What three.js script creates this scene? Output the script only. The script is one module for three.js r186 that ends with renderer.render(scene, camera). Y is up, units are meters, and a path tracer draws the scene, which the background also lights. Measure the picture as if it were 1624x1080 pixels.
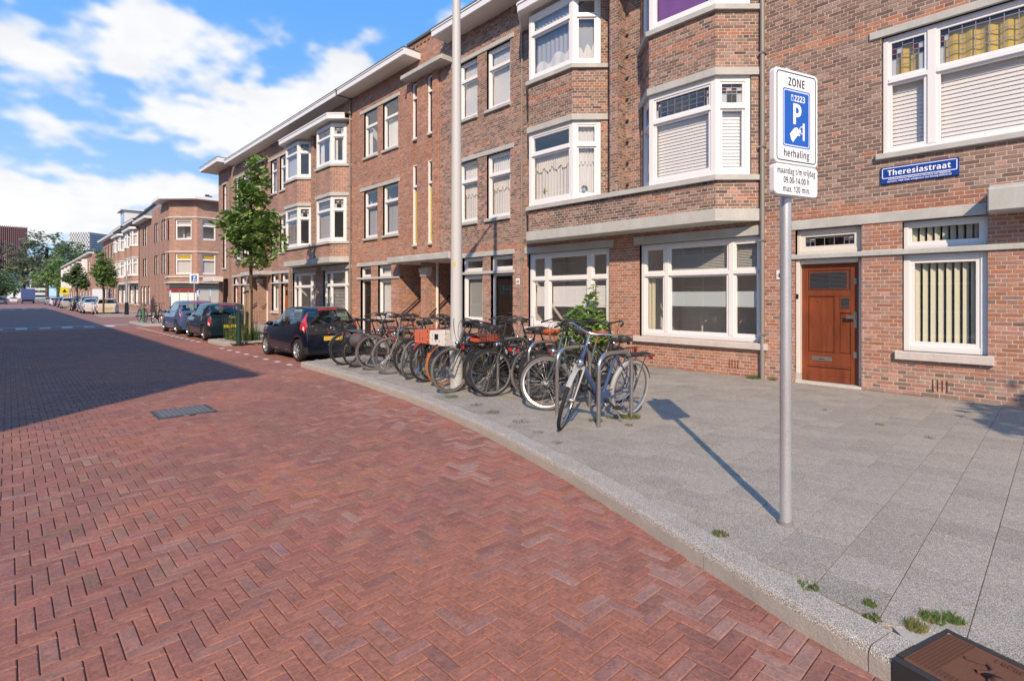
import * as THREE from 'three';

// ---------------------------------------------------------------- camera, sky, sun, exposure
const scene = new THREE.Scene();
const renderer = new THREE.WebGLRenderer({ antialias: true });
renderer.toneMapping = THREE.LinearToneMapping;
renderer.toneMappingExposure = 1.47;
renderer.shadowMap.enabled = true;
const FOC = 839, HOR = 470, CAMY = 1.5, CAMZ = 9.97, TURN = Math.atan2(800, FOC);
const camera = new THREE.PerspectiveCamera(2 * Math.atan(540 / FOC) * 180 / Math.PI, 1624 / 1080, 0.05, 3000);
camera.position.set(0, CAMY, CAMZ);
camera.lookAt(-Math.cos(TURN), CAMY, CAMZ - Math.sin(TURN));
camera.setViewOffset(1624, 1080, 0, 540 - HOR, 1624, 1080);
const SUN = new THREE.Vector3(0.555, 0.574, 0.603).normalize();
const sun = new THREE.DirectionalLight(0xffe4c6, 3.25);
sun.position.copy(SUN).multiplyScalar(80).add(new THREE.Vector3(-15, 0, 4));
sun.target.position.set(-15, 0, 4);
sun.castShadow = true; sun.shadow.radius = 1;
sun.shadow.mapSize.set(4096, 4096);
Object.assign(sun.shadow.camera, { left: -70, right: 70, top: 60, bottom: -60, near: 1, far: 260 });
scene.add(sun, sun.target);

// ---------------------------------------------------------------- random numbers and noise
let seedState = 7;
function seed(n) { seedState = n | 0; }
function rnd() { seedState = (seedState + 0x6d2b79f5) | 0; let t = Math.imul(seedState ^ (seedState >>> 15), 1 | seedState); t = (t + Math.imul(t ^ (t >>> 7), 61 | t)) ^ t; return ((t ^ (t >>> 14)) >>> 0) / 4294967296; }
const rr = (a, b) => a + (b - a) * rnd();
const clamp = (x, a = 0, b = 1) => Math.min(b, Math.max(a, x));
const smooth = (a, b, x) => { const t = clamp((x - a) / (b - a)); return t * t * (3 - 2 * t); };
const lerp = (a, b, t) => a + (b - a) * t;
function hash3(x, y, z) { let h = Math.imul(x, 374761393) ^ Math.imul(y, 668265263) ^ Math.imul(z, 2147483647 - 91); h = Math.imul(h ^ (h >>> 13), 1274126177); return ((h ^ (h >>> 16)) >>> 0) / 4294967296; }
function noise(x, y, z = 0, per = 0) {
  const X = Math.floor(x), Y = Math.floor(y), Z = Math.floor(z), fx = x - X, fy = y - Y, fz = z - Z;
  const u = fx * fx * (3 - 2 * fx), v = fy * fy * (3 - 2 * fy), w = fz * fz * (3 - 2 * fz);
  const m = per ? (i) => ((i % per) + per) % per : (i) => i;
  const h = (i, j, k) => hash3(m(X + i), m(Y + j), Z + k);
  return lerp(lerp(lerp(h(0, 0, 0), h(1, 0, 0), u), lerp(h(0, 1, 0), h(1, 1, 0), u), v), lerp(lerp(h(0, 0, 1), h(1, 0, 1), u), lerp(h(0, 1, 1), h(1, 1, 1), u), v), w);
}
function fbm(x, y, z, oct, per = 0) { let s = 0, a = 0.5, n = 0; for (let i = 0; i < oct; i++) { s += a * noise(x, y, z + i * 17, per); n += a; a *= 0.5; x *= 2; y *= 2; z *= 2; per *= 2; } return s / n; }

// ---------------------------------------------------------------- sky: air and broken cloud
{
  const W = 2048, H = 1024, data = new Float32Array(W * H * 4);
  const bumps = [ // cloud banks as azimuth, elevation (degrees), half widths, tilt, weight
    [189, 22.5, 9, 3.4, 0.1, 0.8], [196, 15.5, 10, 3.6, 0.12, 0.95], [204, 17.5, 5.5, 4.5, 0, 0.7], [181, 7, 10, 3.4, 0, 0.85], [181.5, 18.5, 3, 1.2, 0, 0.42], [182, 14, 2, 0.9, 0, 0.4], [193, 10, 5, 1.3, 0, 0.42], [207, 22, 2, 1.6, 0, 0.4], [150, 20, 16, 5, 0.1, 0.8], [118, 13, 14, 4, 0, 0.8], [235, 15, 12, 4, 0, 0.6], [275, 24, 18, 6, 0, 0.8], [330, 16, 18, 5, 0.1, 0.8], [20, 20, 18, 6, 0, 0.8], [70, 30, 16, 6, 0, 0.7],
  ];
  for (let j = 0; j < H; j++) {
    const el = ((j + 0.5) / H - 0.5) * Math.PI, y = Math.sin(el), c = Math.cos(el);
    for (let i = 0; i < W; i++) {
      const az = ((i + 0.5) / W - 0.5) * 2 * Math.PI, x = Math.cos(az) * c, z = Math.sin(az) * c, o = (j * W + i) * 4;
      const e = Math.max(y, 0);
      const t = 1 - Math.pow(1 - Math.min(1, e * 1.25), 2.6);
      let r = lerp(0.43, 0.068, t), g = lerp(0.60, 0.268, t), b = lerp(0.75, 0.66, t);
      if (y > -0.02) {
        let azd = az * 180 / Math.PI; if (azd < 0) azd += 360;
        const eld = el * 180 / Math.PI; let m = 0;
        for (const [a, ee, wa, we, tilt, wt] of bumps) { let da = azd - a; if (da > 180) da -= 360; if (da < -180) da += 360; const de = eld - ee - da * -tilt; const q = (da / wa) ** 2 + (de / we) ** 2; if (q < 9) m += wt * Math.exp(-q); }
        const s = 1 / (e + 0.22), px = x * s, pz = z * s;
        const n1 = fbm(px * 2.3 + 5, pz * 2.3, 3.3, 7), n2 = fbm(px * 9 + 2, pz * 9, 9.1, 5);
        const n3 = fbm(px * 26 + 7, pz * 26, 4.2, 4);
        const d = n1 * 0.85 + n2 * 0.46 + (n3 - 0.5) * 0.2 + Math.min(m, 0.9) * 0.5 - 0.772;
        const k = smooth(0.0, 0.2, d) * smooth(-0.02, 0.05, y) * 0.97;
        const lit = 0.92 + 0.1 * smooth(0.1, 0.6, d) - 0.07 * smooth(0.5, 0.75, n2);
        r = lerp(r, 0.72 * lit, k); g = lerp(g, 0.725 * lit, k); b = lerp(b, 0.735 * lit, k);
      }
      if (y < 0) { const q = smooth(0, -0.1, y); r = lerp(r, 0.2, q); g = lerp(g, 0.2, q); b = lerp(b, 0.2, q); }
      data[o] = r; data[o + 1] = g; data[o + 2] = b; data[o + 3] = 1;
    }
  }
  const sky = new THREE.DataTexture(data, W, H, THREE.RGBAFormat, THREE.FloatType);
  sky.mapping = THREE.EquirectangularReflectionMapping; sky.magFilter = THREE.LinearFilter; sky.minFilter = THREE.LinearFilter; sky.wrapS = THREE.RepeatWrapping; sky.needsUpdate = true;
  scene.background = sky; scene.environment = sky; scene.environmentIntensity = 1;
}

// ---------------------------------------------------------------- textures (material grain, print)
function tex(W, H, fn, { srgb = true, rep = null } = {}) {
  const d = new Uint8Array(W * H * 4);
  for (let j = 0; j < H; j++) for (let i = 0; i < W; i++) { const v = fn(i, j, i / W, j / H), o = (j * W + i) * 4; const a = typeof v === 'number' ? [v, v, v] : v; d[o] = clamp(a[0]) * 255; d[o + 1] = clamp(a[1]) * 255; d[o + 2] = clamp(a[2]) * 255; d[o + 3] = 255; }
  const t = new THREE.DataTexture(d, W, H, THREE.RGBAFormat);
  t.wrapS = t.wrapT = THREE.RepeatWrapping; t.magFilter = THREE.LinearFilter; t.minFilter = THREE.LinearMipmapLinearFilter; t.generateMipmaps = true;
  if (srgb) t.colorSpace = THREE.SRGBColorSpace; if (rep) t.repeat.set(rep[0], rep[1]); t.needsUpdate = true; return t;
}
function canvasTex(w, h, draw) { const c = document.createElement('canvas'); c.width = w; c.height = h; const g = c.getContext('2d'); draw(g, w, h); const t = new THREE.CanvasTexture(c); t.colorSpace = THREE.SRGBColorSpace; t.anisotropy = 8; return t; }
// grain: one tile is 0.8 m
const grainFn = (i, j, u, v) => 0.80 + 0.26 * (fbm(u * 8, v * 8, 1, 3, 8) - 0.5) + 0.34 * (fbm(u * 96, v * 96, 4, 2, 96) - 0.5) - (hash3(i, j, 5) > 0.985 ? 0.22 : 0);
const grainT = tex(512, 512, grainFn, { srgb: false, rep: [1.25, 1.25] });
const grainB = tex(512, 512, (i, j, u, v) => 0.5 + 0.5 * (fbm(u * 96, v * 96, 4, 3, 96) - 0.5) + 0.4 * (fbm(u * 24, v * 24, 2, 2, 24) - 0.5), { srgb: false, rep: [1.25, 1.25] });
// paver clay: larger patches of dust and lime on the face, one tile is 1.6 m
const clayT = tex(1024, 1024, (i, j, u, v) => { const s = fbm(u * 6, v * 6, 12, 4, 6), f = fbm(u * 140, v * 140, 3, 2, 140), d = smooth(0.52, 0.72, fbm(u * 22, v * 22, 31, 3, 22)); const b = 0.68 + 0.3 * (s - 0.5) + 0.34 * (f - 0.5); return [b + 0.11 * d, b + 0.10 * d, b + 0.08 * d]; }, { srgb: false, rep: [0.625, 0.625] });
// washed aggregate: chips of light and dark stone, one tile is 0.6 m
const aggFn = (u, v, n) => { const X = u * n, Y = v * n, xi = Math.floor(X), yi = Math.floor(Y); let best = 9, id = 0; for (let a = -1; a < 2; a++) for (let b = -1; b < 2; b++) { const cx = ((xi + a) % n + n) % n, cy = ((yi + b) % n + n) % n, px = xi + a + hash3(cx, cy, 1), py = yi + b + hash3(cx, cy, 2), dd = (px - X) ** 2 + (py - Y) ** 2; if (dd < best) { best = dd; id = hash3(cx, cy, 3); } } return [Math.sqrt(best), id]; };
const aggT = tex(1024, 1024, (i, j, u, v) => { const [d, id] = aggFn(u, v, 210); const big = 0.1 * (fbm(u * 5, v * 5, 7, 3, 5) - 0.5); const base = id > 0.86 ? 1.0 : id > 0.6 ? 0.74 : id > 0.25 ? 0.5 : 0.28; const g = base * (0.55 + 0.45 * (1 - smooth(0.45, 0.75, d))) + big; return [g, g * 0.985, g * 0.955]; }, { srgb: false, rep: [1.67, 1.67] });
const aggB = tex(768, 768, (i, j, u, v) => { const [d] = aggFn(u, v, 130); return 1 - smooth(0.1, 0.75, d); }, { srgb: false, rep: [1.67, 1.67] });
const stoneT = tex(512, 512, (i, j, u, v) => { const s = fbm(u * 5, v * 5, 21, 4, 5), f = hash3(i >> 1, j >> 1, 8), st = fbm(u * 26, v * 4, 40, 3, 4); const b = 0.76 + 0.24 * (s - 0.5) + 0.2 * (f - 0.5) - 0.05 * smooth(0.55, 0.8, st); return [b, b * 0.995, b * 0.975]; }, { srgb: false, rep: [1, 1] });
const woodT = tex(512, 512, (i, j, u, v) => { const w = fbm(u * 20, v * 1.5, 3, 4, 0), p = fbm(u * 3, v * 3, 9, 3, 3), f = fbm(u * 180, v * 5, 2, 2, 0); const b = 0.62 + 0.32 * (w - 0.5) + 0.34 * (p - 0.5) + 0.24 * (f - 0.5); return [b * 1.1, b, b * 0.9]; }, { srgb: false, rep: [1, 1] });
// wall far off: courses too fine to tell apart; one tile is 1.76 m by 0.968 m (16 courses)
const farBrick = (i, j, u, v) => { const course = Math.floor(v * 16), fy = v * 16 - course, head = course % 2 === 1, n = head ? 16 : 8, sh = head ? 0.25 : (course % 4 === 0 ? 0 : 0.5); const x = u * n + sh, k = Math.floor(x) % n, fx = x - Math.floor(x); const joint = fy < 0.17 || fx < (head ? 0.1 : 0.05); return { joint, k, course, n: hash3(k, course, 77), m: fbm(u * 3, v * 2, 60, 3, 3) }; };
const wallT = tex(1024, 512, (i, j, u, v) => { const q = farBrick(i, j, u, v); if (q.joint) return [0.86, 0.78, 0.71]; const t = q.n, s = 0.85 + 0.3 * (q.m - 0.5) + 0.1 * (hash3(i, j, 3) - 0.5); const c = t < 0.25 ? [0.70, 0.52, 0.45] : t < 0.55 ? [0.74, 0.55, 0.46] : t < 0.8 ? [0.78, 0.56, 0.46] : [0.62, 0.47, 0.42]; return [c[0] * s, c[1] * s, c[2] * s]; }, { rep: [1 / 1.76, 1 / 0.968] });
const wallB = tex(1024, 512, (i, j, u, v) => (farBrick(i, j, u, v).joint ? 0.1 : 0.85), { srgb: false, rep: [1 / 1.76, 1 / 0.968] });

// ---------------------------------------------------------------- materials
const C = (r, g, b) => new THREE.Color().setRGB(r, g, b);
const std = (color, o = {}) => new THREE.MeshStandardMaterial({ color, roughness: 0.8, ...o });
const M = {
  brickV: std(C(1.25, 1.25, 1.25), { vertexColors: true, map: grainT, bumpMap: grainB, bumpScale: 0.003, roughness: 0.92 }),
  mortar: std(C(0.68, 0.575, 0.49), { map: grainT, roughness: 0.95 }),
  wallFar: std(C(1, 1, 1), { map: wallT, bumpMap: wallB, bumpScale: 0.006, roughness: 0.92 }),
  wallFarPale: std(C(1.0, 0.93, 0.90), { map: wallT, roughness: 0.92 }),
  stone: std(C(0.66, 0.675, 0.64), { map: stoneT, bumpMap: grainB, bumpScale: 0.002, roughness: 0.88 }),
  stonePale: std(C(0.80, 0.74, 0.68), { map: stoneT, roughness: 0.85 }),
  white: std(C(0.84, 0.84, 0.83), { map: null, roughness: 0.38 }),
  cream: std(C(0.78, 0.74, 0.66), { roughness: 0.45 }),
  soffit: std(C(0.72, 0.69, 0.64), { roughness: 0.6 }),
  roofEdge: std(C(0.12, 0.12, 0.12), { roughness: 0.7 }),
  glass: new THREE.MeshPhysicalMaterial({ color: 0xffffff, roughness: 0.015, transmission: 1, thickness: 0, ior: 1.9, specularIntensity: 1 }),
  room: std(C(0.68, 0.66, 0.63), { roughness: 0.95 }),
  lead: std(C(0.36, 0.36, 0.38), { roughness: 0.5, metalness: 0.6 }),
  leadWhite: std(C(0.62, 0.62, 0.60), { roughness: 0.5 }),
  clothWhite: new THREE.MeshPhysicalMaterial({ color: C(0.82, 0.82, 0.79), roughness: 1, transmission: 0.25, thickness: 0, side: THREE.DoubleSide }),
  clothCream: new THREE.MeshPhysicalMaterial({ color: C(0.72, 0.68, 0.50), roughness: 1, transmission: 0.25, thickness: 0, side: THREE.DoubleSide }),
  clothYellow: new THREE.MeshPhysicalMaterial({ color: C(0.80, 0.56, 0.045), roughness: 1, transmission: 0.3, thickness: 0, side: THREE.DoubleSide }),
  clothGrey: new THREE.MeshPhysicalMaterial({ color: C(0.45, 0.49, 0.55), roughness: 1, transmission: 0.25, thickness: 0, side: THREE.DoubleSide }),
  clothPurple: std(C(0.20, 0.05, 0.22), { roughness: 0.9, side: THREE.DoubleSide }),
  blind: std(C(0.82, 0.82, 0.81), { roughness: 0.5 }),
  blindGrey: std(C(0.52, 0.54, 0.52), { roughness: 0.6 }),
  blindCream: std(C(0.66, 0.66, 0.52), { roughness: 0.8 }),
  frosted: std(C(0.50, 0.56, 0.55), { roughness: 0.6 }),
  zinc: std(C(0.30, 0.28, 0.25), { roughness: 0.6, metalness: 0.3 }),
  galv: std(C(0.78, 0.80, 0.82), { roughness: 0.42, metalness: 0.6, map: stoneT }),
  steel: std(C(0.56, 0.54, 0.50), { roughness: 0.3, metalness: 0.95 }),
  chrome: std(C(0.78, 0.78, 0.78), { roughness: 0.18, metalness: 1 }),
  poleWhite: std(C(0.56, 0.57, 0.55), { roughness: 0.5 }),
  doorWood: std(C(0.30, 0.085, 0.035), { map: woodT, roughness: 0.38 }),
  doorOrange: std(C(0.52, 0.17, 0.035), { map: woodT, roughness: 0.45 }),
  doorDark: std(C(0.035, 0.022, 0.016), { map: woodT, roughness: 0.4 }),
  iron: std(C(0.055, 0.055, 0.058), { roughness: 0.55, metalness: 0.4 }),
  blackPaint: std(C(0.018, 0.018, 0.02), { roughness: 0.35 }),
  rubber: std(C(0.022, 0.022, 0.022), { roughness: 0.85 }),
  plastic: std(C(0.03, 0.03, 0.032), { roughness: 0.5 }),
  red: std(C(0.45, 0.02, 0.02), { roughness: 0.35 }),
  lens: new THREE.MeshPhysicalMaterial({ color: C(0.50, 0.025, 0.03), roughness: 0.12, clearcoat: 1 }),
  lensWhite: new THREE.MeshPhysicalMaterial({ color: C(0.75, 0.68, 0.66), roughness: 0.1, clearcoat: 1 }),
  amber: std(C(0.6, 0.16, 0.02), { roughness: 0.3 }),
  plate: std(C(0.72, 0.50, 0.06), { roughness: 0.45 }),
  carGlass: new THREE.MeshPhysicalMaterial({ color: C(0.02, 0.025, 0.028), roughness: 0.03, clearcoat: 1, specularIntensity: 1 }),
  carWindow: new THREE.MeshPhysicalMaterial({ color: C(0.50, 0.58, 0.55), roughness: 0.02, transmission: 1, thickness: 0, ior: 1.75 }),
  agg: std(C(0.70, 0.65, 0.565), { map: aggT, bumpMap: aggB, bumpScale: 0.0015, roughness: 0.93 }),
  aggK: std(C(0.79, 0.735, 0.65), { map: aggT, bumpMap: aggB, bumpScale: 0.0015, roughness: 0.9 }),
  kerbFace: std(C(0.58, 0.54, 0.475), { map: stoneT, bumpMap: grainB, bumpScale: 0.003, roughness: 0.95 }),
  slab: std(C(0.34, 0.33, 0.30), { map: aggT, roughness: 0.95 }),
  bed: std(C(0.19, 0.145, 0.115), { map: grainT, roughness: 1 }),
  clayV: std(C(1.35, 1.35, 1.35), { vertexColors: true, map: clayT, bumpMap: grainB, bumpScale: 0.003, roughness: 0.86 }),
  roadFar: std(C(0.40, 0.22, 0.19), { map: clayT, roughness: 0.9 }),
  paint: std(C(0.95, 0.94, 0.90), { map: stoneT, roughness: 0.8 }),
  soil: std(C(0.07, 0.055, 0.04), { map: grainT, roughness: 1 }),
  bark: std(C(0.16, 0.125, 0.09), { map: woodT, bumpMap: grainB, bumpScale: 0.01, roughness: 0.95 }),
  stake: std(C(0.42, 0.34, 0.24), { map: woodT, roughness: 0.9 }),
  slate: std(C(0.05, 0.055, 0.065), { roughness: 0.7 }),
  greyClad: std(C(0.36, 0.37, 0.39), { roughness: 0.6 }),
};
const leafMat = (r, g, b) => new THREE.MeshPhysicalMaterial({ color: C(r, g, b), roughness: 0.75, transmission: 0.4, thickness: 0, side: THREE.DoubleSide, vertexColors: true });

// ---------------------------------------------------------------- mesh building
const V3 = (x, y, z) => new THREE.Vector3(x, y, z);
class MB { // collects triangles; metre uv; optional vertex colour
  constructor() { this.p = []; this.n = []; this.t = []; this.c = []; this.col = null; this.m = null; }
  color(c) { this.col = c; return this; }
  at(x, y, z, ry = 0, rx = 0, rz = 0) { this.m = new THREE.Matrix4().compose(V3(x, y, z), new THREE.Quaternion().setFromEuler(new THREE.Euler(rx, ry, rz, 'YXZ')), V3(1, 1, 1)); return this; }
  mat(m) { this.m = m; return this; }
  home() { this.m = null; return this; }
  vert(x, y, z, nx, ny, nz, u, v) {
    if (this.m) { const e = this.m.elements; const X = e[0] * x + e[4] * y + e[8] * z + e[12], Y = e[1] * x + e[5] * y + e[9] * z + e[13], Z = e[2] * x + e[6] * y + e[10] * z + e[14]; const NX = e[0] * nx + e[4] * ny + e[8] * nz, NY = e[1] * nx + e[5] * ny + e[9] * nz, NZ = e[2] * nx + e[6] * ny + e[10] * nz; x = X; y = Y; z = Z; nx = NX; ny = NY; nz = NZ; }
    this.p.push(x, y, z); this.n.push(nx, ny, nz); this.t.push(u, v); if (this.col) this.c.push(this.col[0], this.col[1], this.col[2]);
  }
  quad(a, b, c, d, n) { // corners counter-clockwise
    const e1 = [b[0] - a[0], b[1] - a[1], b[2] - a[2]], e2 = [d[0] - a[0], d[1] - a[1], d[2] - a[2]];
    if (!n) { n = [e1[1] * e2[2] - e1[2] * e2[1], e1[2] * e2[0] - e1[0] * e2[2], e1[0] * e2[1] - e1[1] * e2[0]]; const l = Math.hypot(...n) || 1; n = n.map((x) => x / l); }
    const ax = Math.abs(n[0]), ay = Math.abs(n[1]), az = Math.abs(n[2]);
    let uv; if (ay > ax && ay > az) uv = (p) => [p[0], p[2]]; else if (ax > az * 1.2) uv = (p) => [p[2], p[1]]; else if (az > ax * 1.2) uv = (p) => [p[0], p[1]]; else uv = (p) => [(p[0] - p[2] * Math.sign(n[0] * n[2])) * 0.7071, p[1]];
    for (const q of [a, b, c, a, c, d]) { const [u, v] = uv(q); this.vert(q[0], q[1], q[2], n[0], n[1], n[2], u, v); }
    return this;
  }
  tri(a, b, c) { const e1 = [b[0] - a[0], b[1] - a[1], b[2] - a[2]], e2 = [c[0] - a[0], c[1] - a[1], c[2] - a[2]]; const n = [e1[1] * e2[2] - e1[2] * e2[1], e1[2] * e2[0] - e1[0] * e2[2], e1[0] * e2[1] - e1[1] * e2[0]], l = Math.hypot(...n) || 1; for (const q of [a, b, c]) this.vert(q[0], q[1], q[2], n[0] / l, n[1] / l, n[2] / l, q[0] + q[2], q[1] + q[2]); return this; }
  box(x0, y0, z0, x1, y1, z1, skip = '') {
    if (!skip.includes('f')) this.quad([x0, y0, z1], [x1, y0, z1], [x1, y1, z1], [x0, y1, z1], [0, 0, 1]);
    if (!skip.includes('b')) this.quad([x1, y0, z0], [x0, y0, z0], [x0, y1, z0], [x1, y1, z0], [0, 0, -1]);
    if (!skip.includes('r')) this.quad([x1, y0, z1], [x1, y0, z0], [x1, y1, z0], [x1, y1, z1], [1, 0, 0]);
    if (!skip.includes('l')) this.quad([x0, y0, z0], [x0, y0, z1], [x0, y1, z1], [x0, y1, z0], [-1, 0, 0]);
    if (!skip.includes('t')) this.quad([x0, y1, z1], [x1, y1, z1], [x1, y1, z0], [x0, y1, z0], [0, 1, 0]);
    if (!skip.includes('d')) this.quad([x0, y0, z0], [x1, y0, z0], [x1, y0, z1], [x0, y0, z1], [0, -1, 0]);
    return this;
  }
  bbox(x0, y0, z0, x1, y1, z1, b = 0.008) { // box with chamfered front edges (front = +z), for trim that catches light
    b = Math.min(b, (x1 - x0) * 0.3, (y1 - y0) * 0.3);
    this.quad([x0 + b, y0 + b, z1], [x1 - b, y0 + b, z1], [x1 - b, y1 - b, z1], [x0 + b, y1 - b, z1]);
    this.quad([x0, y0, z1 - b], [x1, y0, z1 - b], [x1 - b, y0 + b, z1], [x0 + b, y0 + b, z1]); this.quad([x1 - b, y1 - b, z1], [x1, y1, z1 - b], [x0, y1, z1 - b], [x0 + b, y1 - b, z1]);
    this.quad([x0, y0, z1 - b], [x0 + b, y0 + b, z1], [x0 + b, y1 - b, z1], [x0, y1, z1 - b]); this.quad([x1 - b, y0 + b, z1], [x1, y0, z1 - b], [x1, y1, z1 - b], [x1 - b, y1 - b, z1]);
    return this.box(x0, y0, z0, x1, y1, z1 - b, 'f');
  }
  prism(pts, y0, y1, caps = true) { // pts: [x,z] outline counter-clockwise seen from above (x right, z down the page)
    const n = pts.length;
    for (let i = 0; i < n; i++) { const a = pts[i], b = pts[(i + 1) % n]; this.quad([a[0], y0, a[1]], [b[0], y0, b[1]], [b[0], y1, b[1]], [a[0], y1, a[1]]); }
    if (caps) { const tris = THREE.ShapeUtils.triangulateShape(pts.map((q) => new THREE.Vector2(q[0], q[1])), []); for (const [i, j, k] of tris) for (const [y, s] of [[y1, 1], [y0, -1]]) { const q = [pts[i], pts[j], pts[k]]; const area = (q[1][0] - q[0][0]) * (q[2][1] - q[0][1]) - (q[1][1] - q[0][1]) * (q[2][0] - q[0][0]); const ord = (area * s < 0) ? [0, 1, 2] : [0, 2, 1]; for (const w of ord) this.vert(q[w][0], y, q[w][1], 0, s, 0, q[w][0], q[w][1]); } }
    return this;
  }
  cyl(a, b, r0, r1 = r0, seg = 10, caps = true) {
    const A = V3(...a), B = V3(...b), d = B.clone().sub(A), L = d.length(); d.normalize();
    const u = (Math.abs(d.y) < 0.9 ? V3(0, 1, 0) : V3(1, 0, 0)).cross(d).normalize(), w = d.clone().cross(u);
    for (let i = 0; i < seg; i++) {
      const q = []; for (const k of [i, i + 1]) { const t = k / seg * Math.PI * 2; q.push(u.clone().multiplyScalar(Math.cos(t)).addScaledVector(w, Math.sin(t))); }
      const P = (base, r, v) => [base.x + v.x * r, base.y + v.y * r, base.z + v.z * r];
      const p = [[A, r0, q[0], 0], [A, r0, q[1], 0], [B, r1, q[1], 1], [A, r0, q[0], 0], [B, r1, q[1], 1], [B, r1, q[0], 1]];
      for (const [bs, r, v, h] of p) { const P0 = P(bs, r, v); this.vert(...P0, v.x, v.y, v.z, (v === q[0] ? i : i + 1) / seg * Math.PI * 2 * r0, h * L); }
      if (caps) { if (r1 > 0) { const T = [B.x, B.y, B.z]; for (const x of [T, P(B, r1, q[0]), P(B, r1, q[1])]) this.vert(...x, d.x, d.y, d.z, x[0], x[2]); } if (r0 > 0) for (const x of [[A.x, A.y, A.z], P(A, r0, q[1]), P(A, r0, q[0])]) this.vert(...x, -d.x, -d.y, -d.z, x[0], x[2]); }
    }
    return this;
  }
  tube(pts, r, seg = 8, n = 0, closed = false) { const cv = new THREE.CatmullRomCurve3(pts.map((q) => V3(...q)), closed, 'catmullrom', 0.5); return this.geo(new THREE.TubeGeometry(cv, n || pts.length * 5, r, seg, closed)); }
  poly(pts, r, seg = 8) { for (let i = 0; i + 1 < pts.length; i++) this.cyl(pts[i], pts[i + 1], r, r, seg, true); return this; }
  geo(g, mm) {
    g = g.index ? g.toNonIndexed() : g; if (!g.attributes.normal) g.computeVertexNormals(); const keep = this.m; if (mm) this.m = keep ? keep.clone().multiply(mm) : mm;
    const P = g.attributes.position, N = g.attributes.normal, T = g.attributes.uv;
    for (let i = 0; i < P.count; i++) this.vert(P.getX(i), P.getY(i), P.getZ(i), N.getX(i), N.getY(i), N.getZ(i), T ? T.getX(i) : 0, T ? T.getY(i) : 0);
    this.m = keep; return this;
  }
  get empty() { return !this.p.length; }
  build() { const g = new THREE.BufferGeometry(); g.setAttribute('position', new THREE.Float32BufferAttribute(this.p, 3)); g.setAttribute('normal', new THREE.Float32BufferAttribute(this.n, 3)); g.setAttribute('uv', new THREE.Float32BufferAttribute(this.t, 2)); if (this.c.length) g.setAttribute('color', new THREE.Float32BufferAttribute(this.c, 3)); return g; }
  mesh(name, material, parent, pos) { const o = new THREE.Mesh(this.build(), material); o.name = name; o.castShadow = o.receiveShadow = true; if (pos) o.position.set(...pos); if (parent) parent.add(o); return o; }
}
const names = new Map();
function numbered(n) { const k = names.get(n) || 0; names.set(n, k + 1); return k ? n + '_' + String(k).padStart(3, '0') : n; }
function tag(o, label, category, group, kind) { if (label) o.userData.label = label; if (category) o.userData.category = category; if (group) o.userData.group = group; if (kind) o.userData.kind = kind; return o; }
function thing(name, label, category, pos = [0, 0, 0], ry = 0, group) { const o = new THREE.Group(); o.name = numbered(name); o.position.set(...pos); o.rotation.y = ry; scene.add(o); return tag(o, label, category, group); }
function top(mb, name, material, label, category, group, pos) { const o = mb.mesh(numbered(name), material, scene, pos); return tag(o, label, category, group); }
function struct(mb, name, material, parent = scene) { const o = mb.mesh(parent === scene ? numbered(name) : name, material, parent); o.userData.kind = 'structure'; return o; }
function copyOf(o, label, pos, ry = 0) { const c = o.clone(); c.name = numbered(o.name.replace(/_\d{3}$/, '')); c.userData = { ...o.userData }; if (label) c.userData.label = label; c.position.set(...pos); c.rotation.y = ry; scene.add(c); return c; }
function project(x, y, z) { const dx = x, dz = z - CAMZ, ca = Math.cos(TURN), sa = Math.sin(TURN), d = -dx * ca - dz * sa, r = dx * sa - dz * ca; return [812 + FOC * r / d, HOR - FOC * (y - CAMY) / d, d]; } // only used to pick which pieces show largest
const inFrame = (x, y, z) => { const [u, v, d] = project(x, y, z); return d > 0.3 && u > -10 && u < 1634 && v > -10 && v < 1090; };

// ---------------------------------------------------------------- ground, road, pavement
// The kerb's foot runs from the parking bay out round the corner (x, z in metres).
const KERB = [[-12.15, 5.1], [-10.57, 5.17], [-9.3, 5.25], [-8.14, 5.37], [-7.17, 5.48], [-6.28, 5.62], [-5.49, 5.78], [-4.8, 5.93], [-4.19, 6.09], [-3.54, 6.28], [-3.01, 6.43], [-2.55, 6.59], [-2.16, 6.73], [-1.84, 6.85], [-1.57, 6.95], [-1.34, 7.03], [-1.13, 7.11], [-0.91, 7.19], [-0.68, 7.26], [-0.505, 7.309], [0.0, 7.42], [0.6, 7.52], [1.4, 7.6], [3, 7.68], [8, 7.7], [14, 7.7]];
function kerbZ(x) { if (x <= KERB[0][0]) return KERB[0][1]; for (let i = 1; i < KERB.length; i++) if (x <= KERB[i][0]) { const [a, b] = [KERB[i - 1], KERB[i]]; return lerp(a[1], b[1], (x - a[0]) / (b[0] - a[0])); } return 7.7; }
const RY = -0.12, KW = 0.19; // road level; kerb width
{ // the land under everything
  const g = new MB(); g.quad([-1600, -0.2, 900], [900, -0.2, 900], [900, -0.2, -900], [-1600, -0.2, -900]);
  struct(g, 'ground', M.slab);
}
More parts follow.
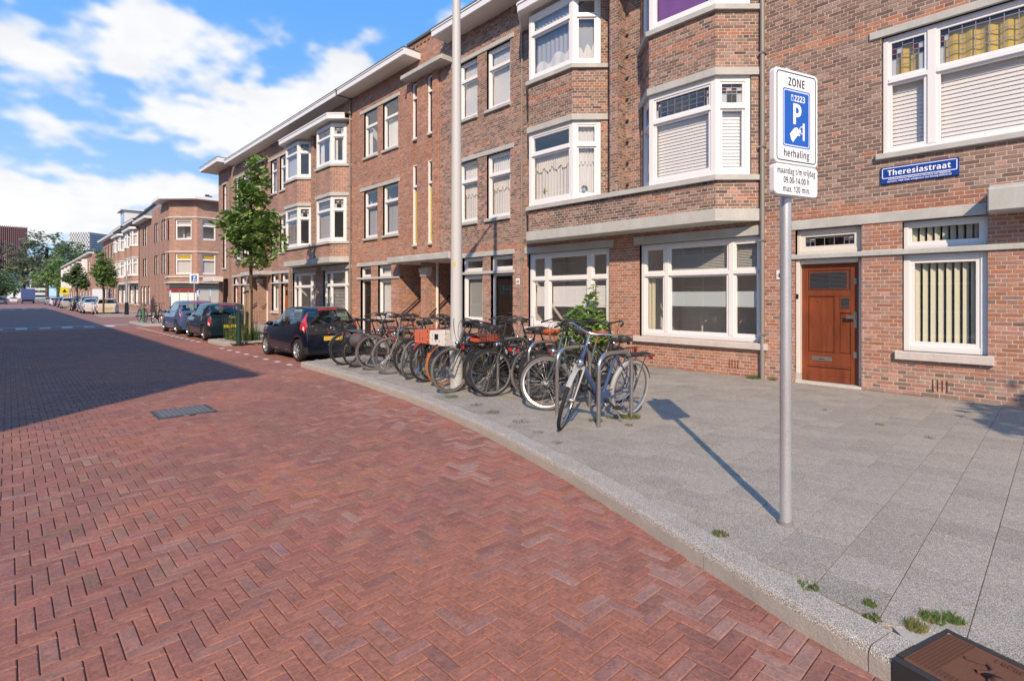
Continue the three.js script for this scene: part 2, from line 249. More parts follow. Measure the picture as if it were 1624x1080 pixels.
// road: bed sheet with clay pavers in herringbone as far as they can be told apart
const roadBed = new MB(); roadBed.quad([-33, RY - 0.012, 14.6], [8, RY - 0.012, 14.6], [8, RY - 0.012, 2.7], [-33, RY - 0.012, 2.7]);
const road = struct(roadBed, 'road', M.bed);
{
  const g = new MB(); g.quad([-420, RY, 15], [-33, RY, 15], [-33, RY, 2.7], [-420, RY, 2.7]); g.quad([-51, RY, 2.7], [-39, RY, 2.7], [-39, RY, -60], [-51, RY, -60]); g.quad([-33, RY - 0.006, 40], [60, RY - 0.006, 40], [60, RY - 0.006, 14.6], [-33, RY - 0.006, 14.6]); g.quad([8, RY - 0.006, 14.6], [60, RY - 0.006, 14.6], [60, RY - 0.006, 2.7], [8, RY - 0.006, 2.7]);
  struct(g, 'road_surface', M.roadFar);
}
const clayTones = [[0.30, 0.125, 0.092], [0.32, 0.142, 0.105], [0.34, 0.145, 0.10], [0.285, 0.13, 0.099], [0.35, 0.145, 0.095], [0.315, 0.155, 0.12], [0.265, 0.122, 0.094], [0.345, 0.195, 0.157]];
const clayMats = clayTones.map(([r, g, b]) => std(C(r * 1.35, g * 1.35, b * 1.35), { map: clayT, bumpMap: grainB, bumpScale: 0.003, roughness: 0.86 }));
function paverGeo(w, d, uo) { // brick with worn, chamfered arrises, top at y = 0
  const g = new MB(), b = 0.0045, x = w / 2, z = d / 2, h = 0.06;
  const T = [[-x + b, 0, z - b], [x - b, 0, z - b], [x - b, 0, -z + b], [-x + b, 0, -z + b]], U = [[-x, -b, z], [x, -b, z], [x, -b, -z], [-x, -b, -z]], L = U.map((q) => [q[0], -h, q[2]]);
  g.quad(...T, [0, 1, 0]); for (let i = 0; i < 4; i++) { const k = (i + 1) % 4; g.quad(U[i], U[k], T[k], T[i]); g.quad(L[i], L[k], U[k], U[i]); }
  for (let i = 0; i < g.t.length; i += 2) { g.t[i] += uo * 0.37; g.t[i + 1] += uo * 0.61; } return g;
}
{
  seed(11);
  const A = 0.0705, G3 = 0.004, list = [];
  const i0 = Math.floor(-33 / A), i1 = Math.ceil(3.6 / A), j0 = Math.floor(2.8 / A), j1 = Math.ceil(14.2 / A);
  for (let i = i0; i <= i1; i++) for (let j = j0; j <= j1; j++) {
    const m = (((i - j) % 6) + 6) % 6; let x, z, w, d;
    if (m === 0) { x = (i + 1.5) * A; z = (j + 0.5) * A; w = 3 * A; d = A; } else if (m === 3) { x = (i + 0.5) * A; z = (j - 0.5) * A; w = A; d = 3 * A; } else continue;
    const kz = kerbZ(x); if (x > -12.1 && z < kz - 0.12) continue; if (x < -18.9 && x > -20.9 && z < 4.9) continue; if (z > 13.9) continue;
    if (x > -8.95 && x < -8.25 && z > 7.8 && z < 8.55) continue; // the manhole
    list.push({ x, z, w: w - G3, d: d - G3 });
  }
  for (const q of list) {
    const patch = fbm(q.x * 0.55, q.z * 0.55, 2, 3), lime = fbm(q.x * 1.3 + 9, q.z * 1.3, 5, 3), dk = kerbZ(q.x);
    let t = Math.floor(rnd() * 3.2); if (patch > 0.54) t = 3 + (rnd() < 0.5 ? 0 : 3); if (patch < 0.42) t = rnd() < 0.6 ? 4 : 2; if (rnd() < 0.16) t = 5; if (rnd() < 0.05) t = 6;
    const nearK = q.z - dk; if (q.x > -12 && nearK < 0.9 && nearK > 0.05 && lime > 0.52 && rnd() < 0.42) t = 7; else if (rnd() < 0.006) t = 7;
    q.t = Math.min(t, 7); q.y = RY + rr(-0.003, 0.002) + 0.006 * (fbm(q.x * 0.9, q.z * 0.9, 8, 2) - 0.5); q.tilt = [rr(-0.014, 0.014), rr(-0.014, 0.014)];
    q.dist = Math.hypot(q.x, q.z - CAMZ); q.see = inFrame(q.x, RY, q.z) && q.dist < 8;
  }
  const single = new Set(list.filter((q) => q.see).sort((a, b) => a.dist - b.dist).slice(0, 300));
  const geos = []; for (let k = 0; k < 4; k++) geos.push([paverGeo(3 * A - G3, A - G3, k).build(), paverGeo(A - G3, 3 * A - G3, k).build()]);
  const rest = new MB(); const proto = [0, 1, 2, 3].map((k) => [paverGeo(3 * A - G3, A - G3, k), paverGeo(A - G3, 3 * A - G3, k)]);
  const e = new THREE.Euler();
  for (const q of list) {
    const ver = q.w > q.d ? 0 : 1, k = Math.floor(rnd() * 4), c = clayTones[q.t].map((v) => v * rr(0.93, 1.07));
    if (single.has(q)) { const b = new THREE.Mesh(geos[k][ver], clayMats[q.t]); b.name = 'brick'; b.position.set(q.x, q.y, q.z); b.rotation.set(q.tilt[0], 0, q.tilt[1]); b.castShadow = b.receiveShadow = true; road.add(b); continue; }
    rest.color(c).mat(new THREE.Matrix4().makeRotationFromEuler(e.set(q.tilt[0], 0, q.tilt[1])).setPosition(q.x, q.y, q.z));
    const P = proto[k][ver], ou = q.x, ov = q.z, n = q.dist > 14 ? 18 : P.p.length / 3; // far pavers need no flanks
    for (let v = 0; v < P.p.length / 3; v++) { if (q.dist > 14 && v >= 6 && P.p[v * 3 + 1] < -0.03) continue; rest.vert(P.p[v * 3], P.p[v * 3 + 1], P.p[v * 3 + 2], P.n[v * 3], P.n[v * 3 + 1], P.n[v * 3 + 2], P.t[v * 2] + ou, P.t[v * 2 + 1] + ov); }
    void n;
  }
  const o = rest.mesh('bricks', M.clayV, road); o.userData.kind = 'stuff';
}
// pavement: 0.3 m slabs of washed aggregate on a base sheet
const paveBase = new MB();
{
  const y = -0.03; const xs = []; for (let x = -12.15; x < 12; x += 0.3) xs.push(x); xs.push(12);
  for (let i = 0; i + 1 < xs.length; i++) paveBase.quad([xs[i], y, kerbZ(xs[i]) - 0.1], [xs[i + 1], y, kerbZ(xs[i + 1]) - 0.1], [xs[i + 1], y, -0.25], [xs[i], y, -0.25]);
  paveBase.quad([-39, y, 3.1], [-12.15, y, 3.1], [-12.15, y, -0.25], [-39, y, -0.25]);
}
const pavement = struct(paveBase, 'pavement', M.bed);
{
  seed(21);
  const T = 0.3, J = 0.0032, list = [];
  for (let i = -131; i < 14; i++) {
    const x0 = i * T, off = (i % 2) ? 0.15 : 0;
    for (let j = -1; j < 27; j++) {
      let z0 = j * T + off, z1 = z0 + T; if (z1 <= 0.0) continue; z0 = Math.max(z0, -0.05);
      let za = z1 - J, zb = z1 - J; const x1 = x0 + T - J;
      const lim = (x) => (x < -12.15 ? (x > -18.8 || x < -20.9 ? 3.0 - 0.0 : 4.9) : x > -0.5 && x < 0.14 ? 6.885 + (x + 0.372) * 0.309 + KW + 0.012 : kerbZ(x)) - KW - 0.012;
      const la = lim(x0 + 0.01), lb = lim(x1 - 0.01); if (Math.max(la, lb) < z0 + 0.03) continue;
      za = Math.min(za, Math.max(la, z0 + 0.01)); zb = Math.min(zb, Math.max(lb, z0 + 0.01));
      if (x0 < -34 && x0 > -39.3 && z0 < 4.7) { za = Math.min(z1 - J, 4.7); zb = za; }
      list.push({ x0, x1, z0: z0 + 0, za, zb, full: za === z1 - J && zb === za && z0 >= 0, cx: x0 + T / 2, cz: (z0 + z1) / 2 });
    }
  }
  for (const q of list) { q.dist = Math.hypot(q.cx, q.cz - CAMZ); q.y = rr(-0.003, 0.001) + 0.012 * (fbm(q.cx * 0.5, q.cz * 0.5, 4, 2) - 0.5); q.tone = rr(0.9, 1.06) * (0.9 + 0.2 * fbm(q.cx * 0.7, q.cz * 0.7, 14, 3)) * (rnd() < 0.06 ? 0.86 : 1); }
  const single = new Set(list.filter((q) => q.full && inFrame(q.cx, 0, q.cz)).sort((a, b) => a.dist - b.dist).slice(0, 300));
  const rest = new MB();
  const slabOf = (g, w, za, zb, h = 0.05) => { const b = 0.0015; g.quad([b, 0, za - b], [w - b, 0, zb - b], [w - b, 0, b], [b, 0, b]); g.quad([0, -b, za], [w, -b, zb], [w - b, 0, zb - b], [b, 0, za - b]); g.quad([w, -b, 0], [0, -b, 0], [b, 0, b], [w - b, 0, b]); g.quad([0, -b, 0], [0, -b, za], [b, 0, za - b], [b, 0, b]); g.quad([w, -b, zb], [w, -b, 0], [w - b, 0, b], [w - b, 0, zb - b]); g.quad([0, -h, za], [w, -h, zb], [w, -b, zb], [0, -b, za]); g.quad([w, -h, 0], [0, -h, 0], [0, -b, 0], [w, -b, 0]); g.quad([0, -h, 0], [0, -h, za], [0, -b, za], [0, -b, 0]); g.quad([w, -h, zb], [w, -h, 0], [w, -b, 0], [w, -b, zb]); };
  const tones = [0.92, 0.97, 1.0, 1.04], mats = tones.map((t) => { const m = M.agg.clone(); m.color = M.agg.color.clone().multiplyScalar(t); return m; });
  const geos = [0, 1, 2, 3, 4].map((k) => { const g = new MB(); slabOf(g, T - J, T - J, T - J); for (let i = 0; i < g.t.length; i += 2) { g.t[i] += k * 0.23; g.t[i + 1] += k * 0.41; } return g.build(); });
  for (const q of list) {
    if (single.has(q)) { const k = q.tone < 0.95 ? 0 : q.tone < 0.985 ? 1 : q.tone < 1.02 ? 2 : 3; const o = new THREE.Mesh(geos[Math.floor(rnd() * 5)], mats[k]); o.name = 'paving_slab'; o.position.set(q.x0, q.y, q.z0); o.rotation.set(rr(-0.006, 0.006), 0, rr(-0.006, 0.006)); o.castShadow = o.receiveShadow = true; pavement.add(o); continue; }
    rest.color([q.tone, q.tone, q.tone * 0.99]).at(q.x0, q.y, q.z0); const n0 = rest.t.length; slabOf(rest, q.x1 - q.x0, q.za - q.z0, q.zb - q.z0); for (let i = n0; i < rest.t.length; i += 2) { rest.t[i] += q.x0; rest.t[i + 1] += q.z0; }
  }
  const am = M.agg.clone(); am.vertexColors = true; const o = rest.mesh('paving_slabs', am, pavement); o.userData.kind = 'stuff';
}
{ // kerb stones, about 0.9 m each, rounded nose
  const pts = []; let acc = 0; const fine = [];
  for (let i = 0; i + 1 < KERB.length; i++) { const [a, b] = [KERB[i], KERB[i + 1]], n = Math.max(2, Math.ceil(Math.hypot(b[0] - a[0], b[1] - a[1]) / 0.1)); for (let k = 0; k < n; k++) fine.push([lerp(a[0], b[0], k / n), lerp(a[1], b[1], k / n)]); }
  const stone = (arr, name = 'kerb_stone', par = null) => {
    const g = new MB(), fc = new MB(), w = KW, r = 0.032, prof = [[0, -0.3], [0, -r - 0.008], [r * 0.3, -r * 0.3 - 0.008], [r, -0.006], [w - 0.008, 0.004], [w, -0.004], [w, -0.3]];
    const nrm = arr.map((q, i) => { const a = arr[Math.max(0, i - 1)], b = arr[Math.min(arr.length - 1, i + 1)]; const dx = b[0] - a[0], dz = b[1] - a[1], l = Math.hypot(dx, dz); return [dz / l, -dx / l]; });
    const P = (i, k) => [arr[i][0] + nrm[i][0] * prof[k][0], prof[k][1], arr[i][1] + nrm[i][1] * prof[k][0]];
    for (let i = 0; i + 1 < arr.length; i++) for (let k = 0; k + 1 < prof.length; k++) (k === 0 ? fc : g).quad(P(i, k), P(i + 1, k), P(i + 1, k + 1), P(i, k + 1));
    for (const i of [0, arr.length - 1]) for (let k = 1; k + 1 < prof.length; k++) g.tri(P(i, 0), P(i, k), P(i, k + 1));
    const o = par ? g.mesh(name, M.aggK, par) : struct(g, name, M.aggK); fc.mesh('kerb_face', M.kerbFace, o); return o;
  };
  let cur = [fine[0]]; const kerb = stone(fine.slice(0, 3), 'kerb');
  cur = [fine[2]];
  for (let i = 3; i < fine.length; i++) {
    const d = Math.hypot(fine[i][0] - fine[i - 1][0], fine[i][1] - fine[i - 1][1]); acc += d; cur.push(fine[i]);
    const atGully = fine[i][0] > -0.506 && fine[i][0] < 0.02;
    if (acc > 0.92 || i === fine.length - 1 || (atGully && fine[i - 1][0] <= -0.506)) {
      const L = cur.length, mid = cur[Math.floor(L / 2)][0];
      if (!(mid > -0.504 && mid < 0.06)) { const a = cur.slice(); const s = 0.006; const p0 = a[0], p1 = a[1]; const dl = Math.hypot(p1[0] - p0[0], p1[1] - p0[1]); a[0] = [p0[0] + (p1[0] - p0[0]) * s / dl, p0[1] + (p1[1] - p0[1]) * s / dl]; stone(a, 'kerb_stone', kerb); }
      cur = [fine[i]]; acc = 0;
    } else if (fine[i][0] > 0.0 && fine[i - 1][0] <= 0.0) { cur = [fine[i]]; acc = 0; }
  }
  // straight kerbs of the parking bays and bulb-outs down the street
  const k2 = (x0, z0, x1, z1) => { const n = Math.max(1, Math.round(Math.hypot(x1 - x0, z1 - z0) / 1)); for (let i = 0; i < n; i++) { const a = [lerp(x0, x1, i / n), lerp(z0, z1, i / n)], b = [lerp(x0, x1, (i + 1) / n), lerp(z0, z1, (i + 1) / n)]; const l = Math.hypot(b[0] - a[0], b[1] - a[1]), q = 0.004 / l; stone([[lerp(a[0], b[0], q), lerp(a[1], b[1], q)], [lerp(b[0], a[0], q), lerp(b[1], a[1], q)]], 'kerb_stone', kerb); } };
  k2(-12.6, 3.1, -12.15, 5.06); k2(-18.7, 3.0, -12.7, 3.0); k2(-19.0, 4.9, -18.75, 3.05); k2(-20.8, 4.9, -19.05, 4.9); k2(-21.0, 3.05, -20.85, 4.85); k2(-33.8, 3.0, -21.05, 3.0); k2(-34.4, 4.7, -33.85, 3.05); k2(-39, 4.7, -34.45, 4.7); k2(-39.2, 0, -39.2, 4.6);
}
{ // pavement beyond the side street, parking bays and far pavement
  const g = new MB(); g.quad([-400, -0.01, 2.6], [-51, -0.01, 2.6], [-51, -0.01, -0.5], [-400, -0.01, -0.5]); g.box(-57, -0.25, 2.6, -51.3, -0.01, 4.7, 'd'); g.box(-89, -0.25, 2.6, -87, -0.01, 4.5, 'd'); g.quad([-51, -0.012, -0.5], [-50.2, -0.012, -0.5], [-50.2, -0.012, -40], [-51, -0.012, -40]); g.quad([-39, -0.01, -0.25], [-37.9, -0.01, -0.25], [-37.9, -0.01, -40], [-39, -0.01, -40]);
  struct(g, 'far_pavement', M.agg);
  const s = new MB(); s.box(-38.9, -0.3, 3.05, -34.4, -0.008, 4.55, 'd'); struct(s, 'pavement_corner', M.agg);
}
{ // white stones that mark the parking bay, and the speed hump's block markings
  const m = new MB(); for (let i = 0; i < 9; i++) { const x = -12.6 - i * 0.78; if (x < -18.8) break; m.box(x - 0.2, RY - 0.05, 5.1, x, RY + 0.004, 5.2, 'd'); } for (let i = 0; i < 16; i++) { const x = -21.2 - i * 0.8; m.box(x - 0.24, RY - 0.05, 5.02, x, RY + 0.004, 5.14, 'd'); }
  struct(m, 'parking_markings', M.paint);
  const h = new MB(); const row = (x, z0, z1, n, w, d) => { for (let i = 0; i < n; i++) { const z = lerp(z0, z1, i / (n - 1)); const L = i % 2 ? d * 0.55 : d; h.box(x - L, RY - 0.02, z - w / 2, x, RY + 0.006, z + w / 2, 'd'); } }; row(-35.3, 6.0, 13, 9, 0.42, 1.2); row(-90, 6.2, 13, 7, 0.45, 2.2); h.box(-37.2, RY - 0.02, 5.0, -37.05, RY + 0.006, 13.4, 'd');
  struct(h, 'hump_markings', M.paint);
}
{ // pale cement splashes and gum trodden on the slabs
  seed(31); const g = new MB(); for (const [x, z, r] of [[-1.0, 6.55, 0.012], [-0.98, 6.62, 0.01], [-2.9, 5.2, 0.012], [-1.9, 4.6, 0.015], [-2.4, 3.6, 0.012], [-1.2, 4.4, 0.012], [-3.0, 6.0, 0.02], [-1.9, 5.7, 0.012], [-0.9, 5.6, 0.01], [-1.6, 3.1, 0.015], [-5.4, 2.4, 0.015], [-4.6, 1.9, 0.015], [-6.2, 2.2, 0.015]]) { const n = 14, p = []; for (let i = 0; i < n; i++) { const a = i / n * Math.PI * 2, q = r * rr(0.65, 1.15); p.push([x + Math.cos(a) * q, 0.005, z + Math.sin(a) * q * 0.8]); } for (let i = 0; i < n; i++) g.tri([x, 0.0055, z], p[(i + 1) % n], p[i]); }
  const o = g.mesh('cement_spots', std(C(0.46, 0.44, 0.40), { map: stoneT }), pavement); o.userData.kind = 'stuff';
}
{ const g = new MB(); g.prism([[-0.66, 6.92], [-0.47, 7.14], [-0.42, 7.12], [-0.34, 6.87]], -0.06, -0.005); g.mesh('mortar_fillet', M.kerbFace, pavement); }

// ---------------------------------------------------------------- brickwork
const COURSE = 0.0605, BL = 0.212, BJ = 0.0125;
const tonesW = { brown: [[0.265, 0.172, 0.132], [0.225, 0.152, 0.12], [0.31, 0.205, 0.16], [0.19, 0.125, 0.10], [0.36, 0.255, 0.205]], red: [[0.42, 0.17, 0.095], [0.46, 0.20, 0.115], [0.38, 0.175, 0.11], [0.45, 0.225, 0.14], [0.36, 0.16, 0.10]], pink: [[0.43, 0.235, 0.175], [0.39, 0.21, 0.16], [0.47, 0.26, 0.195], [0.35, 0.19, 0.145], [0.42, 0.20, 0.14]], dark: [[0.12, 0.092, 0.085], [0.16, 0.112, 0.10], [0.20, 0.13, 0.11], [0.10, 0.085, 0.082], [0.23, 0.145, 0.12]] };
const tonePool = Object.values(tonesW).flat();
const brickMats = tonePool.map(([r, g, b]) => std(C(r * 1.25, g * 1.25, b * 1.25), { map: grainT, bumpMap: grainB, bumpScale: 0.003, roughness: 0.92 }));
const toneIndex = (fam) => Object.keys(tonesW).indexOf(fam) * 5 + Math.floor(rnd() * 5);
function cut(rects, o) { // subtract rectangle o from each rectangle
  const out = []; for (const r of rects) { const [a, b, c, d] = r; if (o[0] >= c || o[2] <= a || o[1] >= d || o[3] <= b) { out.push(r); continue; } if (o[0] > a) out.push([a, b, o[0], d]); if (o[2] < c) out.push([o[2], b, c, d]); const x0 = Math.max(a, o[0]), x1 = Math.min(c, o[2]); if (o[1] > b) out.push([x0, b, x1, o[1]]); if (o[3] < d) out.push([x0, o[3], x1, d]); } return out.filter((r) => r[2] - r[0] > 0.012 && r[3] - r[1] > 0.012);
}
class Walls {
  constructor(xL, real, toneFn) { this.xL = xL; this.real = real; this.mb = new MB(); this.list = []; this.tone = toneFn; }
  panel(ox, oz, ry, s0, s1, t0, t1, holes = [], reveal = 0.2) { // wall face; bricks stand 5 mm proud of the mortar
    const R = this.real, z = R ? -0.005 : 0; this.mb.at(ox, 0, oz, ry);
    const ss = [...new Set([s0, s1, ...holes.flatMap((h) => [h[0], h[2]])])].filter((v) => v >= s0 && v <= s1).sort((a, b) => a - b), ts = [...new Set([t0, t1, ...holes.flatMap((h) => [h[1], h[3]])])].filter((v) => v >= t0 && v <= t1).sort((a, b) => a - b);
    for (let i = 0; i + 1 < ss.length; i++) for (let j = 0; j + 1 < ts.length; j++) { const cx = (ss[i] + ss[i + 1]) / 2, cy = (ts[j] + ts[j + 1]) / 2; if (holes.some((h) => cx > h[0] && cx < h[2] && cy > h[1] && cy < h[3])) continue; this.mb.quad([ss[i], ts[j], z], [ss[i + 1], ts[j], z], [ss[i + 1], ts[j + 1], z], [ss[i], ts[j + 1], z]); }
    for (const [a, b, c, d, open] of holes) { const q = z - reveal; if (!reveal || open) continue; this.mb.quad([a, b, q], [a, b, z], [a, d, z], [a, d, q], [1, 0, 0]); this.mb.quad([c, b, z], [c, b, q], [c, d, q], [c, d, z], [-1, 0, 0]); this.mb.quad([a, d, z], [c, d, z], [c, d, q], [a, d, q], [0, -1, 0]); this.mb.quad([a, b, q], [c, b, q], [c, b, z], [a, b, z], [0, 1, 0]); }
    this.mb.home(); if (!R) return this;
    const m = new THREE.Matrix4().makeRotationY(ry).setPosition(ox, 0, oz);
    const k0 = Math.floor(t0 / COURSE), k1 = Math.ceil(t1 / COURSE);
    for (let k = k0; k < k1; k++) {
      const head = ((k % 2) + 2) % 2 === 1, pitch = head ? (BL + BJ) / 2 : BL + BJ, sh = head ? -pitch / 2 : (((k % 4) + 4) % 4 === 0 ? 0 : pitch / 2);
      const b0 = Math.max(t0, k * COURSE + BJ / 2), b1 = Math.min(t1, (k + 1) * COURSE - BJ / 2); if (b1 - b0 < 0.012) continue;
      for (let i = Math.floor((s0 - sh) / pitch) - 1; i * pitch + sh < s1; i++) {
        const a0 = i * pitch + sh + BJ / 2 + rr(-0.0015, 0.0015), a1 = (i + 1) * pitch + sh - BJ / 2 + rr(-0.0015, 0.0015); let rs = [[Math.max(a0, s0), b0, Math.min(a1, s1), b1]]; if (rs[0][2] - rs[0][0] < 0.012) continue;
        for (const h of holes) rs = cut(rs, h);
        for (const q of rs) { const cx = (q[0] + q[2]) / 2, cy = (q[1] + q[3]) / 2; const w = V3(cx, cy, 0).applyMatrix4(m); const wx = w.x + this.xL; this.list.push({ q, m, ry, wx, wy: w.y, wz: w.z, lx: w.x, whole: rs.length === 1 && q[2] - q[0] > pitch - BJ - 0.006 && b1 - b0 > COURSE - BJ - 0.001, head, tone: this.tone(wx, w.y, w.z), out: rr(-0.0012, 0.0018) }); }
      }
    }
    return this;
  }
  finish(g) {
    const wall = this.mb.mesh('wall', this.real ? M.mortar : M.wallFar, g); if (!this.real) return wall;
    const cand = this.list.filter((b) => b.whole && inFrame(b.wx, b.wy, b.wz)); for (const b of cand) { b.d = Math.hypot(b.wx, b.wy - CAMY, b.wz - CAMZ) * (b.head ? 1.3 : 1); } cand.sort((a, b) => a.d - b.d);
    const single = new Set(cand.slice(0, 300)), rest = new MB();
    const unit = (w, uo) => { const u = new MB(), x = w / 2, y = (COURSE - BJ) / 2, e = 0.002, Z = 0.0; u.quad([-x + e, -y + e, Z], [x - e, -y + e, Z], [x - e, y - e, Z], [-x + e, y - e, Z]); const F = [[-x + e, -y + e, Z], [x - e, -y + e, Z], [x - e, y - e, Z], [-x + e, y - e, Z]], K = [[-x, -y, -0.02], [x, -y, -0.02], [x, y, -0.02], [-x, y, -0.02]]; for (let i = 0; i < 4; i++) { const k = (i + 1) % 4; u.quad(K[i], K[k], F[k], F[i]); } for (let i = 0; i < u.t.length; i += 2) { u.t[i] += uo * 0.31; u.t[i + 1] += uo * 0.17; } return u.build(); };
    if (!Walls.units) Walls.units = [0, 1, 2, 3].map((k) => [unit(BL, k), unit((BL + BJ) / 2 - BJ, k)]);
    for (const b of this.list) {
      const [a0, b0, a1, b1] = b.q;
      if (single.has(b)) { const o = new THREE.Mesh(Walls.units[Math.floor(rnd() * 4)][b.head ? 1 : 0], brickMats[b.tone]); o.name = 'brick'; o.position.set(b.lx, b.wy, b.wz + 0); o.rotation.y = b.ry; o.translateZ(b.out); o.castShadow = o.receiveShadow = true; wall.add(o); continue; }
      const f = rr(0.9, 1.1) * (0.82 + 0.36 * fbm(b.wx * 0.8 + 40, b.wy * 0.9, b.wz, 3)); rest.color(tonePool[b.tone].map((v) => v * f)).mat(b.m); const z = b.out, e = 0.0015, k = -0.012;
      const F = [[a0 + e, b0 + e, z], [a1 - e, b0 + e, z], [a1 - e, b1 - e, z], [a0 + e, b1 - e, z]], K = [[a0, b0, k], [a1, b0, k], [a1, b1, k], [a0, b1, k]];
      rest.quad(...F, [0, 0, 1]); for (let i = 0; i < 4; i++) { const j = (i + 1) % 4; rest.quad(K[i], K[j], F[j], F[i]); }
    }
    const o = rest.mesh('bricks', M.brickV, wall); o.userData.kind = 'stuff'; return wall;
  }
}

// ---------------------------------------------------------------- windows
const wave = (x0, x1, y0, y1, z, amp, pitch, bottom) => { const g = new MB(), n = Math.max(8, Math.round((x1 - x0) / pitch * 6)); for (let i = 0; i < n; i++) { const xa = lerp(x0, x1, i / n), xb = lerp(x0, x1, (i + 1) / n); const f = (x) => z + amp * Math.sin(x / pitch * Math.PI * 2) + amp * 0.4 * Math.sin(x / pitch * 7.1 + 1); const ya = bottom ? bottom((xa - x0) / (x1 - x0)) : y0, yb = bottom ? bottom((xb - x0) / (x1 - x0)) : y0; g.quad([xa, ya, f(xa)], [xb, yb, f(xb)], [xb, y1, f(xb)], [xa, y1, f(xa)]); } return g; };
const slats = (x0, x1, y0, y1, z, pitch, tilt = 0.6) => { const g = new MB(); for (let y = y0 + pitch / 2; y < y1; y += pitch) { const d = pitch * 0.56, dy = d * Math.sin(tilt), dz = d * Math.cos(tilt); g.quad([x0, y - dy, z + dz], [x1, y - dy, z + dz], [x1, y + dy, z - dz], [x0, y + dy, z - dz]); } return g; };
function fillLight(wm, L, kind, z) { // what hangs behind one light; L = [x0,y0,x1,y1]
  const [x0, y0, x1, y1] = L, w = x1 - x0, h = y1 - y0; if (!kind) return;
  const add = (mb, n, m) => { const o = mb.mesh(n, m, wm); return o; };
  if (kind === 'sheer') add(wave(x0, x1, y0, y1, z, 0.012, 0.09), 'curtain', M.clothWhite);
  else if (kind === 'sheerGrey') add(wave(x0, x1, y0, y1, z, 0.012, 0.11), 'curtain', M.clothGrey);
  else if (kind === 'yellow') add(wave(x0 - 0.03, x1 + 0.03, y0 - 0.04, y1 + 0.07, z + 0.045, 0.012, 0.2), 'curtain', M.clothYellow);
  else if (kind === 'purple') add(wave(x0, x1, y0, y1, z, 0.006, 0.4), 'curtain', M.clothPurple);
  else if (kind === 'drapes') { add(wave(x0, x0 + w * 0.3, y0, y1, z, 0.015, 0.08), 'curtain', M.clothWhite); add(wave(x1 - w * 0.26, x1, y0, y1, z, 0.015, 0.08), 'curtain', M.clothWhite); }
  else if (kind === 'drape') add(wave(x0, x0 + w * 0.36, y0, y1, z, 0.018, 0.09), 'curtain', M.clothCream);
  else if (kind === 'lace') { add(wave(x0, x1, y0, y1, z - 0.03, 0.014, 0.10), 'curtain', M.clothWhite); add(wave(x0, x1, y1 - h * 0.3, y1, z, 0.012, 0.07, (t) => y1 - h * (0.26 + 0.1 * Math.abs(Math.sin(t * 14)))), 'valance', M.clothWhite); }
  else if (kind === 'ruffle') { add(wave(x0, x1, y0, y1, z - 0.05, 0.01, 0.14), 'curtain', M.clothGrey); const top = (t) => 0.12 + 0.2 * Math.abs(Math.sin(t * 7 + 0.6)) + 0.16 * t; const g = new MB(), n = 26; for (let i = 0; i < n; i++) { const a = i / n, b = (i + 1) / n; g.quad([x0 + w * a, y0, z + 0.01 * Math.sin(i)], [x0 + w * b, y0, z + 0.01 * Math.sin(i + 1)], [x0 + w * b, y0 + h * top(b), z + 0.01 * Math.sin(i + 1)], [x0 + w * a, y0 + h * top(a), z + 0.01 * Math.sin(i)]); } add(g, 'curtain', M.clothWhite); }
  else if (kind === 'venetian') add(slats(x0, x1, y0, y1, z, 0.03, 0.75), 'blind', M.blindGrey);
  else if (kind === 'venetianWhite') add(slats(x0, x1, y0, y1, z, 0.034, 1.25), 'blind', M.blind);
  else if (kind === 'wide') add(slats(x0, x1, y0, y1, z, 0.062, 1.32), 'blind', M.blind);
  else if (kind === 'shutter') add(slats(x0, x1, y0, y1, z, 0.06, 0.35), 'blind', M.blind);
  else if (kind === 'pleat') add(slats(x0, x1, y0 + h * 0.38, y0 + h * 0.86, z, 0.03, 1.3), 'blind', M.blind);
  else if (kind === 'vertical') { const n = Math.round(w / 0.095); for (let i = 0; i < n; i++) { const c = x0 + (i + 0.5) * w / n, g = new MB(), a = 0.7; g.quad([c - 0.04 * Math.cos(a), y0, z + 0.04 * Math.sin(a)], [c + 0.04 * Math.cos(a), y0, z - 0.04 * Math.sin(a)], [c + 0.04 * Math.cos(a), y1, z - 0.04 * Math.sin(a)], [c - 0.04 * Math.cos(a), y1, z + 0.04 * Math.sin(a)]); add(g, 'blind_slat', M.blindCream); } }
  else if (kind === 'film') { const g = new MB(); g.quad([x0, y0 + h * 0.46, z + 0.08], [x1, y0 + h * 0.46, z + 0.08], [x1, y0 + h * 0.72, z + 0.08], [x0, y0 + h * 0.72, z + 0.08]); add(g, 'frosted_film', M.frosted); }
  else if (kind === 'grey') { const g = new MB(); g.quad([x0, y0, z], [x1, y0, z], [x1, y1, z], [x0, y1, z]); add(g, 'blind', M.blindGrey); }
}
const stainMats = [std(C(0.02, 0.025, 0.05), { roughness: 0.1 }), std(C(0.10, 0.02, 0.02), { roughness: 0.1 }), std(C(0.45, 0.50, 0.52), { roughness: 0.2 })];
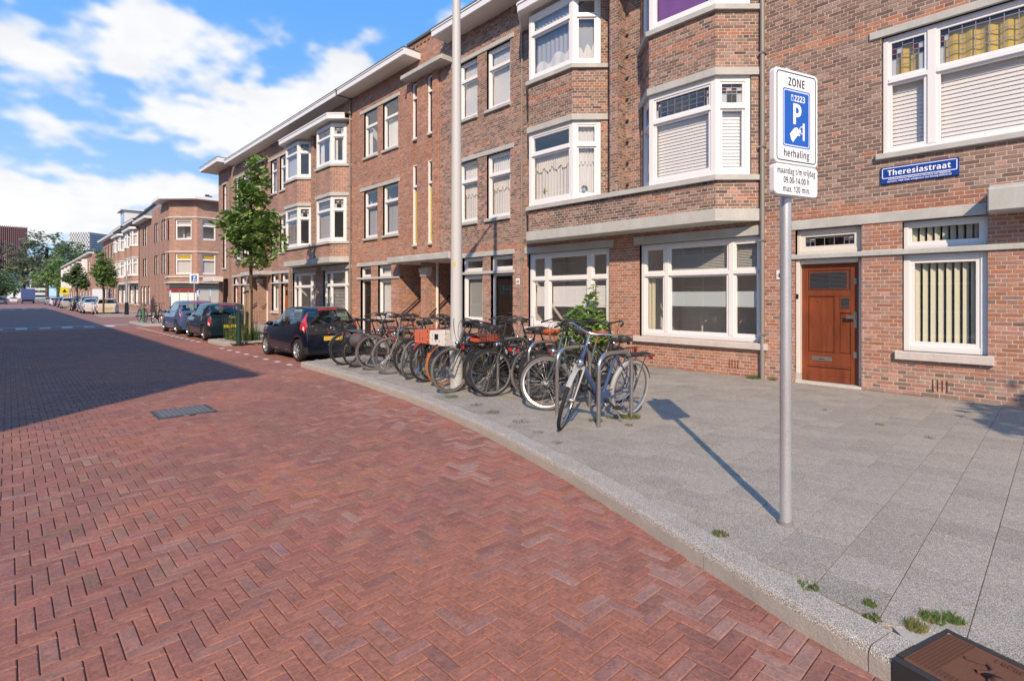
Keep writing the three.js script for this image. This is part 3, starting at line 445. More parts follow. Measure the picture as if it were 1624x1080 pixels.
function leaded(wm, L, z, style) { // came grid with separate panes; dark coloured corners
  const [x0, y0, x1, y1] = L, w = x1 - x0, h = y1 - y0, n = Math.max(2, Math.round(w / 0.155)), b = w > 0.9 ? 0.1 : 0, cw = b || w / (n || 1), came = new MB(), r = 0.0045;
  const pane = (a, c, d, e, m) => { const g = new MB(); g.quad([a, c, z], [d, c, z], [d, e, z], [a, e, z]); g.mesh('pane', m, wm); };
  const bar = (a, c, d, e) => came.box(Math.min(a, d) - r, Math.min(c, e) - r, z - 0.005, Math.max(a, d) + r, Math.max(c, e) + r, z + 0.006);
  const inner0 = x0 + cw, inner1 = x1 - cw, cols = Math.max(1, Math.round((inner1 - inner0) / 0.16)), rows = style === 'low' ? 1 : 3, band = 0.12 * h;
  const ys = []; for (let j = 0; j <= rows; j++) ys.push(lerp(y0, y1 - band, j / rows));
  for (let i = 0; i < cols; i++) for (let j = 0; j < rows; j++) pane(lerp(inner0, inner1, i / cols), ys[j], lerp(inner0, inner1, (i + 1) / cols), ys[j + 1], M.glass);
  for (let i = 0; i < cols; i++) pane(lerp(inner0, inner1, i / cols), y1 - band, lerp(inner0, inner1, (i + 1) / cols), y1, stainMats[0]);
  for (const [a, c, s] of [[x0, inner0, 0], [inner1, x1, 1]]) { const m = (a + c) / 2, q = (f) => y0 + h * f; pane(a, q(0.82), c, y1, stainMats[0]); pane(a, q(0.66), m, q(0.82), stainMats[1]); pane(m, q(0.66), c, q(0.82), stainMats[2]); pane(s ? m : a, q(0.5), s ? c : m, q(0.66), stainMats[0]); pane(s ? a : m, q(0.0), s ? m : c, q(0.66), M.glass); pane(s ? m : a, q(0), s ? c : m, q(0.5), stainMats[style === 'low' ? 0 : 2]); bar(m, y0, m, q(0.82)); for (const f of [0.5, 0.66, 0.82]) bar(a, q(f), c, q(f)); }
  for (let i = 0; i <= cols; i++) { const x = lerp(inner0, inner1, i / cols); bar(x, y0, x, y1); } for (let j = 0; j <= rows; j++) bar(inner0, ys[j], inner1, ys[j]); bar(x0, y0, x0, y1); bar(x1, y0, x1, y1); bar(x0, y1, x1, y1); bar(x0, y0, x1, y0);
  came.mesh('leading', M.lead, wm);
}
// one window: outer frame, mullions, transoms, sashes (one mesh) with panes, hangings and the room behind as its own pieces
function win(g, x, y, z, ry, w, h, o = {}) {
  const { cols = [1], tr = 0, rec = 0.085, ft = 0.06, mw = 0.075, top = [], low = [], lead = [], room = true, sw = 0.045, mat = M.white, leadStyle } = o, mb = new MB(), zf = -rec, zb = -rec - 0.08;
  mb.bbox(0, 0, zb, ft, h, zf, 0.006).bbox(w - ft, 0, zb, w, h, zf, 0.006).bbox(ft, h - ft, zb, w - ft, h, zf - 0.001, 0.006).bbox(ft, 0, zb, w - ft, ft * 1.1, zf - 0.001, 0.006);
  const inner = w - 2 * ft - mw * (cols.length - 1), tot = cols.reduce((a, b) => a + b, 0), lights = []; let cx = ft;
  cols.forEach((c, i) => {
    const cw = inner * c / tot, x0 = cx, x1 = cx + cw; if (i) mb.bbox(x0 - mw, ft * 1.1, zb, x0, h - ft, zf + 0.004, 0.006);
    const zones = tr ? [[ft * 1.1, tr, low[i] ?? low[0], 0], [tr + 0.06, h - ft, top[i] ?? top[0], 1]] : [[ft * 1.1, h - ft, low[i] ?? low[0], 0]];
    if (tr) { mb.bbox(x0, tr, zb, x1, tr + 0.06, zf + 0.006, 0.006); mb.bbox(x0, tr - 0.012, zb, x1, tr, zf + 0.018, 0.004); }
    for (const [y0, y1, kind, up] of zones) { const s = up ? sw * 0.85 : sw, zs = zf - 0.016; mb.bbox(x0, y0, zb + 0.01, x0 + s, y1, zs, 0.004).bbox(x1 - s, y0, zb + 0.01, x1, y1, zs, 0.004).bbox(x0 + s, y0, zb + 0.01, x1 - s, y0 + s * 1.15, zs - 0.001, 0.004).bbox(x0 + s, y1 - s, zb + 0.01, x1 - s, y1, zs - 0.001, 0.004); lights.push({ L: [x0 + s, y0 + s * 1.15, x1 - s, y1 - s], kind, up, lead: up && (lead[i] ?? lead[0]) }); }
    cx = x1 + mw;
  });
  const m = mb.mesh('window', mat, g, [x, y, z]); m.rotation.y = ry;
  for (const { L, kind, lead: ld } of lights) {
    const zp = zf - 0.045; if (ld) leaded(m, L, zp, leadStyle); else { const q = new MB(); q.quad([L[0] - 0.005, L[1] - 0.005, zp], [L[2] + 0.005, L[1] - 0.005, zp], [L[2] + 0.005, L[3] + 0.005, zp], [L[0] - 0.005, L[3] + 0.005, zp]); q.mesh('pane', M.glass, m); }
    fillLight(m, [L[0] - 0.02, L[1] - 0.02, L[2] + 0.02, L[3] + 0.02], kind, zp - 0.09);
  }
  if (room) { const q = new MB(), a = -0.06, b = w + 0.06, c = -0.06, d = h + 0.06, zr = zb - 0.002, e = zr - (o.depth || 2.0); q.quad([a, c, e], [b, c, e], [b, d, e], [a, d, e]); q.quad([a, c, zr], [a, c, e], [a, d, e], [a, d, zr]); q.quad([b, c, e], [b, c, zr], [b, d, zr], [b, d, e]); q.quad([a, c, zr], [b, c, zr], [b, c, e], [a, c, e]); q.quad([a, d, e], [b, d, e], [b, d, zr], [a, d, zr]); q.mesh('room', M.room, m); }
  return m;
}
const trim = (g, name, mat, x0, y0, x1, y1, z1, z0 = -0.08) => new MB().bbox(x0, y0, z0, x1, y1, z1, 0.01).mesh(name, mat, g);
function eave(g, x0, x1, y, z, hgt = 0.2, ret = true) { // soffit board, white fascia, dark roof edge
  const s = new MB().box(x0, y, -0.3, x1, y + 0.03, z - 0.02).mesh('eave', M.soffit, g);
  const f = new MB(); f.bbox(x0, y - 0.02, z - 0.02, x1, y + hgt, z + 0.025, 0.012); f.bbox(x0, y + hgt - 0.05, z + 0.025, x1, y + hgt, z + 0.05, 0.01); if (ret) { f.box(x1, y - 0.02, -0.3, x1 + 0.03, y + hgt, z + 0.025); f.box(x0 - 0.03, y - 0.02, -0.3, x0, y + hgt, z + 0.025); } f.mesh('fascia', M.white, s);
  new MB().box(x0 - 0.04, y + hgt + 0.001, -3, x1 + 0.04, y + hgt + 0.035, z + 0.055).mesh('roof', M.roofEdge, g);
}

// ---------------------------------------------------------------- the terrace (facade plane z = 0, street towards +z)
const Y = { sill1: 3.72, lint1: 5.55, sill2: 6.83, lint2: 8.56, soffit: 9.42, band0: 2.65, band1: 2.79, thin0: 2.14, thin1: 2.225 };
const pick = (...ps) => { let r = rnd(); for (const [f, p] of ps) { if (r < p) return toneIndex(f); r -= p; } return toneIndex(ps[0][0]); };
const pipe = (g, x, y0, y1, z = 0.06, r = 0.04) => { const m = new MB().cyl([x, y0, z], [x, y1, z], r, r, 12); for (let y = y0 + 0.8; y < y1; y += 1.7) m.box(x - r - 0.012, y, z - 0.08, x + r + 0.012, y + 0.03, z + r + 0.008); return m.mesh('drainpipe', M.zinc, g); };
function numberPlate(text, x, y, label) { const t = canvasTex(128, 160, (c, w, h) => { c.fillStyle = '#eeece2'; c.fillRect(0, 0, w, h); c.fillStyle = '#1c2028'; c.font = '700 104px serif'; c.textAlign = 'center'; c.textBaseline = 'middle'; c.fillText(text, w / 2, h / 2 + 6); }); const g = thing('house_number', label, 'number plate', [x, y, 0.004]); new MB().bbox(-0.075, -0.085, 0, 0.075, 0.085, 0.012, 0.006).mesh('plate', M.white, g); const f = new THREE.Mesh(new THREE.PlaneGeometry(0.136, 0.156), std(0xffffff, { map: t, roughness: 0.3 })); f.name = 'number'; f.position.z = 0.0135; g.add(f); return g; }
function vent(g, x, y, n = 4, dx = 0.055) { const m = new MB(); for (let i = 0; i < n; i++) m.box(x + i * dx - 0.006, y, -0.01, x + i * dx + 0.006, y + 0.17, 0.0025); return m.mesh('air_vent', M.blackPaint, g); }
function terrace(label, x, real, tone) { const g = thing('terraced_house', label, 'house', [x, 0, 0], 0, 'brick terrace along the street'); return [g, new Walls(x, real, tone)]; }
function plainDoor(g, x, w, h, mat, opt = {}) {
  const f = new MB(); f.bbox(0, 0, -0.2, 0.07, h, -0.1, 0.006).bbox(w - 0.07, 0, -0.2, w, h, -0.1, 0.006).bbox(0.07, h - 0.06, -0.2, w - 0.07, h, -0.101, 0.006).box(0, -0.02, -0.3, w, 0.03, -0.02);
  f.mesh('door_frame', opt.frame || M.white, g, [x, 0, 0]);
  const d = new MB(), a = 0.07, b = w - 0.07, t = h - 0.06; d.bbox(a, 0.03, -0.2, b, t, -0.15, 0.004); const dm = d.mesh('door', mat, g, [x, 0, 0]);
  const wy = t * 0.8, q = new MB().bbox(a + 0.16, wy - 0.12, -0.15, b - 0.16, wy + 0.16, -0.142, 0.004); q.mesh('pane', M.carGlass, dm); new MB().bbox(a + 0.1, 0.2, -0.15, b - 0.1, t * 0.3, -0.14, 0.006).bbox(a + 0.1, t * 0.36, -0.15, b - 0.1, t * 0.66, -0.14, 0.006).mesh('panel', mat, dm);
  new MB().box(b - 0.09, t * 0.45, -0.15, b - 0.05, t * 0.45 + 0.18, -0.135).cyl([b - 0.07, t * 0.5, -0.14], [b - 0.07, t * 0.5, -0.09], 0.01).box(b - 0.18, t * 0.5 - 0.012, -0.1, b - 0.06, t * 0.5 + 0.012, -0.085).mesh('handle', M.steel, dm); return dm;
}

// house 42: big leaded window over a brown door
{
  const xL = -3.76, [g, W] = terrace('brown brick house with a wooden door and yellow curtained leaded window above the street name', xL, true, (x, y) => (y > 2.82 && y < 3.0 ? pick(['red', 0.85], ['pink', 0.15]) : y > 5.69 && y < 5.85 ? pick(['red', 0.7], ['brown', 0.3]) : y > 2.9 ? pick(['brown', 0.92], ['pink', 0.05], ['red', 0.03]) : y < 0.35 ? pick(['pink', 0.6], ['brown', 0.4]) : pick(['pink', 0.6], ['red', 0.35], ['brown', 0.05])));
  seed(101);
  const uw = [1.76, Y.sill1, 4.42, 5.57];
  W.panel(0, 0, 0, 0, 7.2, 0, 9.42, [[0.49, 0, 1.48, 2.14], [0.49, Y.thin1, 1.48, 2.65], [2.02, 0.66, 3.0, 2.14], [2.02, Y.thin1, 3.0, 2.65], uw, [1.76, Y.sill2, 4.42, 8.5], [0.34, Y.band0, 2.99, 2.82], [0.34, Y.thin0, 7.2, Y.thin1]], 0.2).finish(g);
  trim(g, 'lintel_band', M.stone, 0.34, 2.652, 2.99, 2.818, 0.02); trim(g, 'string_course', M.stone, 0.34, Y.thin0 + 0.001, 7.2, Y.thin1 - 0.001, 0.035, -0.1);
  trim(g, 'window_sill', M.stonePale, 1.93, 0.53, 3.07, 0.659, 0.075); trim(g, 'lintel', M.stone, 1.59, 5.57, 4.6, 5.69, 0.03); trim(g, 'window_sill', M.stone, 1.68, 3.645, 4.5, 3.735, 0.07); trim(g, 'lintel', M.stone, 1.59, 8.5, 4.6, 8.62, 0.03); trim(g, 'window_sill', M.stone, 1.68, 6.75, 4.5, 6.84, 0.07);
  new MB().bbox(3.03, 2.64, -0.1, 7.2, 2.95, 0.45, 0.015).box(3.05, 2.951, -0.1, 7.2, 2.99, 0.42).mesh('canopy', M.stone, g);
  win(g, 1.76, Y.sill1, 0, 0, 2.66, 1.85, { cols: [0.55, 1.5, 0.55], mw: 0.11, ft: 0.07, tr: 1.13, top: ['yellow', 'yellow', 'yellow'], low: ['wide', 'wide', 'wide'], lead: [1, 1, 1], rec: 0.05 });
  win(g, 1.76, Y.sill2, 0, 0, 2.66, 1.67, { cols: [0.55, 1.5, 0.55], mw: 0.11, tr: 1.08, low: ['sheer'], rec: 0.05 });
  win(g, 2.02, 0.66, 0, 0, 0.98, 1.48, { low: ['vertical'], ft: 0.085, sw: 0.05, rec: 0.07 }); win(g, 2.02, Y.thin1, 0, 0, 0.98, 0.425, { low: ['vertical'], ft: 0.06, sw: 0.04 });
  { const t = win(g, 0.49, Y.thin1, 0, 0, 0.99, 0.425, { ft: 0.065, sw: 0.06, mat: M.cream }); for (const p of t.children.filter((c) => c.name === 'pane')) t.remove(p); leaded(t, [0.128, 0.135, 0.862, 0.3], -0.13, 'low'); }
  { // the wooden door: panels, two small lights, letter plate, locks
    const f = new MB(); f.bbox(0, 0.16, -0.2, 0.06, 2.14, -0.02, 0.006).bbox(0.93, 0.16, -0.2, 0.99, 2.14, -0.1, 0.006).bbox(0.06, 2.06, -0.2, 0.93, 2.139, -0.06, 0.006); f.mesh('door_frame', M.cream, g, [0.49, 0, 0]); new MB().box(0, 0, -0.2, 0.06, 0.16, -0.015).box(0.93, 0, -0.2, 0.99, 0.16, -0.1).mesh('frame_foot', M.stone, g, [0.49, 0, 0]);
    new MB().box(0, -0.05, -0.3, 0.99, 0.035, 0.0).mesh('doorstep', M.stonePale, g, [0.49, 0, 0]);
    const d = new MB(), zf = -0.14; // stiles and rails around sunk panels
    const R = (x0, y0, x1, y1, z = zf) => d.bbox(x0, y0, -0.2, x1, y1, z, 0.007);
    R(0.06, 0.04, 0.16, 2.06); R(0.80, 0.04, 0.93, 2.06); R(0.16, 1.94, 0.80, 2.06); R(0.16, 1.50, 0.80, 1.60); R(0.16, 0.32, 0.80, 0.54); R(0.56, 0.54, 0.64, 1.50); R(0.64, 1.22, 0.80, 1.28); R(0.16, 0.04, 0.80, 0.13, zf + 0.012); R(0.16, 0.29, 0.80, 0.32, zf + 0.012);
    d.box(0.16, 0.13, -0.2, 0.8, 0.29, zf - 0.012); const door = d.mesh('door', M.doorWood, g, [0.49, 0, 0]);
    new MB().bbox(0.16, 0.54, -0.2, 0.56, 1.50, zf - 0.018, 0.012).mesh('panel', M.doorWood, door); new MB().bbox(0.64, 0.54, -0.2, 0.80, 1.22, zf - 0.018, 0.012).mesh('panel', M.doorWood, door);
    for (const [x0, y0, x1, y1] of [[0.19, 1.63, 0.75, 1.91], [0.665, 1.305, 0.785, 1.475]]) { const p = new MB().bbox(x0 - 0.02, y0 - 0.02, -0.2, x1 + 0.02, y1 + 0.02, zf - 0.004, 0.006); p.mesh('glazing_bead', M.doorWood, door); const q = new MB().box(x0, y0, -0.2, x1, y1, zf - 0.0035); q.mesh('pane', M.carGlass, door); const s = new MB(); for (let y = y0 + 0.01; y < y1; y += 0.022) s.box(x0, y, zf - 0.003, x1, y + 0.007, zf + 0.001); s.mesh('glazing_bars', M.steel, door); }
    R(0.16, 1.60, 0.8, 1.61);
    new MB().bbox(0.22, 0.395, zf - 0.002, 0.53, 0.465, zf + 0.01, 0.004).mesh('letter_plate', M.steel, door); new MB().box(0.33, 0.42, zf + 0.01, 0.42, 0.432, zf + 0.0115).mesh('letter_plate_label', M.blackPaint, door);
    new MB().bbox(0.845, 0.98, zf, 0.895, 1.24, zf + 0.012, 0.004).cyl([0.87, 1.16, zf], [0.87, 1.16, zf + 0.05], 0.012).bbox(0.75, 1.13, zf + 0.04, 0.885, 1.19, zf + 0.06, 0.006).mesh('handle', M.steel, door);
    for (const y of [0.48, 1.7]) new MB().bbox(0.845, y, zf, 0.895, y + 0.1, zf + 0.012, 0.004).mesh('lock', M.steel, door);
    new MB().cyl([0.32, 1.42, zf - 0.02], [0.32, 1.42, zf - 0.006], 0.014).mesh('spy_hole', M.steel, door);
    new MB().bbox(0.012, 1.46, -0.02, 0.046, 1.54, -0.004, 0.004).mesh('door_bell', M.blackPaint, g, [0.49, 0, 0]);
  }
  vent(g, 2.39, 0.09); eave(g, 0, 7.2, Y.soffit, 0.6);
}

function bayHouse(xL, real, label, tone, o) { // two canted bays over a shared spandrel
  const [g, W] = terrace(label, xL, real, tone), p = 0.58, r45 = Math.PI / 4; seed(o.seed);
  const A = [0.81, 2.23], B = [4.23, 5.62], wa = [0.23, 0.70, 2.83, 2.62], wb = [3.64, 0.64, 6.23, 2.62];
  W.panel(0, 0, 0, 0, 6.3, 0, 3.12, [wa, wb, [0.1, 2.62, 2.95, 2.8], [3.49, 2.62, 6.27, 2.8]]);
  trim(g, 'lintel', M.stone, 0.1, 2.621, 2.95, 2.799, 0.025); trim(g, 'lintel', M.stone, 3.49, 2.621, 6.27, 2.799, 0.025); trim(g, 'window_sill', M.stonePale, 0.13, 0.58, 2.95, 0.699, 0.09); trim(g, 'window_sill', M.stonePale, 3.52, 0.52, 6.33, 0.639, 0.09);
  const ring = (x0, x1, e, y0, y1, name, mat) => new MB().prism([[x0 - p - e, 0.001], [x0 - e * 0.41, p + e], [x1 + e * 0.41, p + e], [x1 + p + e, 0.001]], y0, y1).mesh(name, mat, g);
  ring(A[0], B[1], 0.06, 2.88, 3.1, 'concrete_band', M.stone);
  W.panel(A[0], p, 0, 0, B[1] - A[0], 3.1, 3.625, [], 0).panel(B[1], p, r45, 0, p * 1.4142, 3.1, 3.625, [], 0).panel(A[0] - p, 0, -r45, 0, p * 1.4142, 3.1, 3.625, [], 0);
  ring(A[0], B[1], 0.075, 3.625, Y.sill1, 'sill_course', M.stone);
  const f1 = Y.lint1 - Y.sill1, f2 = 8.47 - Y.sill2, fl = p * 1.4142;
  for (const [[x0, x1], k] of [[A, 0], [B, 1]]) {
    ring(x0, x1, 0.045, Y.lint1, 5.685, 'lintel', M.stone); ring(x0, x1, 0.075, 6.735, Y.sill2, 'window_sill', M.stone);
    W.panel(x0, p, 0, 0, x1 - x0, 5.685, 6.735, [], 0).panel(x1, p, r45, 0, fl, 5.685, 6.735, [], 0).panel(x0 - p, 0, -r45, 0, fl, 5.685, 6.735, [], 0);
    for (const [y, h, fill, lead, q] of [[Y.sill1, f1, o.f1[k], o.l1[k], 1], [Y.sill2, f2, o.f2[k], o.l2[k], 0]]) {
      win(g, x0 - 0.02, y, p, 0, x1 - x0 + 0.02, h, { rec: 0.03, ft: 0.11, tr: h * 0.68, top: [fill[0]], low: [fill[1]], lead: [lead], room: false });
      win(g, x1, y, p, r45, fl - 0.17, h, { rec: 0.035, ft: 0.1, tr: h * 0.68, top: [fill[2]], low: [fill[3]], lead: [lead], room: false }); win(g, x0 - p + 0.12, y, 0.12, -r45, fl - 0.17, h, { rec: 0.035, ft: 0.1, tr: h * 0.68, top: [fill[2]], low: [fill[3]], lead: [lead], room: false });
      W.panel(x1, p, r45, fl - 0.17, fl, y, y + h, [], 0).panel(x0 - p, 0, -r45, 0, 0.17, y, y + h, [], 0);
      const b = new MB(), a = x0 - p - 0.02, c = x1 + p + 0.02, yb = y - 0.05, yt = y + h + 0.05, e = -2.4; b.quad([a, yb, e], [c, yb, e], [c, yt, e], [a, yt, e]); b.quad([a, yb, 0], [a, yb, e], [a, yt, e], [a, yt, 0]); b.quad([c, yb, e], [c, yb, 0], [c, yt, 0], [c, yt, e]); b.quad([a, yb, 0], [c, yb, 0], [c, yb, e], [a, yb, e]); b.quad([a, yt, e], [c, yt, e], [c, yt, 0], [a, yt, 0]); b.mesh('room', M.room, g); void q;
    }
  }
  W.panel(0, 0, 0, 0, 0.23, 3.12, 9.42).panel(0, 0, 0, 6.2, 6.3, 3.12, 9.42).panel(0, 0, 0, 2.81, 3.65, Y.sill1, 8.6).panel(0, 0, 0, 0.23, 6.2, 8.6, 9.42);
  W.panel(3.06, 0.3, 0, 0, 0.22, Y.sill1, 8.57, [], 0).panel(3.28, 0.3, Math.PI / 2, 0, 0.3, Y.sill1, 8.57, [], 0).panel(3.06, 0, -Math.PI / 2, 0, 0.3, Y.sill1, 8.57, [], 0);
  if (real) new MB().prism([[A[0] - 0.3, 0.0], [A[0] + 0.02, p - 0.17], [A[1] - 0.02, p - 0.17], [A[1] + 0.3, 0.0]], 3.79, 3.825).mesh('inner_sill', M.white, g);
  if (real) { const d = new MB(); for (let y = 3.95; y < 8.5; y += 0.475) d.box(3.3, y, -0.01, 3.36, y + 0.045, 0.035); d.mesh('wall_anchors', M.iron, g); }
  { const s = new MB().prism([[0.0, 0.001], [0.66, 0.8], [5.8, 0.8], [6.3, 0.25], [6.3, 0.001]], 8.57, 8.6).mesh('bay_eave', M.soffit, g); const f = new MB(); const P = [[0.0, 0.0], [0.66, 0.8], [5.8, 0.8], [6.3, 0.3]]; for (let i = 0; i < 3; i++) { const [a, b] = [P[i], P[i + 1]], L = Math.hypot(b[0] - a[0], b[1] - a[1]); f.at(a[0], 0, a[1], Math.atan2(-(b[1] - a[1]), b[0] - a[0])); f.bbox(0, 8.55, -0.03, L, 8.78, 0.02, 0.01); f.bbox(0, 8.72, 0.02, L, 8.78, 0.045, 0.008); } f.home().mesh('fascia', M.white, s); new MB().prism([[0.0, 0.001], [0.64, 0.83], [5.82, 0.83], [6.34, 0.3], [6.34, 0.001]], 8.781, 8.81).mesh('bay_roof', M.roofEdge, g); }
  win(g, wa[0], wa[1], 0, 0, 2.6, 1.92, { cols: [0.5, 1.4, 0.5], tr: 1.22, ft: 0.1, mw: 0.13, low: o.g[0], top: o.gt[0], rec: 0.07, depth: 1.5 }); win(g, wb[0], wb[1], 0, 0, 2.59, 1.98, { cols: [0.5, 1.36, 0.5], tr: 1.3, ft: 0.09, mw: 0.1, low: o.g[1], top: o.gt[1], rec: 0.07, depth: 1.7 });
  W.finish(g); pipe(g, 6.255, 0, 9.4); pipe(g, 0.03, 0, 9.4, 0.04, 0.025); if (real) { vent(g, 5.62, 0.13); vent(g, 3.3, 0.16); }
  eave(g, 0, 6.3, Y.soffit, 0.6, 0.2, false); return g;
}
bayHouse(-10.06, true, 'brown brick house with paired bay windows and a concrete band, behind the blue bicycle', (x, y, z) => { const sp = y > 3.1 && y < 3.62 && x < -6.0 && x > -8.5; if (sp) return pick(['dark', 0.5], ['brown', 0.5]); if (y > 6.3 && y < 6.42 && z > 0.1) return pick(['red', 0.8], ['pink', 0.2]); if (y < 2.9) return pick(['red', 0.62], ['pink', 0.34], ['brown', 0.04]); return pick(['brown', 0.78], ['pink', 0.12], ['red', 0.05], ['dark', 0.05]); }, {
  seed: 202, f1: [[null, 'lace', 'sheer', 'lace'], [null, 'wide', null, 'wide']], l1: [0, 1], f2: [['sheerGrey', 'ruffle', null, 'ruffle'], ['purple', 'purple', 'purple', 'purple']], l2: [0, 0], g: [['pleat', 'pleat', 'pleat'], ['drape', 'film', 'film']], gt: [[null], [null, 'venetian', 'venetian']] });
bayHouse(-26.06, false, 'red brick house with paired bay windows behind the small dark hatchback', null, { seed: 303, f1: [['sheer', 'venetian', null, null], ['venetian', 'sheerGrey', null, null]], l1: [1, 1], f2: [[null, 'sheerGrey', null, null], [null, 'drapes', null, 'drapes']], l2: [1, 1], g: [['sheer', 'frost', 'sheer'], ['shutter', 'shutter', 'shutter']], gt: [[null], ['shutter', 'shutter', 'shutter']] });

function flatRight(xL, real, label, tone, o) { // paired windows, door and window below
  const [g, W] = terrace(label, xL, real, tone); seed(o.seed);
  const up = [[1.0, Y.sill1, 1.87, Y.lint1], [2.29, Y.sill1, 3.27, Y.lint1], [1.0, Y.sill2, 1.87, Y.lint2], [2.29, Y.sill2, 3.27, Y.lint2]], d = [2.46, 0, 3.37, Y.thin0];
  W.panel(0, 0, 0, 0, 3.74, 0, 9.42, [...up, d, [1.16, 0.75, 2.1, Y.thin0], [1.16, Y.thin1, 2.1, Y.band0], [2.46, Y.thin1, 3.37, Y.band0], [1.05, Y.band0, 3.45, Y.band1], [1.05, Y.thin0, 3.45, Y.thin1], [0.65, Y.lint1, 3.42, 5.685], [0.65, Y.lint2, 3.42, 8.69], [0, 0, 0.6, 2.62, true]]); if (o.para) W.panel(0, 0, 0, 0, 0.44, 9.42, 10.08, [], 0); W.finish(g);
  trim(g, 'lintel', M.stone, 0.65, Y.lint1 + 0.001, 3.42, 5.684, 0.03); trim(g, 'lintel', M.stone, 0.65, Y.lint2 + 0.001, 3.42, 8.689, 0.03); trim(g, 'lintel_band', M.stone, 1.05, Y.band0 + 0.001, 3.45, Y.band1 - 0.001, 0.03); trim(g, 'string_course', M.stone, 1.05, Y.thin0 + 0.001, 3.45, Y.thin1 - 0.001, 0.035);
  for (const [a, b, c] of up) trim(g, 'window_sill', M.stone, a - 0.06, b - 0.09, c + 0.03, b - 0.001, 0.07); trim(g, 'window_sill', M.stonePale, 1.08, 0.62, 2.16, 0.749, 0.08);
  up.forEach(([a, b, c, e], i) => win(g, a, b, 0, 0, c - a, e - b, { tr: (e - b) * 0.66, low: [o.fill[i][1]], top: [o.fill[i][0]], rec: 0.07 }));
  win(g, 1.16, 0.75, 0, 0, 0.94, 1.39, { low: [o.gw], ft: 0.08 }); win(g, 1.16, Y.thin1, 0, 0, 0.94, 0.425, {}); win(g, 2.46, Y.thin1, 0, 0, 0.91, 0.425, {});
  plainDoor(g, 2.46, 0.91, Y.thin0, o.door);
  if (o.para) new MB().box(0, 10.08, -0.3, 0.44, 10.16, 0.06).mesh('coping', M.roofEdge, g); if (o.eave) eave(g, o.eave[0], o.eave[1], Y.soffit, 0.6, 0.2, o.eave[2]); else new MB().box(0, 9.42, -0.3, 3.74, 9.5, 0.05).mesh('roof', M.roofEdge, g);
  return g;
}
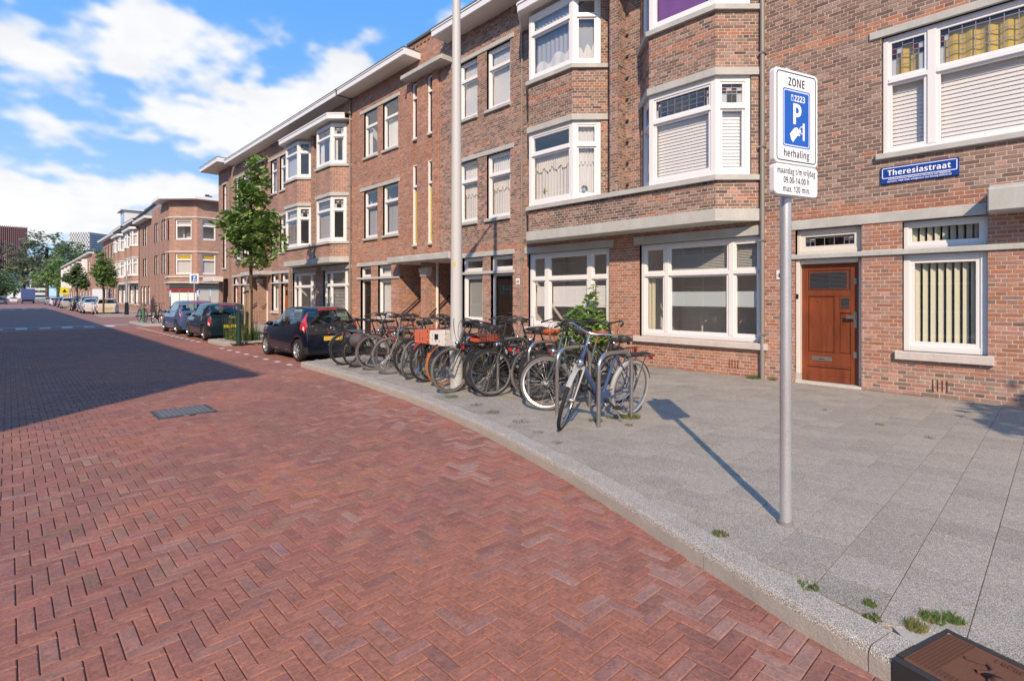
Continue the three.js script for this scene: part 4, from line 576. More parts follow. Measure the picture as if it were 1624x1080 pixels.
function flatLeft(xL, real, label, tone, o) { // mirrored windows plus the shared stair: slit windows above an open porch
  const [g, W] = terrace(label, xL, real, tone); seed(o.seed); const H = o.parapet ? 10.08 : 9.42;
  const up = [[1.09, Y.sill1, 2.11, Y.lint1], [2.51, Y.sill1, 3.56, Y.lint1], [1.09, Y.sill2, 2.11, Y.lint2], [2.51, Y.sill2, 3.56, Y.lint2]], sl = [[4.58, 3.24, 4.88, 5.92], [4.58, 6.81, 4.88, 8.66], [5.47, 3.24, 5.75, 5.92], [5.47, 6.81, 5.75, 8.66]];
  const holes = [...up, [0.8, 0, 1.62, Y.thin0], [0.8, Y.thin1, 1.62, Y.band0], [2.15, 0.75, 3.09, Y.thin0], [2.15, Y.thin1, 3.09, Y.band0], [0.53, Y.band0, 3.65, Y.band1], [0.53, Y.thin0, 3.65, Y.thin1], [0.79, Y.lint1, 3.68, 5.685], [0.79, Y.lint2, 3.68, 8.69], [3.65, 0, 6.05, 2.62, true]];
  W.panel(0, 0, 0, 0, 4.25, 0, 9.42, holes.filter((h) => h[0] < 3.7).map((h) => [h[0], h[1], Math.min(h[2], 4.25), h[3], h[4]])); W.panel(0, 0, 0, 4.25, 6.05, 2.62, H, sl);
  for (const [a, b] of [[4.28, 4.57], [4.9, 5.46], [5.77, 6.04]]) { W.panel(a, 0.1, 0, 0, b - a, 2.85, 8.73, [], 0).panel(b, 0.1, Math.PI / 2, 0, 0.1, 2.85, 8.73, [], 0).panel(a, 0, -Math.PI / 2, 0, 0.1, 2.85, 8.73, [], 0); }
  // porch: two straight stairs between side walls
  W.panel(3.65, 0, Math.PI / 2, 0, 2.6, 0, 2.62, [], 0).panel(5.25, -0.0, Math.PI / 2, 0, 2.6, 0, 2.62, [], 0).panel(4.98, -2.6, -Math.PI / 2, 0, 2.6, 0, 2.62, [], 0).panel(4.98, 0.0, 0, 0, 0.27, 0, 2.62, [], 0).panel(6.65, -2.6, -Math.PI / 2, 0, 2.6, 0, 2.62, [], 0).panel(3.65, -2.6, 0, 0, 3.0, 0, 2.62, [], 0); W.finish(g);
  new MB().bbox(4.9, 2.3, -0.2, 5.33, 2.45, 0.05, 0.02).bbox(4.94, 2.16, -0.2, 5.29, 2.3, 0.03, 0.02).mesh('capital', M.stonePale, g);
  { const s = new MB(); s.box(3.65, 2.62, -2.7, 6.65, 2.7, 0.0); s.mesh('porch_ceiling', M.soffit, g); for (let i = 0; i < 8; i++) for (const [a, b] of [[3.66, 4.97], [5.26, 6.64]]) new MB().box(a, 0, -0.85 - i * 0.22, b, 0.17 * (i + 1), -0.6 - i * 0.22, 'd').mesh('step', M.stone, g); }
  for (const [x, z0, z1] of [[3.74, -0.05, -1.0], [5.34, -0.1, -1.05]]) new MB().cyl([x, 0.88, z0], [x, 1.62, z1], 0.022).cyl([x, 1.05, z0 - 0.22], [x - 0.09, 1.0, z0 - 0.22], 0.008).cyl([x, 1.44, z1 + 0.2], [x - 0.09, 1.4, z1 + 0.2], 0.008).mesh('handrail', M.blackPaint, g);
  new MB().cyl([5.33, 0, -0.42], [5.33, 2.62, -0.42], 0.05).mesh('porch_pipe', M.cream, g);
  new MB().bbox(3.66, 2.63, -0.1, 7.2, 2.83, 0.5, 0.02).mesh('canopy', M.stone, g);
  new MB().bbox(4.41, 8.735, -0.1, 6.75, 8.885, 0.45, 0.02).mesh('slab', M.stone, g);
  trim(g, 'lintel', M.stone, 0.79, Y.lint1 + 0.001, 3.68, 5.684, 0.03); trim(g, 'lintel', M.stone, 0.79, Y.lint2 + 0.001, 3.68, 8.689, 0.03); trim(g, 'lintel_band', M.stone, 0.53, Y.band0 + 0.001, 3.65, Y.band1 - 0.001, 0.03); trim(g, 'string_course', M.stone, 0.53, Y.thin0 + 0.001, 3.65, Y.thin1 - 0.001, 0.035);
  for (const [a, b, c] of up) trim(g, 'window_sill', M.stone, a - 0.03, b - 0.09, c + 0.06, b - 0.001, 0.07); trim(g, 'window_sill', M.stonePale, 2.1, 0.62, 3.15, 0.749, 0.08);
  up.forEach(([a, b, c, e], i) => win(g, a, b, 0, 0, c - a, e - b, { tr: (e - b) * 0.66, low: [o.fill[i][1]], top: [o.fill[i][0]], rec: 0.07 }));
  for (const [a, b, c, e] of sl) { win(g, a, b, 0, 0, c - a, e - b, { tr: (e - b) * 0.72, rec: -0.04, ft: 0.03, sw: 0.012, low: [b < 4 ? 'yellow' : null] }); trim(g, 'window_sill', M.stonePale, a - 0.02, b - 0.07, c + 0.02, b - 0.001, 0.09); }
  win(g, 2.15, 0.75, 0, 0, 0.94, 1.39, { low: ['venetianWhite'], ft: 0.08 }); win(g, 2.15, Y.thin1, 0, 0, 0.94, 0.425, { low: ['venetianWhite'] }); win(g, 0.8, Y.thin1, 0, 0, 0.82, 0.425, {}); plainDoor(g, 0.8, 0.82, Y.thin0, o.door);
  if (o.parapet) { new MB().box(4.2, 10.08, -0.3, 6.05, 10.16, 0.06).mesh('coping', M.roofEdge, g); const d = new MB(); for (let x = 4.3; x < 6; x += 0.22) d.box(x, 9.9, 0.001, x + 0.11, 9.96, 0.03); d.mesh('dentils', std(C(0.3, 0.16, 0.11)), g); }
  eave(g, o.eave[0], o.eave[1], Y.soffit, 0.6, 0.2, true); pipe(g, 0.03, 0, 9.4, 0.04, 0.025); return g;
}
flatRight(-13.8, true, 'brown brick house with a very dark door and lace curtained windows behind the lamp post', (x, y) => (y > 2.79 && y < 2.95 ? pick(['red', 0.75], ['pink', 0.25]) : y < 2.7 ? pick(['pink', 0.6], ['brown', 0.4]) : pick(['brown', 0.6], ['pink', 0.3], ['dark', 0.06], ['red', 0.04])), { seed: 404, fill: [['sheer', 'lace'], ['sheer', 'lace'], ['venetianWhite', 'venetianWhite'], ['venetianWhite', 'venetianWhite']], gw: 'venetian', door: M.doorDark, eave: [0.42, 3.74, false], para: true });
flatLeft(-19.85, true, 'red brick house with slit stair windows over an open porch and two handrails', (x, y) => pick(['red', 0.55], ['pink', 0.4], ['brown', 0.05]), { seed: 505, fill: [[null, 'sheerGrey'], [null, 'sheerGrey'], [null, 'drapes'], [null, 'sheer']], door: M.doorDark, eave: [0, 4.93], parapet: true });
flatRight(-29.8, false, 'red brick house with an orange door between the street tree and the dark hatchback', null, { seed: 606, fill: [[null, 'sheerGrey'], [null, null], [null, 'sheerGrey'], [null, null]], gw: 'sheer', door: M.doorOrange, eave: [0, 3.74, false] });
flatLeft(-35.85, false, 'red brick house with an orange door and porch behind the street tree', null, { seed: 707, fill: [[null, null], [null, 'sheer'], [null, null], [null, 'sheer']], door: M.doorOrange, eave: [1.15, 6.05] });
{ // end house of the row with a higher eave
  const xL = -38.3, [g, W] = terrace('narrow end house of the red brick row with a higher eave and brown awning', xL, false, null);
  W.panel(0, 0, 0, 0, 2.45, 2.62, 9.7, [[1.0, 3.3, 1.6, 5.55], [1.0, 6.9, 1.6, 8.6]]).panel(2.45, 0, 0, 0, 0, 0, 0).panel(0, -10, -Math.PI / 2, 0, 10, 0, 9.7, [], 0).panel(2.45, 0, Math.PI / 2, 0, 0.02, 0, 2.6, [], 0).panel(2.1, 0, 0, 0, 0.35, 0, 2.62, [], 0).finish(g);
  win(g, 1.0, 3.3, 0, 0, 0.6, 2.25, { tr: 1.5 }); win(g, 1.0, 6.9, 0, 0, 0.6, 1.7, { tr: 1.1 }); trim(g, 'window_sill', M.stonePale, 0.9, 3.2, 1.7, 3.299, 0.07); trim(g, 'lintel', M.stone, 0.8, 5.55, 1.75, 5.68, 0.03); trim(g, 'lintel', M.stone, 0.8, 8.6, 1.75, 8.72, 0.03);
  new MB().bbox(-1.6, 2.45, -1.4, 1.0, 2.75, 0.55, 0.03).mesh('awning', M.cream, g); new MB().box(0, 0, -1.6, 2.1, 2.6, -1.5).mesh('door', M.doorDark, g); new MB().bbox(1.3, 0, -1.5, 2.0, 2.3, -1.42).mesh('door_panel', M.doorOrange, g); new MB().box(0.9, 0, -0.2, 1.15, 2.6, 0).mesh('pillar', M.doorDark, g);
  eave(g, -0.7, 3.2, 9.6, 0.9, 0.24);
}
{ // backs of the terrace so the row is a solid building
  const g = new MB(); g.box(-38.2, 0, -10, 3.4, 9.3, -9.8); const o = struct(g, 'rear_wall', M.wallFar); tag(o, 'plain rear wall of the brick terrace', null);
}

// ---------------------------------------------------------------- street furniture
{ // lamp post by the bicycles
  const g = thing('lamp_post', 'tall pale grey lamp post standing among the parked bicycles', 'lamp post', [-6.77, 0, 4.75]);
  new MB().cyl([0, -0.02, 0], [0, 1.0, 0], 0.103, 0.1, 24).cyl([0, 1.0, 0], [0, 8.3, 0], 0.098, 0.05, 24).mesh('pole', M.poleWhite, g);
  new MB().bbox(-0.05, 0.45, 0.085, 0.05, 0.8, 0.104, 0.008).mesh('hatch', M.poleWhite, g); new MB().cyl([0, -0.02, 0], [0, 0.035, 0], 0.125, 0.118, 24).mesh('collar', M.zinc, g); new MB().at(0, 0, 0, 0.55).bbox(-0.02, 1.98, 0.05, 0.02, 2.05, 0.0945, 0.002).home().mesh('sticker', M.plate, g);
  new MB().cyl([0, 8.2, 0], [0, 8.32, 0.5], 0.04, 0.035, 14).cyl([0, 8.32, 0.5], [0, 8.38, 1.0], 0.035, 0.03, 14).mesh('arm', M.poleWhite, g);
  const h = new MB(); h.geo(new THREE.SphereGeometry(1, 18, 10), new THREE.Matrix4().makeScale(0.14, 0.07, 0.4).setPosition(0, 8.4, 1.28)); h.mesh('lamp_head', M.galv, g);
}
function roundRect(c, x, y, w, h, r) { c.beginPath(); c.moveTo(x + r, y); c.arcTo(x + w, y, x + w, y + h, r); c.arcTo(x + w, y + h, x, y + h, r); c.arcTo(x, y + h, x, y, r); c.arcTo(x, y, x + w, y, r); c.closePath(); }
function fit(c, text, cx, y, w, font, size) { c.font = font.replace('$', size); const m = c.measureText(text).width; c.save(); c.translate(cx, y); c.scale(w / m, 1); c.textAlign = 'center'; c.textBaseline = 'middle'; c.fillText(text, 0, 0); c.restore(); }
function zoneFace(c, w, h) {
  c.fillStyle = '#f4f5f5'; c.fillRect(0, 0, w, h); c.strokeStyle = '#17181a'; c.lineWidth = 11; roundRect(c, 26, 26, w - 52, h - 52, 36); c.stroke();
  c.fillStyle = '#17181a'; fit(c, 'ZONE', w / 2, 112, 240, '700 $px sans-serif', 112); fit(c, 'herhaling', w / 2, h - 98, 370, '700 $px sans-serif', 96);
  c.fillStyle = '#1f5fc0'; roundRect(c, 106, 178, w - 212, 560, 26); c.fill(); c.strokeStyle = '#ffffff'; c.lineWidth = 9; roundRect(c, 122, 194, w - 244, 528, 18); c.stroke();
  c.fillStyle = '#ffffff'; fit(c, '2223', 342, 262, 158, '700 $px sans-serif', 84); c.strokeStyle = '#fff'; c.lineWidth = 5; roundRect(c, 224, 232, 26, 56, 5); c.stroke(); c.fillRect(231, 239, 12, 12); fit(c, 'P', 304, 414, 150, '700 $px sans-serif', 280);
  // hand putting a coin in the meter
  c.beginPath(); c.moveTo(222, 664); c.lineTo(206, 612); c.lineTo(268, 548); c.lineTo(306, 540); c.lineTo(330, 560); c.lineTo(356, 556); c.lineTo(368, 576); c.lineTo(330, 596); c.lineTo(352, 604); c.lineTo(342, 620); c.lineTo(318, 616); c.lineTo(278, 654); c.lineTo(248, 690); c.closePath(); c.fill();
  c.strokeStyle = '#ffffff'; c.lineWidth = 8; c.beginPath(); c.arc(376, 560, 34, 0, Math.PI * 2); c.stroke(); c.fillRect(392, 494, 18, 160); c.strokeStyle = '#1f5fc0'; c.lineWidth = 5; c.beginPath(); c.moveTo(268, 596); c.lineTo(308, 580); c.stroke(); c.strokeStyle = '#ffffff'; c.lineWidth = 4; roundRect(c, 388, 490, 26, 168, 8); c.stroke();
}
const zoneT = canvasTex(600, 900, zoneFace);
const underT = canvasTex(600, 290, (c, w, h) => { c.fillStyle = '#f4f5f5'; c.fillRect(0, 0, w, h); c.fillStyle = '#17181a'; fit(c, 'maandag t/m vrijdag', w / 2, 60, 545, '700 $px sans-serif', 84); fit(c, '09.00-14.00 h', w / 2, 148, 370, '700 $px sans-serif', 86); fit(c, 'max. 120 min.', w / 2, 234, 390, '700 $px sans-serif', 84); });
function roundPlate(w, h, r, d) { const s = new THREE.Shape(); const x = -w / 2; s.moveTo(x + r, 0); s.lineTo(x + w - r, 0); s.absarc(x + w - r, r, r, -Math.PI / 2, 0); s.lineTo(x + w, h - r); s.absarc(x + w - r, h - r, r, 0, Math.PI / 2); s.lineTo(x + r, h); s.absarc(x + r, h - r, r, Math.PI / 2, Math.PI); s.lineTo(x, r); s.absarc(x + r, r, r, Math.PI, 1.5 * Math.PI); return s; }
function plate(parent, name, w, h, y, t, edge) {
  const s = roundPlate(w, h, 0.028), o = new MB().geo(new THREE.ExtrudeGeometry(s, { depth: 0.03, bevelEnabled: true, bevelSize: 0.004, bevelThickness: 0.004, bevelSegments: 2, curveSegments: 8 }), new THREE.Matrix4().makeTranslation(0, 0, -0.03)).mesh(name, edge, parent, [0, y, 0.075]);
  const f = new THREE.ShapeGeometry(s, 8), uv = f.attributes.uv, p = f.attributes.position; for (let i = 0; i < p.count; i++) uv.setXY(i, (p.getX(i) + w / 2) / w, p.getY(i) / h); const face = new THREE.Mesh(f, std(0xffffff, { map: t, roughness: 0.35 })); face.name = 'face'; face.position.z = 0.0062; o.add(face); return o;
}
{
  const g = thing('parking_sign', 'galvanised pole with a white parking zone sign reading herhaling beside the kerb', 'sign', [-1.28, 0, 6.25], 71.1 * Math.PI / 180);
  new MB().cyl([0, -0.01, 0], [0, 2.98, 0], 0.035, 0.035, 24).cyl([0, 2.98, 0], [0, 3.0, 0], 0.037, 0.02, 24).mesh('pole', M.galv, g);
  new MB().cyl([0, -0.01, 0], [0, 0.02, 0], 0.05, 0.046, 20).mesh('collar', M.zinc, g); plate(g, 'zone_sign', 0.4, 0.6, 2.352, zoneT, M.white); plate(g, 'time_sign', 0.4, 0.19, 2.152, underT, M.white);
  new MB().box(-0.045, 2.2, -0.04, 0.045, 2.24, 0.05).box(-0.045, 2.5, -0.04, 0.045, 2.54, 0.05).box(-0.045, 2.8, -0.04, 0.045, 2.84, 0.05).mesh('bracket', M.galv, g);
}
{
  const g = thing('far_parking_sign', 'white parking zone sign on a thin pole behind the two parked hatchbacks', 'sign', [-37.4, 0, 1.6], 71 * Math.PI / 180);
  new MB().cyl([0, 0, 0], [0, 3.0, 0], 0.035, 0.035, 10).mesh('pole', M.galv, g); plate(g, 'zone_sign', 0.5, 0.62, 2.3, zoneT, M.white);
}
{
  const t = canvasTex(1024, 280, (c, w, h) => { c.fillStyle = '#17479e'; c.fillRect(0, 0, w, h); c.strokeStyle = '#fff'; c.lineWidth = 12; roundRect(c, 22, 20, w - 44, 168, 14); c.stroke(); c.fillStyle = '#fff'; fit(c, 'Theresiastraat', w / 2, 104, 840, '700 $px sans-serif', 128); fit(c, 'Adelheid Emma Wilhelmina Theresia van Waldeck-', w / 2 + 6, 214, 830, '700 $px sans-serif', 34); fit(c, 'Pyrmont, 1858-1934, echtgenote van Koning Willem III', w / 2, 252, 850, '700 $px sans-serif', 34); });
  const g = thing('street_name_sign', 'blue enamel street name plate reading Theresiastraat on the brick wall', 'sign', [-1.54, 3.255, 0]);
  new MB().bbox(-0.475, 0, 0.003, 0.475, 0.262, 0.03, 0.006).mesh('plate', std(C(0.012, 0.045, 0.22), { roughness: 0.25 }), g); const f = new THREE.Mesh(new THREE.PlaneGeometry(0.94, 0.252), std(0xffffff, { map: t, roughness: 0.25 })); f.name = 'face'; f.position.set(0, 0.131, 0.0315); g.add(f);
  for (const [x, y] of [[-0.45, 0.24], [0.45, 0.24], [-0.45, 0.02], [0.45, 0.02]]) new MB().cyl([x, y, 0.03], [x, y, 0.036], 0.008, 0.006, 8).mesh('screw', M.steel, g);
}
numberPlate('42', -3.51, 1.88, 'white enamel number plate 42 beside the wooden door'); numberPlate('40', -10.22, 1.9, 'white enamel number plate beside the very dark door');
{ // cast iron gully in the kerb line, with a rusty cover
  const g = thing('gully_cover', 'rusty iron gully cover with a bird emblem set in the kerb', 'drain cover', [-0.235, 0, 7.32], -0.3);
  const fr = new MB(); fr.box(-0.255, -0.3, 0.03, 0.27, -0.004, 0.07).box(-0.255, -0.3, -0.36, -0.235, 0.001, 0.03).box(0.235, -0.3, -0.36, 0.27, 0.001, 0.03).box(-0.235, -0.3, -0.36, 0.235, 0.001, -0.33); fr.mesh('frame', M.iron, g);
  const t = canvasTex(1024, 768, (c, w, h) => { c.fillStyle = '#6b4632'; c.fillRect(0, 0, w, h); for (let i = 0; i < 9000; i++) { const a = hash3(i, 1, 9), b = hash3(i, 2, 9), q = hash3(i, 3, 9); c.fillStyle = q > 0.5 ? 'rgba(150,92,60,0.25)' : 'rgba(48,30,24,0.3)'; c.fillRect(a * w, b * h, 3 + q * 5, 3 + q * 4); } });
  const cover = new MB().bbox(-0.233, -0.02, -0.328, 0.233, 0, 0.03, 0.003); const cm = cover.mesh('cover', std(0xffffff, { map: null, color: C(0.17, 0.075, 0.043), roughness: 0.85, bumpMap: grainB, bumpScale: 0.004 }), g);
  const tp = new THREE.Mesh(new THREE.PlaneGeometry(0.46, 0.352), std(0xffffff, { map: t, roughness: 0.85 })); tp.name = 'rust_face'; tp.rotation.x = -Math.PI / 2; tp.position.set(0, 0.001, -0.149); cm.add(tp);
  const dots = new MB(); for (let i = 0; i < 7; i++) for (let j = 0; j < 22; j++) dots.box(-0.222 + i * 0.014, 0.001, -0.315 + j * 0.0152, -0.216 + i * 0.014, 0.0045, -0.307 + j * 0.0152); for (let i = 7; i < 30; i++) for (let j = 19; j < 22; j++) dots.box(-0.222 + i * 0.014, 0.001, -0.315 + j * 0.0152, -0.216 + i * 0.014, 0.0045, -0.307 + j * 0.0152); const dm = std(C(0.11, 0.05, 0.032), { roughness: 0.9 }); dots.mesh('studs', dm, cm);
  // emblem: two long-necked birds inside a raised ring of lettering
  const bird = (cx, cz, s, m) => { m.tube([[cx - 0.03 * s, 0.004, cz + 0.03], [cx - 0.01 * s, 0.004, cz - 0.005], [cx - 0.03 * s, 0.004, cz - 0.03], [cx - 0.045 * s, 0.004, cz - 0.02], [cx - 0.07 * s, 0.004, cz - 0.01]], 0.006, 6); m.geo(new THREE.SphereGeometry(1, 12, 8), new THREE.Matrix4().makeScale(0.034, 0.007, 0.02).setPosition(cx + 0.01 * s, 0.003, cz + 0.02)); m.tube([[cx, 0.004, cz + 0.035], [cx + 0.005, 0.004, cz + 0.06], [cx - 0.01 * s, 0.004, cz + 0.075]], 0.004, 5); m.tube([[cx + 0.03 * s, 0.004, cz + 0.01], [cx + 0.06 * s, 0.004, cz + 0.0], [cx + 0.07 * s, 0.004, cz + 0.03]], 0.006, 5); };
  const em = new MB(); em.mat(new THREE.Matrix4().makeScale(1.5, 1.2, 1.5).setPosition(0.02, 0, 0.06)); bird(-0.02, -0.16, 1, em); bird(0.085, -0.1, -1, em); em.mesh('emblem', dm, cm);
  const lt = new MB(); for (let i = 0; i < 13; i++) { const x = -0.05 + i * 0.02, z = -0.29 + 0.05 * (i / 12) ** 2; lt.box(x, 0.001, z - 0.014, x + 0.004, 0.005, z + 0.014); if (i % 3) lt.box(x, 0.001, z + (i % 2 ? 0.01 : -0.014), x + 0.013, 0.005, z + (i % 2 ? 0.014 : -0.01)); if (i % 2) lt.box(x + 0.01, 0.001, z - 0.008, x + 0.014, 0.005, z + 0.012); } lt.mesh('worn_lettering', dm, cm);
}
{ // manhole in the road
  const g = thing('manhole_cover', 'grey rectangular manhole cover set in the red brick road', 'manhole cover', [-8.6, RY, 8.18], -0.0);
  new MB().box(-0.34, -0.1, -0.36, 0.34, -0.001, 0.36).mesh('frame', M.iron, g); const c = new MB().bbox(-0.3, -0.01, -0.32, 0.3, 0.004, 0.32, 0.004); const cm = c.mesh('cover', std(C(0.16, 0.165, 0.17), { map: stoneT, roughness: 0.7, metalness: 0.3 }), g); const k = new MB(); for (let i = 0; i < 9; i++) for (let j = 0; j < 10; j++) k.box(-0.27 + i * 0.06, 0.004, -0.29 + j * 0.06, -0.235 + i * 0.06, 0.007, -0.255 + j * 0.06); k.mesh('studs', std(C(0.2, 0.205, 0.21), { roughness: 0.7, metalness: 0.3 }), cm);
}
// ---------------------------------------------------------------- bicycle stands
{
  const hoop = new MB().tube([[0, -0.1, 0.33], [0, 0.3, 0.33], [0, 0.62, 0.33], [0, 0.74, 0.31], [0, 0.82, 0.22], [0, 0.835, 0.1], [0, 0.835, -0.1], [0, 0.82, -0.22], [0, 0.74, -0.31], [0, 0.62, -0.33], [0, 0.3, -0.33], [0, -0.1, -0.33]], 0.024, 12, 60);
  const o = top(hoop, 'bicycle_stand', M.steel, 'steel hoop stand at the end of the row, holding the blue electric bicycle', 'bicycle stand', 'steel hoop stands among the bicycles', [-3.7, 0, 4.74]);
  for (const [x, z, l] of [[-4.44, 4.62, 'steel hoop stand next to the grey bicycle with the turned wheel'], [-5.26, 4.3, 'steel hoop stand beside the bicycle with the orange saddle'], [-6.02, 4.2, 'steel hoop stand behind the bicycle with the wire basket'], [-6.95, 4.1, 'steel hoop stand behind the lamp post'], [-7.75, 4.0, 'steel hoop stand behind the red bicycle'], [-8.55, 4.0, 'steel hoop stand behind the navy bicycle with silver rims'], [-9.35, 3.95, 'steel hoop stand between the grey and the maroon bicycles'], [-10.15, 3.95, 'steel hoop stand beside the bicycle with grey side bags']]) copyOf(o, l, [x, 0, z]);
}
// ---------------------------------------------------------------- bicycles
const paintOf = (r, g, b) => new THREE.MeshPhysicalMaterial({ color: C(r, g, b), roughness: 0.35, clearcoat: 0.5, clearcoatRoughness: 0.2 });
const bikeParts = {};
function wheelGeo() {
  if (bikeParts.tyre) return bikeParts;
  bikeParts.tyre = new THREE.TorusGeometry(0.333, 0.021, 10, 56); const r = new MB(); const prof = [[0.318, 0.013], [0.300, 0.009], [0.300, -0.009], [0.318, -0.013]]; for (let i = 0; i < 56; i++) { const a = i / 56 * Math.PI * 2, b = (i + 1) / 56 * Math.PI * 2; for (let k = 0; k < 3; k++) { const [r0, z0] = prof[k], [r1, z1] = prof[k + 1]; r.quad([Math.cos(a) * r0, Math.sin(a) * r0, z0], [Math.cos(a) * r1, Math.sin(a) * r1, z1], [Math.cos(b) * r1, Math.sin(b) * r1, z1], [Math.cos(b) * r0, Math.sin(b) * r0, z0]); } } bikeParts.rim = r.build();
  const s = new MB(); for (let i = 0; i < 30; i++) { const a = i / 30 * Math.PI * 2, q = a + (i % 2 ? 0.42 : -0.42), z = i % 4 < 2 ? 0.03 : -0.03; s.cyl([Math.cos(q) * 0.026, Math.sin(q) * 0.026, z], [Math.cos(a) * 0.302, Math.sin(a) * 0.302, 0], 0.0016, 0.0016, 3, false); } s.cyl([0, 0, -0.045], [0, 0, 0.045], 0.024, 0.024, 10); bikeParts.spokes = s.build(); return bikeParts;
}
function bicycle(label, street, head, o = {}) { // street = ground point of the wheel nearest the road, head = heading of the bicycle in the xz plane
  const L = Math.hypot(...head), hx = head[0] / L, hz = head[1] / L, off = (o.rear ? -1 : 1) * 0.56, g = thing('bicycle', label, 'bicycle', [street[0] - hx * off, 0.0, street[1] - hz * off], Math.atan2(-hz, hx), 'bicycles parked at the stands');
  g.rotation.order = 'YXZ'; g.rotation.x = o.lean || 0; const G = wheelGeo(), fm = o.paint, wr = o.r || 0.354;
  const axis0 = V3(0.30, 1.0, 0), ax = V3(0.085, -0.28, 0).normalize(), steer = new THREE.Matrix4().makeTranslation(0.30, 1.0, 0).multiply(new THREE.Matrix4().makeRotationAxis(ax, -(o.steer || 0))).multiply(new THREE.Matrix4().makeTranslation(-0.30, -1.0, 0)); void axis0;
  const wheel = (x, st, tyreM) => { const w = new THREE.Mesh(G.rim, o.rim || M.steel); w.name = 'wheel'; const m = new THREE.Matrix4().makeTranslation(x, 0.354, 0); if (st) m.premultiply(steer); w.applyMatrix4(m); const t = new THREE.Mesh(G.tyre, tyreM || M.rubber); t.name = 'tyre'; const s = new THREE.Mesh(G.spokes, M.steel); s.name = 'spokes'; for (const q of [w, t, s]) q.castShadow = q.receiveShadow = true; w.add(t, s); g.add(w); };
  wheel(0.56, true, o.tyreF || o.tyre); wheel(-0.55, false, o.tyre);
  const f = new MB(), S = [-0.22, 0.84, 0], B = [-0.03, 0.29, 0], Hb = [0.385, 0.72, 0], Ht = [0.315, 0.95, 0];
  f.cyl(B, S, 0.019, 0.019, 10).cyl(Hb, Ht, 0.02, 0.02, 10);
  if (o.type === 'mens') f.cyl([0.335, 0.9, 0], [-0.21, 0.82, 0], 0.018, 0.018, 10).cyl(Hb, B, 0.02, 0.02, 10); else if (o.type === 'ebike') { f.cyl([0.39, 0.75, 0], [0.06, 0.37, 0], 0.034, 0.03, 12).cyl([0.06, 0.37, 0], B, 0.03, 0.03, 12); f.bbox(-0.1, 0.24, -0.05, 0.06, 0.38, 0.05, 0.02); } else f.tube([[0.37, 0.78, 0], [0.28, 0.52, 0], [0.12, 0.38, 0], [-0.03, 0.29, 0]], 0.02, 10, 16).tube([[0.345, 0.88, 0], [0.22, 0.62, 0], [0.03, 0.5, 0], [-0.12, 0.54, 0]], 0.017, 10, 16);
  for (const z of [-0.055, 0.055]) f.cyl([B[0], B[1], z * 0.6], [-0.55, 0.354, z], 0.01, 0.009, 8).cyl([S[0] - 0.01, S[1] - 0.06, z * 0.3], [-0.55, 0.354, z], 0.008, 0.008, 8); f.mesh('frame', fm, g);
  const k = new MB().mat(steer); for (const z of [-0.055, 0.055]) k.cyl([0.392, 0.7, z], [0.56, 0.354, z], 0.013, 0.009, 8); k.box(0.375, 0.685, -0.065, 0.41, 0.72, 0.065); k.mesh('fork', o.forkM || fm, g);
  const hb = new MB().mat(steer); const hy = o.barY || 1.1; hb.cyl([0.315, 0.95, 0], [0.27, hy - 0.02, 0], 0.013, 0.013, 10).cyl([0.27, hy - 0.02, 0], [0.31, hy, 0], 0.013, 0.013, 8); hb.tube([[0.03, hy - 0.03, 0.31], [0.12, hy - 0.01, 0.3], [0.24, hy + 0.03, 0.22], [0.31, hy, 0.06], [0.31, hy, -0.06], [0.24, hy + 0.03, -0.22], [0.12, hy - 0.01, -0.3], [0.03, hy - 0.03, -0.31]], 0.0115, 8, 40); hb.mesh('handlebar', o.bar || M.iron, g);
  const gr = new MB().mat(steer); for (const z of [1, -1]) gr.cyl([0.02, hy - 0.032, 0.312 * z], [0.14, hy - 0.006, 0.297 * z], 0.017, 0.016, 8).cyl([0.14, hy - 0.03, 0.29 * z], [0.26, hy - 0.035, 0.23 * z], 0.007, 0.006, 6); gr.mesh('grips', o.gripM || M.plastic, g);
  new MB().mat(steer).tube([[0.24, hy, 0.2], [0.42, hy + 0.06, 0.12], [0.47, hy - 0.14, 0.05], [0.4, 0.72, 0.03]], 0.0035, 5, 20).mesh('cable', M.plastic, g); new MB().mat(steer).tube([[0.24, hy, -0.2], [0.45, hy + 0.03, -0.12], [0.46, hy - 0.18, -0.05], [0.38, 0.8, 0]], 0.0035, 5, 20).mesh('cable', M.plastic, g);
  const sd = new MB(); sd.geo(new THREE.SphereGeometry(1, 18, 12), new THREE.Matrix4().makeScale(0.11, 0.04, 0.095).setPosition(-0.33, 0.99, 0)); sd.geo(new THREE.SphereGeometry(1, 16, 10), new THREE.Matrix4().makeScale(0.14, 0.032, 0.038).setPosition(-0.2, 0.985, 0)); sd.cyl([-0.22, 0.84, 0], [-0.27, 0.97, 0], 0.012, 0.012, 8); for (const z of [-0.05, 0.05]) sd.cyl([-0.36, 0.93, z], [-0.36, 0.97, z], 0.018, 0.018, 8); sd.mesh('saddle', o.saddle || M.plastic, g);
  const guard = (x, a0, a1, st) => { const m = new MB(); if (st) m.mat(steer); const n = 18; for (let i = 0; i < n; i++) { const A = lerp(a0, a1, i / n), Bq = lerp(a0, a1, (i + 1) / n), R = 0.375; const pts = (a) => [[x + Math.cos(a) * R, 0.354 + Math.sin(a) * R, 0], [x + Math.cos(a) * (R - 0.012), 0.354 + Math.sin(a) * (R - 0.012), 0.027], [x + Math.cos(a) * (R - 0.012), 0.354 + Math.sin(a) * (R - 0.012), -0.027]]; const p = pts(A), q = pts(Bq); m.quad(p[0], q[0], q[1], p[1]); m.quad(p[2], q[2], q[0], p[0]); } m.mesh('mudguard', o.guardM || fm, g); }; if (!o.noGuard) { guard(-0.55, 0.1, 2.9, false); guard(0.56, 0.7, 2.5, true); }
